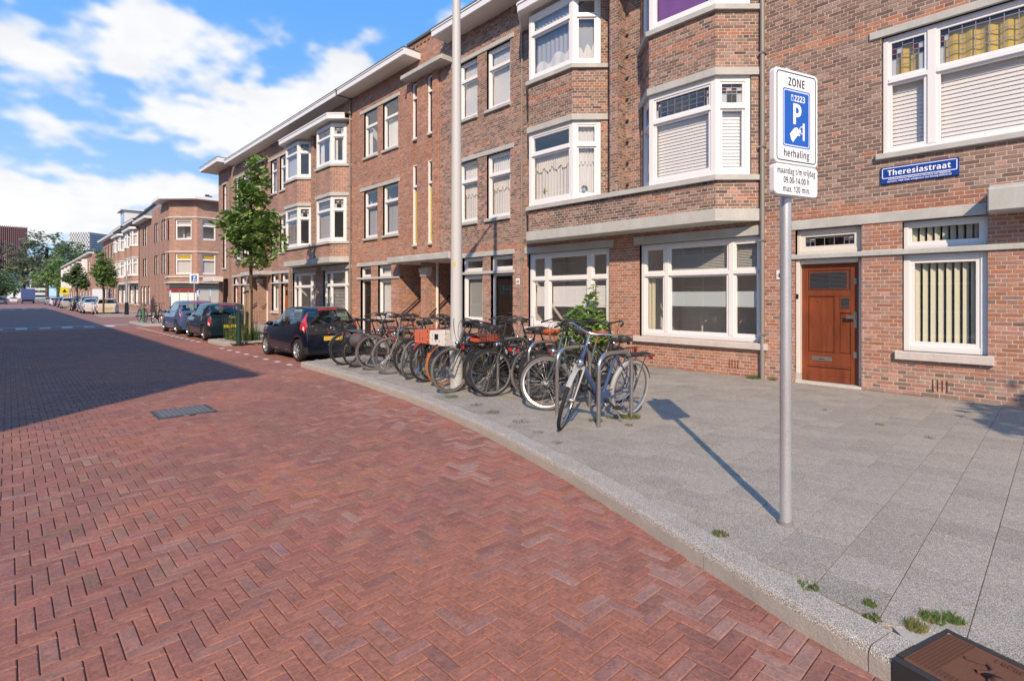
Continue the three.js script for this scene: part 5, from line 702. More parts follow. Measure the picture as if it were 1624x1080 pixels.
  const c = new MB(); if (!o.noCase) { const pts = []; for (let i = 0; i <= 8; i++) { const a = -Math.PI / 2 + i / 8 * Math.PI; pts.push([-0.03 + Math.cos(a) * 0.1, 0.29 + Math.sin(a) * 0.1]); } for (let i = 0; i <= 8; i++) { const a = Math.PI / 2 + i / 8 * Math.PI; pts.push([-0.55 + Math.cos(a) * 0.06, 0.354 + Math.sin(a) * 0.06]); } const sh = new THREE.Shape(pts.map((p) => new THREE.Vector2(...p))); c.geo(new THREE.ExtrudeGeometry(sh, { depth: 0.03, bevelEnabled: true, bevelSize: 0.006, bevelThickness: 0.006, bevelSegments: 2 }), new THREE.Matrix4().makeTranslation(0, 0, 0.045)); c.mesh('chain_case', o.caseM || M.plastic, g); }
  const cr = new MB(); const ca = o.crank ?? 0.6; for (const s of [1, -1]) { const ex = -0.03 + Math.cos(ca) * 0.17 * s, ey = 0.29 + Math.sin(ca) * 0.17 * s; cr.cyl([-0.03, 0.29, 0.085 * s], [ex, ey, 0.09 * s], 0.011, 0.008, 8).box(ex - 0.05, ey - 0.012, s > 0 ? 0.1 : -0.19, ex + 0.05, ey + 0.012, s > 0 ? 0.19 : -0.1); } cr.cyl([-0.03, 0.29, -0.09], [-0.03, 0.29, 0.09], 0.02, 0.02, 8); cr.mesh('pedals', M.iron, g);
  if (!o.noRack) { const r = new MB(); for (const z of [-0.065, 0.065]) r.cyl([-0.27, 0.78, z * 0.8], [-0.88, 0.76, z], 0.007, 0.007, 6).cyl([-0.7, 0.76, z], [-0.56, 0.37, z], 0.006, 0.006, 6); for (const x of [-0.35, -0.5, -0.65, -0.8, -0.88]) r.cyl([x, 0.77, -0.065], [x, 0.77, 0.065], 0.005, 0.005, 6); r.mesh('carrier', o.rackM || M.iron, g); if (o.battery) new MB().bbox(-0.8, 0.775, -0.05, -0.45, 0.8, 0.05, 0.008).mesh('battery', M.plastic, g); }
  new MB().mat(steer).geo(new THREE.SphereGeometry(0.04, 12, 8), new THREE.Matrix4().makeTranslation(0.44, 0.77, 0)).mesh('headlamp', M.chrome, g); new MB().bbox(-0.905, 0.7, -0.03, -0.885, 0.75, 0.03, 0.005).mesh('tail_lamp', M.lens, g);
  new MB().cyl([-0.12, 0.27, -0.05], [-0.24, 0.0, -0.2], 0.009, 0.008, 8).mesh('kickstand', M.steel, g);
  if (o.bags) { const b = new MB(); for (const z of [0.15, -0.15]) b.geo(new THREE.SphereGeometry(1, 14, 10), new THREE.Matrix4().makeScale(0.19, 0.17, 0.075).setPosition(-0.62, 0.6, z)); b.box(-0.75, 0.775, -0.16, -0.5, 0.785, 0.16); b.mesh('side_bags', std(C(0.10, 0.10, 0.11), { roughness: 0.9 }), g); }
  if (o.basket) { const b = new MB().mat(steer); for (let i = 0; i <= 6; i++) { const x = 0.36 + i * 0.05; b.cyl([x, 0.82, 0.16], [x + 0.01, 1.06, 0.18], 0.004, 0.004, 5).cyl([x, 0.82, -0.16], [x + 0.01, 1.06, -0.18], 0.004, 0.004, 5).cyl([x, 0.82, -0.16], [x, 0.82, 0.16], 0.004, 0.004, 5); } for (const y of [0.82, 0.9, 0.98, 1.06]) b.poly([[0.36, y, 0.17], [0.68, y, 0.17], [0.68, y, -0.17], [0.36, y, -0.17], [0.36, y, 0.17]], 0.005, 5); for (let i = 0; i < 7; i++) b.cyl([0.67, 0.82, -0.15 + i * 0.05], [0.68, 1.06, -0.17 + i * 0.056], 0.004, 0.004, 5); b.mesh('basket', M.iron, g); }
  if (o.crate) { const b = new MB(), w = 0.2, cx = o.crateX ?? 0.52, hh = 0.24, y = 0.68; if (o.crateX === undefined) b.mat(steer); const X0 = cx - 0.16, X1 = cx + 0.16; b.box(X0, y, -w, X1, y + 0.012, w); for (const [a, q] of [[-w, -w + 0.012], [w - 0.012, w]]) { b.box(X0, y, a, X1, y + 0.05, q).box(X0, y + hh - 0.05, a, X1, y + hh, q).box(X0, y + 0.105, a, X1, y + 0.135, q); for (const x of [X0, cx - 0.09, cx - 0.02, cx + 0.05, X1 - 0.05]) b.box(x, y, a + 0.001, x + 0.05, y + hh, q - 0.001); } for (const [a, q] of [[X0, X0 + 0.012], [X1 - 0.012, X1]]) { b.box(a, y, -w, q, y + 0.05, w).box(a, y + hh - 0.05, -w, q, y + hh, w).box(a, y + 0.105, -w, q, y + 0.135, w); for (const z of [-w, -0.12, -0.03, 0.06, w - 0.06]) b.box(a + 0.001, y, z, q - 0.001, y + hh, z + 0.06); } b.mesh('crate', o.crate, g); if (o.crateTag) { const t = new MB(); if (o.crateX === undefined) t.mat(steer); t.box(X1, y + 0.1, -0.02, X1 + 0.004, y + 0.19, 0.07); t.mesh('crate_label', M.blackPaint, g); } }
  return g;
}
const greyTyre = std(C(0.15, 0.145, 0.135), { roughness: 0.85 }), orangeTyre = std(C(0.40, 0.14, 0.045), { roughness: 0.8 }), creamTyre = std(C(0.36, 0.35, 0.33), { roughness: 0.85 }), darkPaint = paintOf(0.02, 0.02, 0.022), bluePaint = paintOf(0.045, 0.085, 0.20), redPaint = paintOf(0.38, 0.02, 0.03), maroon = paintOf(0.16, 0.03, 0.035), silverPaint = paintOf(0.42, 0.42, 0.41), navyPaint = paintOf(0.03, 0.04, 0.12), greenPaint = paintOf(0.06, 0.09, 0.08);
const orangeCrate = std(C(0.62, 0.17, 0.10), { roughness: 0.6 }), whiteCrate = std(C(0.74, 0.72, 0.68), { roughness: 0.6 });
bicycle('blue electric bicycle with silver fork and pale tyres leaning on the end stand', [-3.93, 5.42], [-0.12, 1.2], { type: 'ebike', paint: bluePaint, forkM: silverPaint, steer: 0.6, lean: -0.13, tyre: creamTyre, tyreF: M.rubber, battery: true, noCase: true, rackM: M.iron, guardM: silverPaint, gripM: M.plastic, bar: M.chrome });
bicycle('grey city bicycle with its front wheel turned sideways next to the blue electric one', [-4.72, 4.82], [-0.35, 1], { paint: greenPaint, steer: -0.65, lean: 0.06, tyre: M.rubber, tyreF: greyTyre, guardM: greenPaint, saddle: std(C(0.3, 0.09, 0.035), { roughness: 0.6 }) });
bicycle('old bicycle with an orange saddle parked rear wheel first between two stands', [-5.25, 4.42], [0.2, -1], { rear: true, paint: darkPaint, steer: 0.3, lean: -0.07, saddle: std(C(0.42, 0.10, 0.03), { roughness: 0.6 }) });
bicycle('black roadster bicycle with a black wire basket on its handlebars', [-5.95, 4.72], [-0.25, 1], { paint: darkPaint, basket: true, steer: -0.12, lean: 0.06, barY: 1.15, crank: 1.2 });
bicycle('black bicycle with a red rug strapped on its carrier beside the wire basket', [-6.28, 4.62], [0.1, -1], { rear: true, paint: darkPaint, lean: -0.05, crank: 0.2 });
bicycle('dark bicycle whose wheel stands in front of the lamp post foot', [-6.62, 4.98], [-0.28, 1], { type: 'mens', paint: darkPaint, lean: 0.05, steer: 0.2, tyre: greyTyre });
bicycle('black bicycle with orange tyres and a white crate on the front', [-7.25, 4.68], [-0.15, 1], { paint: darkPaint, tyre: orangeTyre, crate: whiteCrate, crateTag: true, steer: 0.25, lean: 0.05 });
bicycle('red bicycle with an orange plastic crate on the front', [-7.72, 4.66], [-0.1, 1], { type: 'mens', paint: redPaint, crate: orangeCrate, steer: 0.1, lean: 0.05, tyreF: M.rubber });
bicycle('navy bicycle with bright silver rims and its front wheel turned, beside the red one', [-8.2, 4.68], [-0.1, 1], { type: 'mens', paint: navyPaint, steer: 0.55, lean: 0.05, rim: M.chrome, tyre: greyTyre, noGuard: true });
bicycle('grey bicycle with a thin frame between the navy and the maroon bicycles', [-9.0, 4.62], [0.06, 1], { type: 'mens', paint: paintOf(0.12, 0.12, 0.125), steer: -0.35, lean: 0.05, tyre: greyTyre, noGuard: true });
bicycle('maroon bicycle parked rear wheel first in the middle of the row', [-9.75, 4.6], [0.2, -1], { rear: true, type: 'mens', paint: maroon, lean: -0.05, tyre: greyTyre, noCase: true });
bicycle('black bicycle with grey side bags parked near the small dark hatchback', [-10.35, 4.62], [0.1, -1], { rear: true, paint: darkPaint, lean: 0.06, bags: true });
bicycle('green grey bicycle at the far end of the stands beside the small dark hatchback', [-10.85, 4.66], [0.12, -1], { rear: true, paint: greenPaint, lean: -0.05 });
bicycle('dark bicycle parked rear wheel first behind the grey one with the turned wheel', [-4.98, 4.15], [0.1, -1], { rear: true, paint: darkPaint, lean: 0.07, steer: 0.3 });
bicycle('black bicycle with bare carrier squeezed between the basket bicycle and its neighbour', [-5.58, 4.3], [0.05, -1], { rear: true, paint: darkPaint, lean: -0.06, steer: -0.3, tyre: greyTyre });
bicycle('black bicycle set back behind the lamp post', [-6.95, 4.35], [0.12, -1], { rear: true, paint: darkPaint, lean: 0.06, saddle: M.plastic });
bicycle('dark green bicycle set back between the red and the navy bicycles', [-7.95, 4.4], [-0.12, 1], { paint: paintOf(0.02, 0.05, 0.03), lean: -0.06, steer: 0.35 });
bicycle('black sports bicycle set back between the navy and the grey bicycles', [-8.62, 4.45], [0.1, -1], { rear: true, type: 'mens', paint: darkPaint, lean: 0.06, noGuard: true, noRack: true, noCase: true });
bicycle('black bicycle set back between the maroon bicycle and the one with side bags', [-10.05, 4.4], [-0.1, 1], { paint: darkPaint, lean: 0.05, steer: -0.3 });
bicycle('black bicycle standing alone at the street corner beside a green bollard', [-38.0, 4.35], [-1, 0.12], { paint: darkPaint, lean: 0.04 }); bicycle('dark bicycle leaning in the heap outside the corner shop', [-36.4, 3.6], [-1, -0.5], { paint: darkPaint, lean: 0.08 });
{
  const rug = new MB(); for (let i = 0; i < 8; i++) { const a = i / 8 * Math.PI, b = (i + 1) / 8 * Math.PI; rug.quad([-0.2, 0.05 + 0.05 * Math.sin(a), -0.12 * Math.cos(a)], [0.2, 0.05 + 0.05 * Math.sin(a), -0.12 * Math.cos(a)], [0.2, 0.05 + 0.05 * Math.sin(b), -0.12 * Math.cos(b)], [-0.2, 0.05 + 0.05 * Math.sin(b), -0.12 * Math.cos(b)]); } rug.box(-0.2, 0, -0.12, 0.2, 0.05, 0.12);
  const o = top(rug, 'bag', std(C(0.55, 0.09, 0.035), { roughness: 0.8 }), 'orange red bundle lying on the carrier of a black bicycle', 'bag', null, [-6.3, 0.80, 4.55]); o.rotation.y = Math.PI / 2;
}

// ---------------------------------------------------------------- cars
const curve = (pts) => (t) => { if (t <= pts[0][0]) return pts[0][1]; for (let i = 1; i < pts.length; i++) if (t <= pts[i][0]) { const a = pts[i - 1], b = pts[i]; const p0 = pts[Math.max(0, i - 2)], p3 = pts[Math.min(pts.length - 1, i + 1)], h = b[0] - a[0]; let m1 = (b[1] - p0[1]) / Math.max(1e-6, b[0] - p0[0]), m2 = (p3[1] - a[1]) / Math.max(1e-6, p3[0] - a[0]); const d = (b[1] - a[1]) / h; const lim = (m) => (d === 0 ? 0 : Math.sign(m) !== Math.sign(d) ? 0 : Math.sign(d) * Math.min(Math.abs(m), 3 * Math.abs(d))); m1 = lim(m1); m2 = lim(m2); const s = (t - a[0]) / h, s2 = s * s, s3 = s2 * s; return (2 * s3 - 3 * s2 + 1) * a[1] + (s3 - 2 * s2 + s) * h * m1 + (-2 * s3 + 3 * s2) * b[1] + (s3 - s2) * h * m2; } return pts[pts.length - 1][1]; };
const wheelCache = new Map();
function carWheel(r, rimM, spokes) {
  const key = r + '|' + spokes; if (!wheelCache.has(key)) { const w = 0.19; const ty = new THREE.LatheGeometry([[r * 0.66, -w / 2], [r * 0.93, -w / 2], [r * 0.985, -w * 0.4], [r, -w * 0.25], [r, w * 0.25], [r * 0.985, w * 0.4], [r * 0.93, w / 2], [r * 0.66, w / 2]].map((p) => new THREE.Vector2(...p)), 30); ty.rotateX(Math.PI / 2);
    const m = new MB(); for (let i = 0; i < spokes; i++) { const a = i / spokes * Math.PI * 2, d = 0.16; m.quad([Math.cos(a - d * 1.4) * r * 0.16, Math.sin(a - d * 1.4) * r * 0.16, w * 0.40], [Math.cos(a - d) * r * 0.66, Math.sin(a - d) * r * 0.66, w * 0.46], [Math.cos(a + d) * r * 0.66, Math.sin(a + d) * r * 0.66, w * 0.46], [Math.cos(a + d * 1.4) * r * 0.16, Math.sin(a + d * 1.4) * r * 0.16, w * 0.40]); } m.cyl([0, 0, w * 0.3], [0, 0, w * 0.43], r * 0.2, r * 0.17, 16); const ring = new THREE.LatheGeometry([[r * 0.6, w * 0.2], [r * 0.64, w * 0.45], [r * 0.68, w * 0.49], [r * 0.7, w * 0.45]].map((p) => new THREE.Vector2(...p)), 30); ring.rotateX(Math.PI / 2); m.geo(ring); const disc = new MB().cyl([0, 0, -w * 0.3], [0, 0, w * 0.18], r * 0.66, r * 0.66, 24); wheelCache.set(key, [ty, m.build(), disc.build()]); }
  const [ty, rim, disc] = wheelCache.get(key), o = new THREE.Mesh(ty, M.rubber); o.name = 'wheel'; const a = new THREE.Mesh(rim, rimM); a.name = 'rim'; const d = new THREE.Mesh(disc, M.iron); d.name = 'brake_disc'; for (const q of [o, a, d]) q.castShadow = q.receiveShadow = true; o.add(a, d); return o;
}
const carShape = {
  mini: { L: 3.46, W: 1.62, wb: 2.34, fo: 0.62, r: 0.30, top: [[0, 0.62], [0.006, 0.78], [0.022, 0.95], [0.06, 1.19], [0.095, 1.36], [0.13, 1.43], [0.25, 1.465], [0.42, 1.46], [0.53, 1.40], [0.62, 1.2], [0.74, 0.985], [0.85, 0.93], [0.94, 0.83], [0.98, 0.7], [1, 0.5]], belt: [[0, 1.02], [0.15, 1.04], [0.3, 0.97], [0.5, 0.92], [0.75, 0.9], [1, 0.8]], rw: [0.03, 0.092], ws: [0.55, 0.73], sg: [0.155, 0.68], bp: 0.36 },
  hatch: { L: 3.9, W: 1.65, wb: 2.46, fo: 0.78, r: 0.30, top: [[0, 0.6], [0.006, 0.8], [0.025, 0.95], [0.06, 1.14], [0.11, 1.36], [0.15, 1.425], [0.3, 1.46], [0.45, 1.45], [0.54, 1.38], [0.62, 1.2], [0.71, 0.985], [0.82, 0.92], [0.93, 0.82], [0.98, 0.68], [1, 0.5]], belt: [[0, 0.97], [0.3, 0.95], [0.7, 0.92], [1, 0.8]], rw: [0.034, 0.105], ws: [0.55, 0.70], sg: [0.13, 0.68], bp: 0.36 },
  tall: { L: 3.95, W: 1.7, wb: 2.51, fo: 0.8, r: 0.31, top: [[0, 0.62], [0.006, 0.84], [0.02, 1.0], [0.06, 1.22], [0.10, 1.42], [0.14, 1.48], [0.3, 1.52], [0.46, 1.5], [0.56, 1.4], [0.66, 1.16], [0.74, 1.0], [0.85, 0.92], [0.94, 0.82], [0.98, 0.7], [1, 0.5]], belt: [[0, 1.04], [0.3, 0.99], [0.7, 0.94], [1, 0.8]], rw: [0.03, 0.095], ws: [0.57, 0.74], sg: [0.12, 0.70], bp: 0.38 },
  suv: { L: 4.4, W: 1.8, wb: 2.64, fo: 0.88, r: 0.34, top: [[0, 0.7], [0.006, 0.95], [0.02, 1.1], [0.06, 1.36], [0.10, 1.55], [0.14, 1.6], [0.3, 1.66], [0.46, 1.64], [0.54, 1.56], [0.63, 1.3], [0.7, 1.1], [0.84, 1.04], [0.94, 0.95], [0.985, 0.8], [1, 0.55]], belt: [[0, 1.1], [0.3, 1.06], [0.7, 1.02], [1, 0.9]], rw: [0.03, 0.1], ws: [0.55, 0.695], sg: [0.12, 0.67], bp: 0.38 },
  sedan: { L: 4.4, W: 1.75, wb: 2.6, fo: 0.85, r: 0.31, top: [[0, 0.6], [0.008, 0.8], [0.02, 0.98], [0.12, 1.03], [0.2, 1.2], [0.28, 1.38], [0.36, 1.43], [0.48, 1.44], [0.56, 1.38], [0.64, 1.2], [0.72, 1.0], [0.86, 0.92], [0.95, 0.8], [0.985, 0.68], [1, 0.5]], belt: [[0, 0.97], [0.3, 0.95], [0.7, 0.92], [1, 0.8]], rw: [0.14, 0.27], ws: [0.57, 0.71], sg: [0.22, 0.68], bp: 0.44 },
};
function car(label, shape, x, z, paint, o = {}) { // x = rear bumper; the car faces down the street (-x) unless turned
  const S = carShape[shape], { L, W, wb, fo, r } = S, g = thing('parked_car', label, 'car', [x - (o.turn ? 0 : L / 2), RY, z], o.turn ? 0 : Math.PI, o.group || 'cars parked along the street');
  const topF = curve(S.top), beltF = curve(S.belt), wF = curve([[0, 0.86], [0.03, 0.93], [0.15, 0.985], [0.35, 1], [0.7, 0.99], [0.88, 0.94], [0.96, 0.84], [1, 0.66]]), xw = [L / 2 - fo, L / 2 - fo - wb], ra = r + 0.055;
  const X = (t) => -L / 2 + t * L, botF = (xx) => { let b = 0.22; for (const c of xw) { const d = Math.abs(xx - c); if (d < ra) b = Math.max(b, r + Math.sqrt(ra * ra - d * d) - 0.0); } return b; };
  const P = (t, k) => { // k 0..1 from sill to roof centre
    const xx = X(t), w = W / 2 * wF(t), tp = topF(t), be = Math.min(beltF(t), tp - 0.05), bo = Math.min(botF(xx), tp - 0.3), glass = smooth(0.05, 0.3, tp - be), re = lerp(0.86, 0.66, glass);
    const pr = [[0, w * 0.955, bo], [0.12, w * 0.985, Math.max(0.36, bo + 0.02)], [0.28, w, Math.max(0.55, bo + 0.05)], [0.4, w * 0.99, lerp(Math.max(0.55, bo + 0.05), be, 0.6)], [0.52, w * 0.955, be], [0.6, w * lerp(0.93, 0.89, glass), lerp(be, tp, 0.28)], [0.74, w * lerp(0.9, 0.75, glass), lerp(be, tp, 0.86)], [0.8, w * lerp(0.8, 0.69, glass), lerp(be, tp, 0.955)], [0.88, w * re * 0.62, lerp(be, tp, 0.99)], [1, 0, tp]];
    for (let i = 1; i < pr.length; i++) if (k <= pr[i][0] + 1e-9) { const a = pr[i - 1], b = pr[i], s = (k - a[0]) / (b[0] - a[0]); return [xx, lerp(a[2], b[2], s), lerp(a[1], b[1], s)]; } return [xx, tp, 0]; };
  const ks = [0, 0.06, 0.12, 0.2, 0.28, 0.34, 0.4, 0.46, 0.52, 0.56, 0.6, 0.67, 0.74, 0.77, 0.8, 0.88, 0.94, 1], tset = new Set([0, 1, ...S.rw, ...S.ws, ...S.sg, S.bp - 0.008, S.bp + 0.008]); for (let i = 1; i < 44; i++) tset.add(i / 44); for (const v of [0.003, 0.006, 0.012, 0.018, 0.03, 0.045, 0.06, 0.08, 0.985, 0.993]) tset.add(v); for (const c of xw) for (let i = -5; i <= 5; i++) tset.add((c + ra * Math.sin(i / 5 * Math.PI / 2) * 0.999 + L / 2) / L); const ts = [...tset].sort((a, b) => a - b).filter((v, i, A) => !i || v - A[i - 1] > 0.0012);
  const part = (test) => { const pos = []; for (const s of [1, -1]) for (let i = 0; i + 1 < ts.length; i++) for (let j = 0; j + 1 < ks.length; j++) { if (!test((ts[i] + ts[i + 1]) / 2, (ks[j] + ks[j + 1]) / 2)) continue; const q = [P(ts[i], ks[j]), P(ts[i + 1], ks[j]), P(ts[i + 1], ks[j + 1]), P(ts[i], ks[j + 1])].map((p) => [p[0], p[1], p[2] * s]); const ord = s > 0 ? [0, 1, 2, 0, 2, 3] : [0, 2, 1, 0, 3, 2]; for (const n of ord) pos.push(...q[n]); } const bg = new THREE.BufferGeometry(); bg.setAttribute('position', new THREE.Float32BufferAttribute(pos, 3)); return bg; };
  const smoothG = (bg) => { const P2 = bg.attributes.position, map = new Map(), N = new Float32Array(P2.count * 3); const key = (i) => Math.round(P2.getX(i) * 2000) + ',' + Math.round(P2.getY(i) * 2000) + ',' + Math.round(P2.getZ(i) * 2000); bg.computeVertexNormals(); const n = bg.attributes.normal; for (let i = 0; i < P2.count; i++) { const k = key(i); if (!map.has(k)) map.set(k, []); map.get(k).push(i); } for (const A of map.values()) for (const i of A) { let a = 0, b = 0, c = 0; for (const j of A) { if (n.getX(i) * n.getX(j) + n.getY(i) * n.getY(j) + n.getZ(i) * n.getZ(j) > 0.6) { a += n.getX(j); b += n.getY(j); c += n.getZ(j); } } const l = Math.hypot(a, b, c) || 1; N.set([a / l, b / l, c / l], i * 3); } bg.setAttribute('normal', new THREE.Float32BufferAttribute(N, 3)); bg.setAttribute('uv', new THREE.Float32BufferAttribute(new Float32Array(P2.count * 2), 2)); return bg; };
  const isRW = (t, k) => t > S.rw[0] && t < S.rw[1] && k > 0.74, isWS = (t, k) => t > S.ws[0] && t < S.ws[1] && k > 0.77, isSG = (t, k) => t > S.sg[0] && t < S.sg[1] && k > 0.52 && k < 0.74 && Math.abs(t - S.bp) > 0.008 && topF(t) - beltF(t) > 0.1;
  const addG = (bg, name, m, parent = g) => { const q = new THREE.Mesh(smoothG(bg), m); q.name = name; q.castShadow = q.receiveShadow = true; parent.add(q); return q; };
  const body = addG(part((t, k) => !isRW(t, k) && !isWS(t, k) && !isSG(t, k)), 'body', paint);
  addG(part(isRW), 'rear_window', M.carWindow); addG(part(isWS), 'windscreen', M.carWindow); addG(part((t, k) => isSG(t, k) && t < S.bp), 'rear_side_windows', M.carWindow); addG(part((t, k) => isSG(t, k) && t > S.bp), 'front_side_windows', M.carWindow);
  { const cap = new MB(); for (const t of [0, 1]) for (const s of [1, -1]) for (let j = 0; j + 1 < ks.length; j++) { const a = P(t, ks[j]), b = P(t, ks[j + 1]); const c0 = [a[0], a[1], 0], c1 = [b[0], b[1], 0], A = [a[0], a[1], a[2] * s], Bq = [b[0], b[1], b[2] * s]; cap.quad(c0, A, Bq, c1); } cap.mesh('end_panels', paint, body); }
  new MB().box(-L / 2 + 0.12, 0.16, -W / 2 + 0.13, L / 2 - 0.12, 0.62, W / 2 - 0.13).mesh('underbody', M.blackPaint, g);
  { const st = new MB(), sx = L / 2 - fo - wb; for (const z of [-0.36, 0.36]) { st.bbox(sx + 0.95, 0.5, z - 0.24, sx + 1.45, 0.68, z + 0.24, 0.04).box(sx + 0.85, 0.6, z - 0.23, sx + 1.0, 1.12, z + 0.23).box(sx + 0.84, 1.14, z - 0.13, sx + 0.93, 1.3, z + 0.13); st.box(sx + 0.05, 1.02, z - 0.12, sx + 0.13, 1.16, z + 0.12); } st.box(sx, 0.5, -W / 2 + 0.2, sx + 0.5, 0.66, W / 2 - 0.2).box(sx + 0.0, 0.6, -W / 2 + 0.2, sx + 0.14, 1.0, W / 2 - 0.2).box(sx + 1.85, 0.6, -W / 2 + 0.16, sx + 2.2, 0.94, W / 2 - 0.16); st.mesh('seats', M.plastic, g); }
  for (const c of xw) for (const s of [1, -1]) { const w = carWheel(r, o.rim || M.galv, o.spokes || 8); w.position.set(c, r, s * (W / 2 - 0.115)); if (s < 0) w.rotation.y = Math.PI; g.add(w); }
  const patch = (t0, t1, k0, k1, side, name, m, off = 0.006, par = g) => { const mb = new MB(), n = 5; for (const s of side) for (let i = 0; i < n; i++) for (let j = 0; j < n; j++) { const f = (a, b) => { const t = lerp(t0, t1, a / n), k = lerp(k0, k1, b / n), p = P(t, k); return [p[0] - (t < 0.06 ? off : 0), p[1] + (k > 0.9 ? off : 0), (p[2] + off) * s]; }; const q = [f(i, j), f(i + 1, j), f(i + 1, j + 1), f(i, j + 1)]; s > 0 ? mb.quad(...q) : mb.quad(q[0], q[3], q[2], q[1]); } return mb.mesh(name, m, par); };
  for (const s of [1, -1]) { const [a, b, c, d] = o.lamp || [0.006, 0.05, 0.3, 0.5]; patch(a, b, c, d, [s], 'tail_light', M.lens, 0.01); patch(a + (b - a) * 0.15, b - (b - a) * (o.noRev ? 0.55 : 0.2), lerp(c, d, o.noRev ? 0.04 : 0.12), lerp(c, d, o.noRev ? 0.2 : 0.4), [s], 'reversing_light', M.lensWhite, 0.013); patch(0.9, 0.975, 0.42, 0.54, [s], 'headlight', M.lensWhite, 0.008); }
  const xr = -L / 2; new MB().bbox(-0.26, 0, 0, 0.26, 0.115, 0.012, 0.003).mesh('number_plate', M.plate, g, [xr - 0.014, o.plateY || 0.52, 0]).rotation.y = -Math.PI / 2;
  patch(0, 0.09, 0.0, 0.15, [1, -1], 'bumper_trim', M.plastic, 0.004); patch(0.22, 0.78, 0.0, 0.035, [1, -1], 'sill_trim', M.plastic, 0.004);
  for (const t of o.doors || [S.bp, S.sg[1] + 0.03, S.sg[0] + 0.03]) patch(t - 0.0012, t + 0.0012, 0.1, 0.53, [1, -1], 'door_gap', M.blackPaint, 0.002);
  for (const s of [1, -1]) { const p = P(S.bp + 0.04, 0.44); new MB().bbox(p[0] - 0.08, p[1] - 0.02, p[2] * s - 0.005, p[0] + 0.08, p[1] + 0.015, p[2] * s + 0.022, 0.01).mesh('door_handle', o.handle || paint, g); const q = P(S.sg[1] - 0.02, 0.55); new MB().geo(new THREE.SphereGeometry(1, 14, 10), new THREE.Matrix4().makeScale(0.055, 0.07, 0.1).setPosition(q[0] + 0.02, q[1] + 0.03, s * (q[2] + 0.1))).mesh('mirror', o.mirror || paint, g); }
  { const e = P((S.rw[0] + S.rw[1]) / 2 - 0.022, 1); new MB().cyl([e[0] - 0.02, e[1] - 0.05, 0.02], [e[0] + 0.03, e[1] + 0.06, 0.32], 0.008, 0.006, 6).mesh('rear_wiper', M.blackPaint, g); patch(S.rw[1] + 0.004, S.rw[1] + 0.016, 0.9, 1, [1, -1], 'brake_light', M.lens, 0.008); const a = P(0.24, 1); new MB().cyl([a[0], a[1], 0], [a[0] - 0.1, a[1] + 0.16, 0], 0.004, 0.003, 5).mesh('antenna', M.blackPaint, g); }
  if (o.emblem) { const p = P(S.rw[0] - 0.017, 1), y = p[1], xx = p[0] - 0.018, m = new MB(); const tor = (sx, sy, dy) => m.geo(new THREE.TorusGeometry(1, 0.12, 6, 20), new THREE.Matrix4().makeTranslation(xx, y + dy, 0).multiply(new THREE.Matrix4().makeRotationY(Math.PI / 2)).multiply(new THREE.Matrix4().makeScale(sx, sy, 0.06))); if (o.emblem === 'ovals') { tor(0.07, 0.046, 0); tor(0.024, 0.04, 0); tor(0.045, 0.018, 0.018); } else { tor(0.055, 0.055, 0); m.cyl([xx - 0.003, y, 0], [xx, y, 0], 0.05, 0.05, 18); } m.mesh('emblem', M.chrome, g); }
  if (o.scale) { g.scale.setScalar(o.scale); g.position.x += L / 2 * (1 - o.scale); }
  if (o.hatchGlass) patch(0.004, 0.03, 0.62, 1, [1, -1], 'tailgate_panel', M.carGlass, 0.005);
  return g;
}
const carPaint = (r, g, b) => new THREE.MeshPhysicalMaterial({ color: C(r, g, b), roughness: 0.35, metalness: 0, specularIntensity: 0.5, clearcoat: 1, clearcoatRoughness: 0.03 });
car('small dark navy hatchback with tall red tail lights parked by the bicycles', 'mini', -12.72, 4.06, carPaint(0.004, 0.006, 0.018), { scale: 0.93, noRev: true, lamp: [0.022, 0.088, 0.40, 0.76], emblem: 'ovals', plateY: 0.56, hatchGlass: true, rim: M.galv, spokes: 8 });
car('dark green blue hatchback with round red and white tail lights behind the street tree', 'hatch', -21.15, 4.05, carPaint(0.008, 0.02, 0.03), { scale: 0.95, lamp: [0.004, 0.04, 0.3, 0.5], emblem: 'disc', plateY: 0.5, rim: M.steel });
car('metallic blue hatchback parked in front of the dark green blue one', 'tall', -25.7, 4.0, carPaint(0.07, 0.11, 0.24), { scale: 0.95, lamp: [0.006, 0.045, 0.44, 0.56], rim: M.steel });
const farCars = [['cream white compact car parked at the far side of the street corner', 'hatch', -57.5, 3.7, [0.62, 0.58, 0.5]], ['white car half hidden by the cream compact beyond the corner', 'sedan', -62.5, 4.1, [0.7, 0.7, 0.7]], ['silver grey estate car ahead of the white car down the street', 'suv', -68.5, 3.9, [0.32, 0.31, 0.32]], ['black car ahead of the silver grey estate', 'suv', -75.5, 4.0, [0.015, 0.015, 0.018]], ['silver car ahead of the black one far down the street', 'hatch', -93, 4.0, [0.4, 0.42, 0.45]], ['dark red car far down the street', 'hatch', -102, 3.9, [0.12, 0.02, 0.02]], ['dark car behind the far white car', 'sedan', -112, 3.8, [0.03, 0.03, 0.035]], ['white hatchback farthest in the parked line', 'hatch', -124, 3.9, [0.7, 0.7, 0.7]], ['grey car near the end of the parked line', 'hatch', -138, 4.0, [0.25, 0.26, 0.28]]];
for (const [l, s, x, z, c] of farCars) car(l, s, x, z, carPaint(...c));
car('dark blue car parked on the opposite side of the street far away', 'hatch', -150, 10.95, carPaint(0.03, 0.06, 0.12)); car('grey car parked behind the dark blue one across the street', 'suv', -158, 11.0, carPaint(0.2, 0.2, 0.21)); car('white car driving far down the middle of the street', 'hatch', -185, 9.0, carPaint(0.7, 0.7, 0.7));
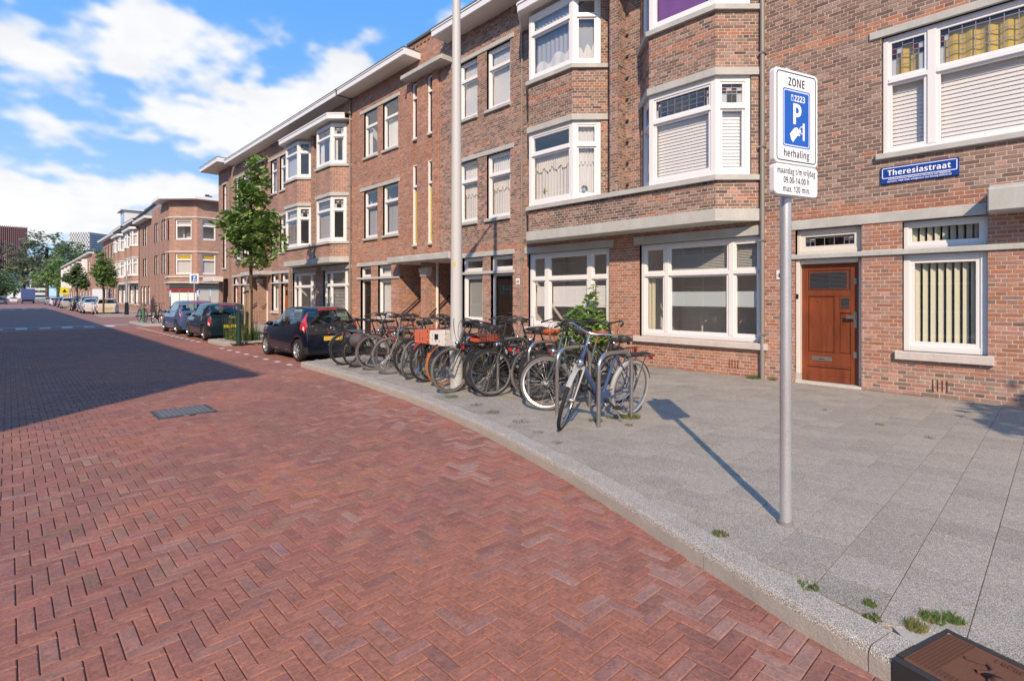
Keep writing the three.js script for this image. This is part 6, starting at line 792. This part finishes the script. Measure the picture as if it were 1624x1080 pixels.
{ // blue truck far off
  const g = thing('truck', 'blue delivery truck standing far down the street', 'truck', [-170, RY, 6.6]); new MB().bbox(-3, 0.9, -1.2, 3, 3.4, 1.2, 0.05).mesh('cargo_box', std(C(0.07, 0.11, 0.28), { roughness: 0.5 }), g); new MB().bbox(-4.6, 0.6, -1.1, -3.05, 2.6, 1.1, 0.05).mesh('cab', M.white, g); new MB().box(-4.5, 0.4, -1, 3, 0.9, 1).mesh('chassis', M.blackPaint, g); for (const x of [-3.8, 1.8]) for (const s of [1, -1]) { const w = carWheel(0.45, M.galv, 6); w.position.set(x, 0.45, s * 1.0); if (s < 0) w.rotation.y = Math.PI; g.add(w); }
}

// ---------------------------------------------------------------- trees and plants
function leaves(mb, lobes, n, size, tones, clump = 0.0) {
  const vol = lobes.map((l) => l[3] * l[4] * l[5]), sum = vol.reduce((a, b) => a + b, 0);
  const q = new THREE.Quaternion(), e = new THREE.Euler(), m = new THREE.Matrix4();
  lobes.forEach((l, li) => {
    const cnt = Math.round(n * vol[li] / sum), nc = Math.max(4, Math.round(cnt / 14)), cl = [];
    for (let i = 0; i < nc; i++) { let x, y, z, d; do { x = rr(-1, 1); y = rr(-1, 1); z = rr(-1, 1); d = x * x + y * y + z * z; } while (d > 1 || (d < 0.2 && rnd() < 0.6)); cl.push([l[0] + x * l[3], l[1] + y * l[4], l[2] + z * l[5], rr(0.8, 1.15)]); }
    for (let i = 0; i < cnt; i++) {
      const c = cl[Math.floor(rnd() * nc)], r = (clump || size * 2.2); const px = c[0] + (rnd() + rnd() - 1) * r, py = c[1] + (rnd() + rnd() - 1) * r * 0.8, pz = c[2] + (rnd() + rnd() - 1) * r;
      const t = tones[Math.floor(rnd() * tones.length)], f = c[3] * rr(0.85, 1.15); mb.color([t[0] * f, t[1] * f, t[2] * f]);
      const s = size * rr(0.6, 1.25); q.setFromEuler(e.set(rr(-0.85, 0.85), rr(0, 6.28), rr(-0.7, 0.7))); mb.mat(m.compose(V3(px, py, pz), q, V3(s, s, s)));
      mb.tri([-0.5, 0, 0.1], [0, -0.06, -0.55], [0.5, 0, 0.1]); mb.tri([-0.5, 0, 0.1], [0.5, 0, 0.1], [0, 0.08, 0.6]);
    }
  });
  mb.home(); return mb;
}
const leafWhite = leafMat(1, 1, 1);
const green1 = [[0.21, 0.36, 0.07], [0.26, 0.43, 0.095], [0.16, 0.29, 0.06], [0.33, 0.48, 0.13]], green2 = [[0.11, 0.21, 0.06], [0.14, 0.25, 0.075], [0.17, 0.28, 0.085]], greenPale = [[0.22, 0.31, 0.11], [0.26, 0.35, 0.13], [0.18, 0.26, 0.1]], greenGrey = [[0.23, 0.29, 0.17], [0.27, 0.33, 0.21], [0.18, 0.24, 0.14]], olive = [[0.10, 0.12, 0.06], [0.13, 0.14, 0.07], [0.08, 0.1, 0.05]];
function tree(label, pos, h, r, lobes, n, size, tones, group, clump) {
  const g = thing('tree', label, 'tree', pos, 0, group); const t = new MB(); t.tube([[0, -0.1, 0], [r * 0.3, h * 0.3, 0], [-r * 0.2, h * 0.55, r * 0.3], [0, h * 0.8, 0]], r, 8, 14);
  for (const l of lobes) { const y0 = Math.min(l[1] - l[4] * 0.5, h * 0.75); t.cyl([0, y0 * 0.9, 0], [l[0] * 0.8, l[1] + l[4] * 0.2, l[2] * 0.8], r * 0.45, r * 0.12, 6); } t.mesh('trunk', M.bark, g); const c = leaves(new MB(), lobes, n, size, tones, clump).mesh('crown', leafWhite, g); c.userData.kind = 'stuff'; return g;
}
seed(900);
const sideways = (a) => [a * 0.69, a * -0.724];
const lob = (a, y, r, ry = r, b = 0) => { const [x, z] = sideways(a); return [x + b * 0.72, y, z + b * 0.69, r, ry, r]; };
tree('young street tree with dense green crown held by two stakes', [-19.6, -0.02, 3.85], 6.5, 0.055, [lob(0.2, 6.1, 0.32, 0.5), lob(0.12, 5.35, 0.55, 0.6), lob(0.05, 4.6, 0.75, 0.6), lob(-0.55, 4.1, 0.6, 0.5), lob(0.7, 3.9, 0.5, 0.5), lob(0, 3.7, 0.95, 0.6), lob(0.05, 3.0, 0.7, 0.5), lob(0.9, 3.35, 0.3, 0.35), lob(-0.95, 4.25, 0.25, 0.3)], 4500, 0.165, green1, 'trees along the street', 0.24);
{ const g = thing('tree_stakes', 'two wooden stakes with black ties beside the young street tree', 'tree stake', [-19.45, 0, 3.95]); for (const x of [-0.28, 0.22]) new MB().cyl([x, -0.05, 0.05], [x, 1.75, 0.05], 0.04, 0.038, 10).mesh('stake', M.stake, g); new MB().tube([[-0.28, 1.62, 0.1], [-0.1, 1.7, -0.04], [0.0, 1.66, -0.1], [0.22, 1.62, 0.1]], 0.028, 6, 16).mesh('tie', M.rubber, g); }
{ const g = new MB(); for (let i = 0; i < 420; i++) { const x = rr(-0.75, 0.75), z = rr(-0.35, 0.45), h = rr(0.15, 0.55) * (rnd() < 0.2 ? 2.4 : 1), a = rr(0, 6.28), l = rr(0.05, 0.25) * h; const c = rnd() < 0.3 ? [0.3, 0.32, 0.06] : [0.08, 0.15, 0.03]; g.color(c); g.tri([x - 0.012, 0, z], [x + 0.012, 0, z], [x + Math.cos(a) * l, h, z + Math.sin(a) * l]); g.tri([x, 0, z - 0.012], [x, 0, z + 0.012], [x + Math.cos(a) * l, h, z + Math.sin(a) * l]); } leaves(g, [[0.1, 0.3, 0.1, 0.6, 0.28, 0.35], [-0.5, 0.5, 0.2, 0.2, 0.5, 0.2]], 500, 0.07, [[0.1, 0.2, 0.04], [0.25, 0.3, 0.06]], 0.1); const o = g.mesh('verge_plants', leafWhite, scene, [-19.75, -0.02, 4.05]); tag(o, 'tall weeds and grass growing round the foot of the staked street tree', 'plants', null, 'stuff'); const s = new MB().box(-20.7, -0.2, 3.2, -19.05, -0.005, 4.72, 'd'); struct(s, 'tree_bed', M.soil); }
tree('young street tree on the far side of the side street by the cream car', [-56.6, 0, 4.1], 5.2, 0.07, [lob(0, 4.6, 0.5, 0.6), lob(0, 3.6, 0.85, 0.8), lob(0.3, 2.9, 0.7, 0.6)], 2200, 0.24, green1, 'trees along the street', 0.35); tree('second young street tree beyond the cream car', [-87, 0, 3.6], 5.6, 0.08, [lob(0, 4.9, 0.7, 0.7), lob(-0.3, 3.8, 1.2, 0.9), lob(0.4, 3.2, 1.0, 0.7)], 2000, 0.34, green2, 'trees along the street', 0.45);
const far = 'big trees at the end of the street';
tree('tall grey green tree at the end of the street, highest of its group', [-300, 0, -2], 28, 0.6, [lob(0, 22, 8, 7), lob(-9, 19, 7, 7), lob(9, 17, 7, 8), lob(0, 13, 9, 5)], 3600, 1.3, greenGrey, far, 2.2); tree('dark green tree standing behind the end of the pale terrace', [-240, 0, -7], 20, 0.5, [lob(0, 15, 7, 5), lob(7, 13, 6, 5), lob(-5, 10, 6, 5)], 3000, 0.9, green2, far, 1.6); tree('bright green tree in front of the tall grey green tree', [-232, 0, -2], 15, 0.4, [lob(0, 9.5, 5, 4.5), lob(-4, 7, 4, 4), lob(4, 6.5, 4.5, 4)], 3200, 0.75, green1, far, 1.4); tree('light green tree left of the tall grey green tree', [-312, 0, 5], 20, 0.5, [lob(0, 14, 7, 4), lob(-6, 11, 6, 4), lob(4, 9, 6, 4)], 2400, 1.1, greenPale, far, 1.8); tree('olive dark tree at the edge of the street across from the terrace', [-150, 0, 12.8], 16, 0.4, [lob(-1.5, 10, 3.4, 4.5), lob(-2.5, 7, 3.8, 3.5), lob(-1, 13, 2.4, 3), lob(-2, 4, 2.8, 2.2)], 3400, 0.6, olive, far, 1.1); tree('low round green tree far down the middle of the street', [-330, 0, 8], 9, 0.4, [lob(0, 6, 5, 3.5), lob(-7, 5, 5, 3.5)], 1500, 0.9, green1, far, 1.5); tree('dark hedge like tree beside the olive tree', [-205, 0, 11.5], 9, 0.3, [lob(0, 4.5, 3.5, 3.4), lob(-2, 3, 3, 2.5)], 1800, 0.6, green2, far, 1.0);
tree('leafy street tree on the corner pavement outside the view', [5.15, 0, 6.3], 5.8, 0.09, [[0, 4.6, 0, 1.2, 1.0, 1.2], [-0.8, 4.0, -0.3, 0.9, 0.8, 0.9], [0.2, 5.3, 0.3, 0.8, 0.7, 0.8]], 2600, 0.17, green1, 'trees along the street', 0.28);
{ // climber against the wall
  const g = thing('climbing_plant', 'leafy green climbing shrub against the wall between two ground floor windows', 'shrub', [-7.6, 0, 0.3]); new MB().tube([[0, 0, 0], [0.05, 0.5, 0], [-0.1, 1.0, -0.05], [0, 1.6, -0.1]], 0.012, 6, 16).tube([[0, 0, 0], [-0.25, 0.5, 0.1], [-0.35, 0.9, 0]], 0.01, 6).tube([[0, 0, 0], [0.25, 0.5, 0.1], [0.4, 0.9, 0]], 0.01, 6).mesh('stem', M.bark, g);
  const c = leaves(new MB(), [[-0.1, 0.85, 0.05, 0.62, 0.42, 0.22], [0.25, 0.6, 0.12, 0.5, 0.42, 0.25], [-0.35, 0.5, 0.1, 0.4, 0.4, 0.22], [0, 1.35, -0.1, 0.16, 0.3, 0.1], [0.1, 1.7, -0.12, 0.06, 0.16, 0.06]], 2900, 0.11, [[0.2, 0.36, 0.07], [0.25, 0.42, 0.09], [0.15, 0.28, 0.05], [0.3, 0.46, 0.12]], 0.1).mesh('foliage', leafWhite, g); c.userData.kind = 'stuff';
}
{ // weeds in the joints
  const g = new MB(); seed(77); const tuft = (x, z, r, h, y = 0, dry = 0.2, n = 60) => { for (let i = 0; i < n; i++) { const a = rr(0, 6.28), d = r * Math.sqrt(rnd()), px = x + Math.cos(a) * d, pz = z + Math.sin(a) * d, hh = h * rr(0.4, 1), l = hh * rr(0.2, 0.9), b = rr(0, 6.28); g.color(rnd() < dry ? [0.34, 0.30, 0.10] : rnd() < 0.5 ? [0.10, 0.19, 0.03] : [0.16, 0.26, 0.05]); g.tri([px - 0.004, y, pz], [px + 0.004, y, pz + 0.003], [px + Math.cos(b) * l, y + hh, pz + Math.sin(b) * l]); } };
  for (const [x, z, r, h, n] of [[-3.72, 4.4, 0.13, 0.07, 220], [-3.85, 4.55, 0.12, 0.04, 120], [-3.9, 4.86, 0.08, 0.06, 120], [-3.5, 4.75, 0.05, 0.03, 60], [-5.1, 5.45, 0.1, 0.05, 120], [-6.3, 5.2, 0.1, 0.06, 150], [-6.6, 5.05, 0.06, 0.03, 60], [-5.6, 5.3, 0.1, 0.04, 90], [-4.5, 5.55, 0.1, 0.04, 90], [-4.0, 5.75, 0.07, 0.03, 60], [-3.6, 5.9, 0.06, 0.03, 50], [-4.9, 4.7, 0.12, 0.04, 80], [-3.95, 0.12, 0.12, 0.1, 120], [-3.62, 0.08, 0.06, 0.08, 60], [-0.92, 6.98, 0.05, 0.03, 80], [-0.66, 6.93, 0.035, 0.025, 60], [-0.62, 7.05, 0.035, 0.025, 60], [-0.43, 6.86, 0.05, 0.04, 110], [-0.36, 6.8, 0.04, 0.04, 90], [-1.5, 6.72, 0.05, 0.03, 90], [-2.2, 2.2, 0.05, 0.02, 40], [-1.5, 2.6, 0.05, 0.02, 40], [-1.0, 2.9, 0.06, 0.02, 40]]) tuft(x, z, r, h, 0.0, 0.25, n); tuft(-0.47, 7.0, 0.04, 0.05, 0, 0.8, 110);
  const o = g.mesh('grass_tufts', leafWhite, scene); tag(o, 'small green weeds growing in the pavement joints', 'weeds', null, 'stuff');
}
function pot(label, pos, potC, kind) { const g = thing('flower_pot', label, 'flower pot', pos, 0, 'pots on the window sill'); new MB().geo(new THREE.LatheGeometry([[0, 0], [0.062, 0], [0.078, 0.13], [0.086, 0.13], [0.086, 0.15], [0.07, 0.15], [0.068, 0.12], [0, 0.12]].map((p) => new THREE.Vector2(...p)), 20)).mesh('pot', std(potC, { roughness: 0.5 }), g); const c = leaves(new MB(), [[0, 0.27, 0, 0.11, kind === 2 ? 0.2 : 0.12, 0.09]], 160, 0.06, kind === 0 ? [[0.6, 0.5, 0.06], [0.45, 0.45, 0.05]] : kind === 1 ? [[0.03, 0.1, 0.02], [0.05, 0.13, 0.03]] : [[0.25, 0.2, 0.17], [0.35, 0.28, 0.26], [0.15, 0.16, 0.1]], 0.05).mesh('plant', leafWhite, g); c.userData.kind = 'stuff'; }
pot('cream pot with a yellow plant behind the bay window', [-8.88, 3.826, 0.29], C(0.7, 0.58, 0.3), 0); pot('blue pot with a dark green plant behind the bay window', [-8.2, 3.826, 0.28], C(0.1, 0.3, 0.6), 1); pot('blue pot with a pinkish dry plant at the side of the bay window', [-7.82, 3.826, 0.2], C(0.15, 0.42, 0.65), 2);
for (const [x, z, h, l] of [[-18.55, 4.55, 1.0, 'dark green bollard beside the small dark hatchback'], [-37.2, 4.25, 0.9, 'green bollard beside the bicycle at the street corner']]) { const o = top(new MB().cyl([0, -0.05, 0], [0, h - 0.12, 0], 0.075, 0.07, 14).cyl([0, h - 0.12, 0], [0, h - 0.09, 0], 0.085, 0.085, 14).cyl([0, h - 0.09, 0], [0, h, 0], 0.07, 0.03, 14), 'bollard', std(x < -30 ? C(0.06, 0.2, 0.12) : C(0.012, 0.045, 0.035), { roughness: 0.5 }), l, 'bollard', null, [x, 0, z]); void o; }
{ const g = thing('corner_post', 'grey post with a black foot on the far street corner', 'post', [-53.5, 0, 2.9]); new MB().cyl([0, 1.0, 0], [0, 3.6, 0], 0.06, 0.06, 10).mesh('pole', M.galv, g); new MB().cyl([0, 0, 0], [0, 1.0, 0], 0.16, 0.13, 12).mesh('foot', M.blackPaint, g); }
{ const g = thing('warning_sign', 'bright yellow warning sign far down the street', 'sign', [-104.7, 0, 3.8], Math.PI / 2); new MB().cyl([0, 0, 0], [0, 3, 0], 0.05, 0.05, 8).mesh('pole', M.galv, g); new MB().bbox(-0.5, 1.75, 0.06, 0.5, 2.85, 0.1, 0.01).mesh('board', std(C(0.8, 0.72, 0.02), { roughness: 0.4 }), g); new MB().tri([-0.3, 2.1, 0.103], [0.3, 2.1, 0.103], [0, 2.62, 0.103]).mesh('triangle', M.blackPaint, g); }

// ---------------------------------------------------------------- the next blocks
{ // corner shop with a chamfered corner
  const g = thing('corner_building', 'red brick corner building with a canted corner and a closed shop below', 'building', [-52.9, 0, 0]), W = new Walls(-52.9, false), r45 = Math.PI / 4, c = 1.7, q = c * Math.SQRT2; seed(55);
  const w2 = [[0.49, 3.38, 1.91, 5.16], [0.49, 6.34, 1.91, 8.07]], w3 = [[0.35, 3.38, 1.45, 5.16], [0.35, 6.34, 1.45, 8.07]];
  W.panel(0, 0, r45, 0, q, 2.75, 9.7, w2).panel(c, -c, Math.PI / 2, 0, 14, 2.75, 9.7, [...w3, [4, 3.38, 5.2, 5.16], [4, 6.34, 5.2, 8.07], [7, 3.38, 8.2, 5.16], [7, 6.34, 8.2, 8.07]]).panel(-7.6, 0, 0, 0, 7.6, 0, 9.7, [[7.0, 3.38, 7.4, 5.16], [7.0, 6.34, 7.4, 8.07], [4.4, 3.5, 5.1, 5.3], [5.3, 3.5, 6.0, 5.3], [4.4, 6.5, 5.1, 8.3], [5.3, 6.5, 6.0, 8.3], [1.2, 3.5, 1.9, 5.3], [2.1, 3.5, 2.8, 5.3], [1.2, 6.5, 1.9, 8.3], [2.1, 6.5, 2.8, 8.3]]).panel(c, -c, Math.PI / 2, 4, 14, 0, 2.75); W.finish(g);
  const cw = (x, y, z, ry, w, h, f) => win(g, x, y, z, ry, w, h, { tr: h * 0.68, ft: 0.08, low: [f], top: [f === 'sheer' ? 'yellow' : 'grey'], room: true, depth: 1 });
  for (const [a, b, d, e] of w2) cw(a * 0.7071, b, -a * 0.7071, r45, d - a, e - b, b < 5 ? 'sheer' : null); for (const [a, b, d, e] of [...w3, [4, 3.38, 5.2, 5.16], [4, 6.34, 5.2, 8.07]]) cw(c, b, -c - a, Math.PI / 2, d - a, e - b, b < 5 ? 'sheer' : null); for (const x of [4.4, 5.3, 1.2, 2.1]) for (const y of [3.5, 6.5]) cw(x - 7.6, y, 0, 0, 0.7, 1.8, 'sheer'); for (const y of [3.38, 6.34]) cw(-0.6, y, 0, 0, 0.4, 1.75, null);
  const ring = (e, y0, y1, n, m) => new MB().prism([[-1.4, 0.001], [-1.4, e], [e * 0.41, e], [c + e, -c + e * 0.41], [c + e, -6], [c - 0.1, -6], [c - 0.1, -c], [0, -0.1]], y0, y1).mesh(n, m, g);
  ring(0.06, 8.2, 8.32, 'lintel_band', M.stonePale); ring(0.06, 5.26, 5.38, 'lintel_band', M.stonePale); ring(0.1, 3.1, 3.24, 'sill_band', M.stonePale); ring(0.14, 2.62, 2.74, 'cornice', M.stone);
  new MB().prism([[-3, 0.001], [-3, 0.8], [0.33, 0.8], [c + 0.8, -c + 0.33], [c + 0.8, -14], [c - 1, -14], [c - 1, -c], [0, -1]], 9.7, 9.95).mesh('eave', M.white, g); new MB().box(0.4, 9.96, -2.9, 0.7, 10.45, -2.6).box(0.9, 9.96, -3.0, 1.1, 10.3, -2.8).mesh('chimney_pipes', M.iron, g);
  const shop = new MB().at(0, 0, 0, r45).box(0, 2.1, -0.1, q, 2.62, 0.02).home(); shop.at(c, 0, -c, Math.PI / 2).box(0, 2.1, -0.1, 4, 2.62, 0.02); shop.home().mesh('shop_fascia', M.slate, g); const pn = [M.white, M.white, M.white]; for (let i = 0; i < 3; i++) new MB().at(0, 0, 0, r45).bbox(0.1 + i * 0.75, 0.3, -0.12, 0.8 + i * 0.75, 2.08, -0.06, 0.01).home().mesh('shop_panel', pn[i], g); for (let i = 0; i < 4; i++) new MB().at(c, 0, -c, Math.PI / 2).bbox(0.15 + i * 0.9, 0.3, -0.12, 0.98 + i * 0.9, 2.08, -0.06, 0.01).home().mesh('shop_panel', M.blindGrey, g);
  new MB().at(0, 0, 0, r45).box(-0.05, 0, -0.15, q, 0.3, -0.02).home().at(c, 0, -c, Math.PI / 2).box(0, 0, -0.15, 4, 0.3, -0.02).home().mesh('plinth', M.slate, g); new MB().at(0, 0, 0, r45).bbox(-0.1, 2.0, 0.0, q + 0.1, 2.12, 0.22, 0.01).home().mesh('shutter_box', M.red, g);
}
function simpleHouse(label, xL, w, y0, wins, o = {}) { const g = thing('row_house', label, 'house', [xL, 0, o.z || 0], 0, 'houses beyond the side street'), W = new Walls(xL, false); W.panel(0, 0, 0, 0, w, 0, y0, wins.map((h) => [h[0], h[1], h[0] + h[2], h[1] + h[3]])); if (o.end) W.panel(w, 0, Math.PI / 2, 0, 12, 0, y0, o.end.map((h) => [h[0], h[1], h[0] + h[2], h[1] + h[3]])); W.finish(g); for (const [x, y, a, b, f] of wins) win(g, x, y, 0, 0, a, b, { tr: b > 1.2 ? b * 0.66 : 0, low: [f || 'grey'], top: ['grey'], ft: 0.09, depth: 1 }); for (const [x, y, a, b] of o.end || []) win(g, w, y, -x, Math.PI / 2, a, b, { tr: b * 0.66, low: ['grey'], top: ['grey'], ft: 0.1, depth: 1 }); eave(g, 0, w, y0 - 0.05, 0.6, 0.22); return g; }
seed(66);
simpleHouse('red brick house with paired narrow windows beside the corner building', -67, 6.5, 9.05, [[1.9, 3.5, 0.8, 1.8, 'sheer'], [2.9, 3.5, 0.8, 1.8, 'sheer'], [1.9, 6.6, 0.8, 1.8, 'sheer'], [2.9, 6.6, 0.8, 1.8, 'sheer'], [0.6, 0.7, 1.1, 1.8, 'sheer'], [2.3, 0.7, 1.1, 1.8, 'sheer'], [4.4, 0.7, 0.9, 1.8, 'sheer']]);
bayHouse(-73.4, false, 'red brick house with paired bays beyond the corner building', null, { seed: 909, f1: [['sheer', 'sheer', 'sheer', 'sheer'], ['sheer', 'sheer', 'grey', 'sheer']], l1: [0, 0], f2: [['sheer', 'sheer', 'grey', 'sheer'], ['grey', 'sheer', 'grey', 'sheer']], l2: [0, 0], g: [['sheer'], ['sheer']], gt: [['grey'], ['grey']] });
bayHouse(-82, false, 'brown brick house with paired bays under a dark mansard roof', null, { seed: 919, f1: [['sheer', 'sheer', 'sheer', 'sheer'], ['sheer', 'sheer', 'grey', 'sheer']], l1: [0, 0], f2: [['sheer', 'sheer', 'grey', 'sheer'], ['grey', 'sheer', 'grey', 'sheer']], l2: [0, 0], g: [['sheer'], ['sheer']], gt: [['grey'], ['grey']] });
simpleHouse('narrow brown brick house at the end of the row before the pale terrace', -97, 15, 9.3, [[1, 6.6, 1, 1.8], [3, 6.6, 1, 1.8], [6, 6.6, 1, 1.8], [9, 6.6, 1, 1.8], [12, 6.6, 1, 1.8], [1, 3.5, 1, 1.8], [3, 3.5, 1, 1.8], [6, 3.5, 1, 1.8], [9, 3.5, 1, 1.8], [12, 3.5, 1, 1.8], [2, 0.6, 2, 2], [7, 0.6, 2, 2], [11, 0.6, 2, 2]]);
{ const g = thing('mansard_roof', 'dark mansard roof with a grey gable and a white dormer on the far row', 'roof', [-75.8, 9.5, 0]); new MB().quad([-20, 0, 0.2], [0, 0, 0.2], [0, 3.6, -3.2], [-20, 3.6, -3.2]).quad([-20, 3.6, -3.2], [0, 3.6, -3.2], [0, 3.6, -9], [-20, 3.6, -9]).mesh('slates', M.slate, g); new MB().quad([0.02, 0, 0.1], [0.02, 0, -9], [0.02, 3.5, -9], [0.02, 3.5, -3.2]).mesh('gable', M.greyClad, g); new MB().cyl([0.05, -0.1, 0.25], [0.05, 3.7, -3.3], 0.16, 0.16, 6).cyl([0.05, 3.65, -3.2], [0.05, 3.65, -9], 0.16, 0.16, 6).mesh('verge', M.slate, g); new MB().bbox(-6, 0.3, -3, -2.6, 2.4, -0.2, 0.03).mesh('dormer', M.white, g); new MB().box(-6.3, 2.41, -3.2, -2.3, 2.6, 0.15).mesh('dormer_roof', M.white, g); new MB().bbox(-5.6, 0.7, -0.2, -3.0, 2.1, -0.17, 0.02).mesh('window', M.carGlass, g); }
{ // pale terrace farther on
  const wins = []; for (let i = 0; i < 12; i++) for (const y of [0.7, 3.7, 6.7]) wins.push([2 + i * 6, y, 2.6, 1.9, 'sheer']);
  const g = simpleHouse('long pale brick terrace with white eaves behind the parked cars', -205, 75, 9.9, wins, { z: -1.8, end: [[0.6, 3.9, 1.5, 1.9], [0.6, 6.9, 1.5, 1.9], [3.5, 6.9, 1.5, 1.9], [3.5, 3.9, 1.5, 1.9]] }); for (const c of g.children) if (c.name === 'wall') c.material = M.wallFarPale; new MB().bbox(75, 0.2, -6, 75.3, 2.9, 0, 0.02).mesh('shop_front', M.white, g); for (const z of [-1.6, -3.4]) new MB().box(75.3, 0.5, z - 1.3, 75.33, 2.1, z).mesh('shop_window', M.carGlass, g); for (let i = 0; i < 6; i++) new MB().bbox(3 + i * 12, 3.5, 0, 5.8 + i * 12, 9.2, 0.7, 0.05).mesh('bay', M.white, g);
}
// ---------------------------------------------------------------- distance
{ const g = thing('brown_tower', 'brown ribbed office tower rising far behind the trees', 'tower', [-826, 0, 8]); new MB().box(-20, 0, -14, 2, 80, 26).mesh('core', std(C(0.15, 0.085, 0.085), { roughness: 0.8 }), g); const r = new MB(); for (let i = 0; i < 24; i++) r.box(2, 0, -14 + i * 1.7, 3.2, 81, -13.2 + i * 1.7); r.mesh('ribs', std(C(0.22, 0.12, 0.12), { roughness: 0.8 }), g); }
{ const g = thing('high_rise', 'pale high rise with chequered windows far behind the row', 'tower', [-892, 0, -72]); g.rotation.y = -0.85; new MB().box(-20, 0, -14, 20, 84, 14).mesh('core', std(C(0.2, 0.24, 0.28), { roughness: 0.3 }), g); const s = new MB(); for (let k = 0; k < 26; k++) { const y = 6 + k * 3; if (k < 17) s.box(-21, y, -15, 21, y + 1.1, 15); else { for (let i = 0; i < 12; i++) s.box(-21 + i * 3.5 + (k % 2) * 1.7, y, 14, -19.2 + i * 3.5 + (k % 2) * 1.7, y + 3, 15); for (let i = 0; i < 8; i++) s.box(20, y, -14 + i * 3.5 + (k % 2) * 1.7, 21, y + 3, -12.2 + i * 3.5 + (k % 2) * 1.7); s.box(-21, y, -15, 21, y + 0.5, 15); } } s.mesh('facade', std(C(0.62, 0.64, 0.66), { roughness: 0.6 }), g); new MB().box(-28, 0, -16, 22, 46, 16).mesh('podium', std(C(0.5, 0.53, 0.56), { roughness: 0.5 }), g); }
{ const g = thing('office_building', 'low white building with a blue glass front beyond the trees', 'building', [-520, 0, 6]); new MB().box(-20, 0, -16, 0, 16, 14).mesh('block', M.white, g); new MB().bbox(0, 8, -7, 0.3, 19, 4, 0.05).mesh('glass_front', std(C(0.12, 0.25, 0.38), { roughness: 0.15 }), g); const r = new MB(); for (let i = 0; i < 4; i++) r.box(0, 1 + i * 3.5, -16, 0.4, 2.6 + i * 3.5, -8); r.mesh('window_bands', M.slate, g); }
// ---------------------------------------------------------------- across the street (outside the view: shades the road, shows in the panes)
{
  const xR = -1.2, g = thing('opposite_terrace', 'brick terrace on the other side of the street', 'building', [xR, 0, 18.3]), W = new Walls(xR, false), holes = []; for (let i = 0; i < 16; i++) for (const y of [0.8, 3.8, 6.9]) holes.push([1.4 + i * 5.2, y, 3.9 + i * 5.2, y + 1.9]);
  W.panel(0, 0, Math.PI, 0, 85, 0, 10.6, holes, 0.15).panel(0, 12, Math.PI / 2, 0, 12, 0, 10.6, [], 0); W.finish(g); const f = new MB(), gl = new MB(); for (const [a, b, c, d] of holes) { f.at(-a, b, 0, Math.PI); f.bbox(0, 0, -0.14, 2.5, 0.09, -0.06).bbox(0, d - b - 0.09, -0.14, 2.5, d - b, -0.06).bbox(0, 0.09, -0.14, 0.09, d - b - 0.09, -0.06).bbox(2.41, 0.09, -0.14, 2.5, d - b - 0.09, -0.06).bbox(1.2, 0.09, -0.14, 1.3, d - b - 0.09, -0.06).bbox(0.09, 1.2, -0.14, 2.41, 1.28, -0.065); gl.at(-a, b, 0, Math.PI).quad([0, 0, -0.15], [2.5, 0, -0.15], [2.5, d - b, -0.15], [0, d - b, -0.15]); void c; } f.home().mesh('window_frames', M.white, g); gl.home().mesh('panes', M.carGlass, g);
  new MB().box(-85, 10.6, -0.55, 0.3, 10.85, 12).mesh('roof', M.soffit, g); new MB().box(-85, 10.58, -0.6, 0.35, 10.9, -0.55).mesh('fascia', M.white, g);
  const p = new MB(); p.box(-420, -0.3, 14.6, -1, -0.005, 18.3, 'd'); struct(p, 'opposite_pavement', M.agg);
}

renderer.render(scene, camera);
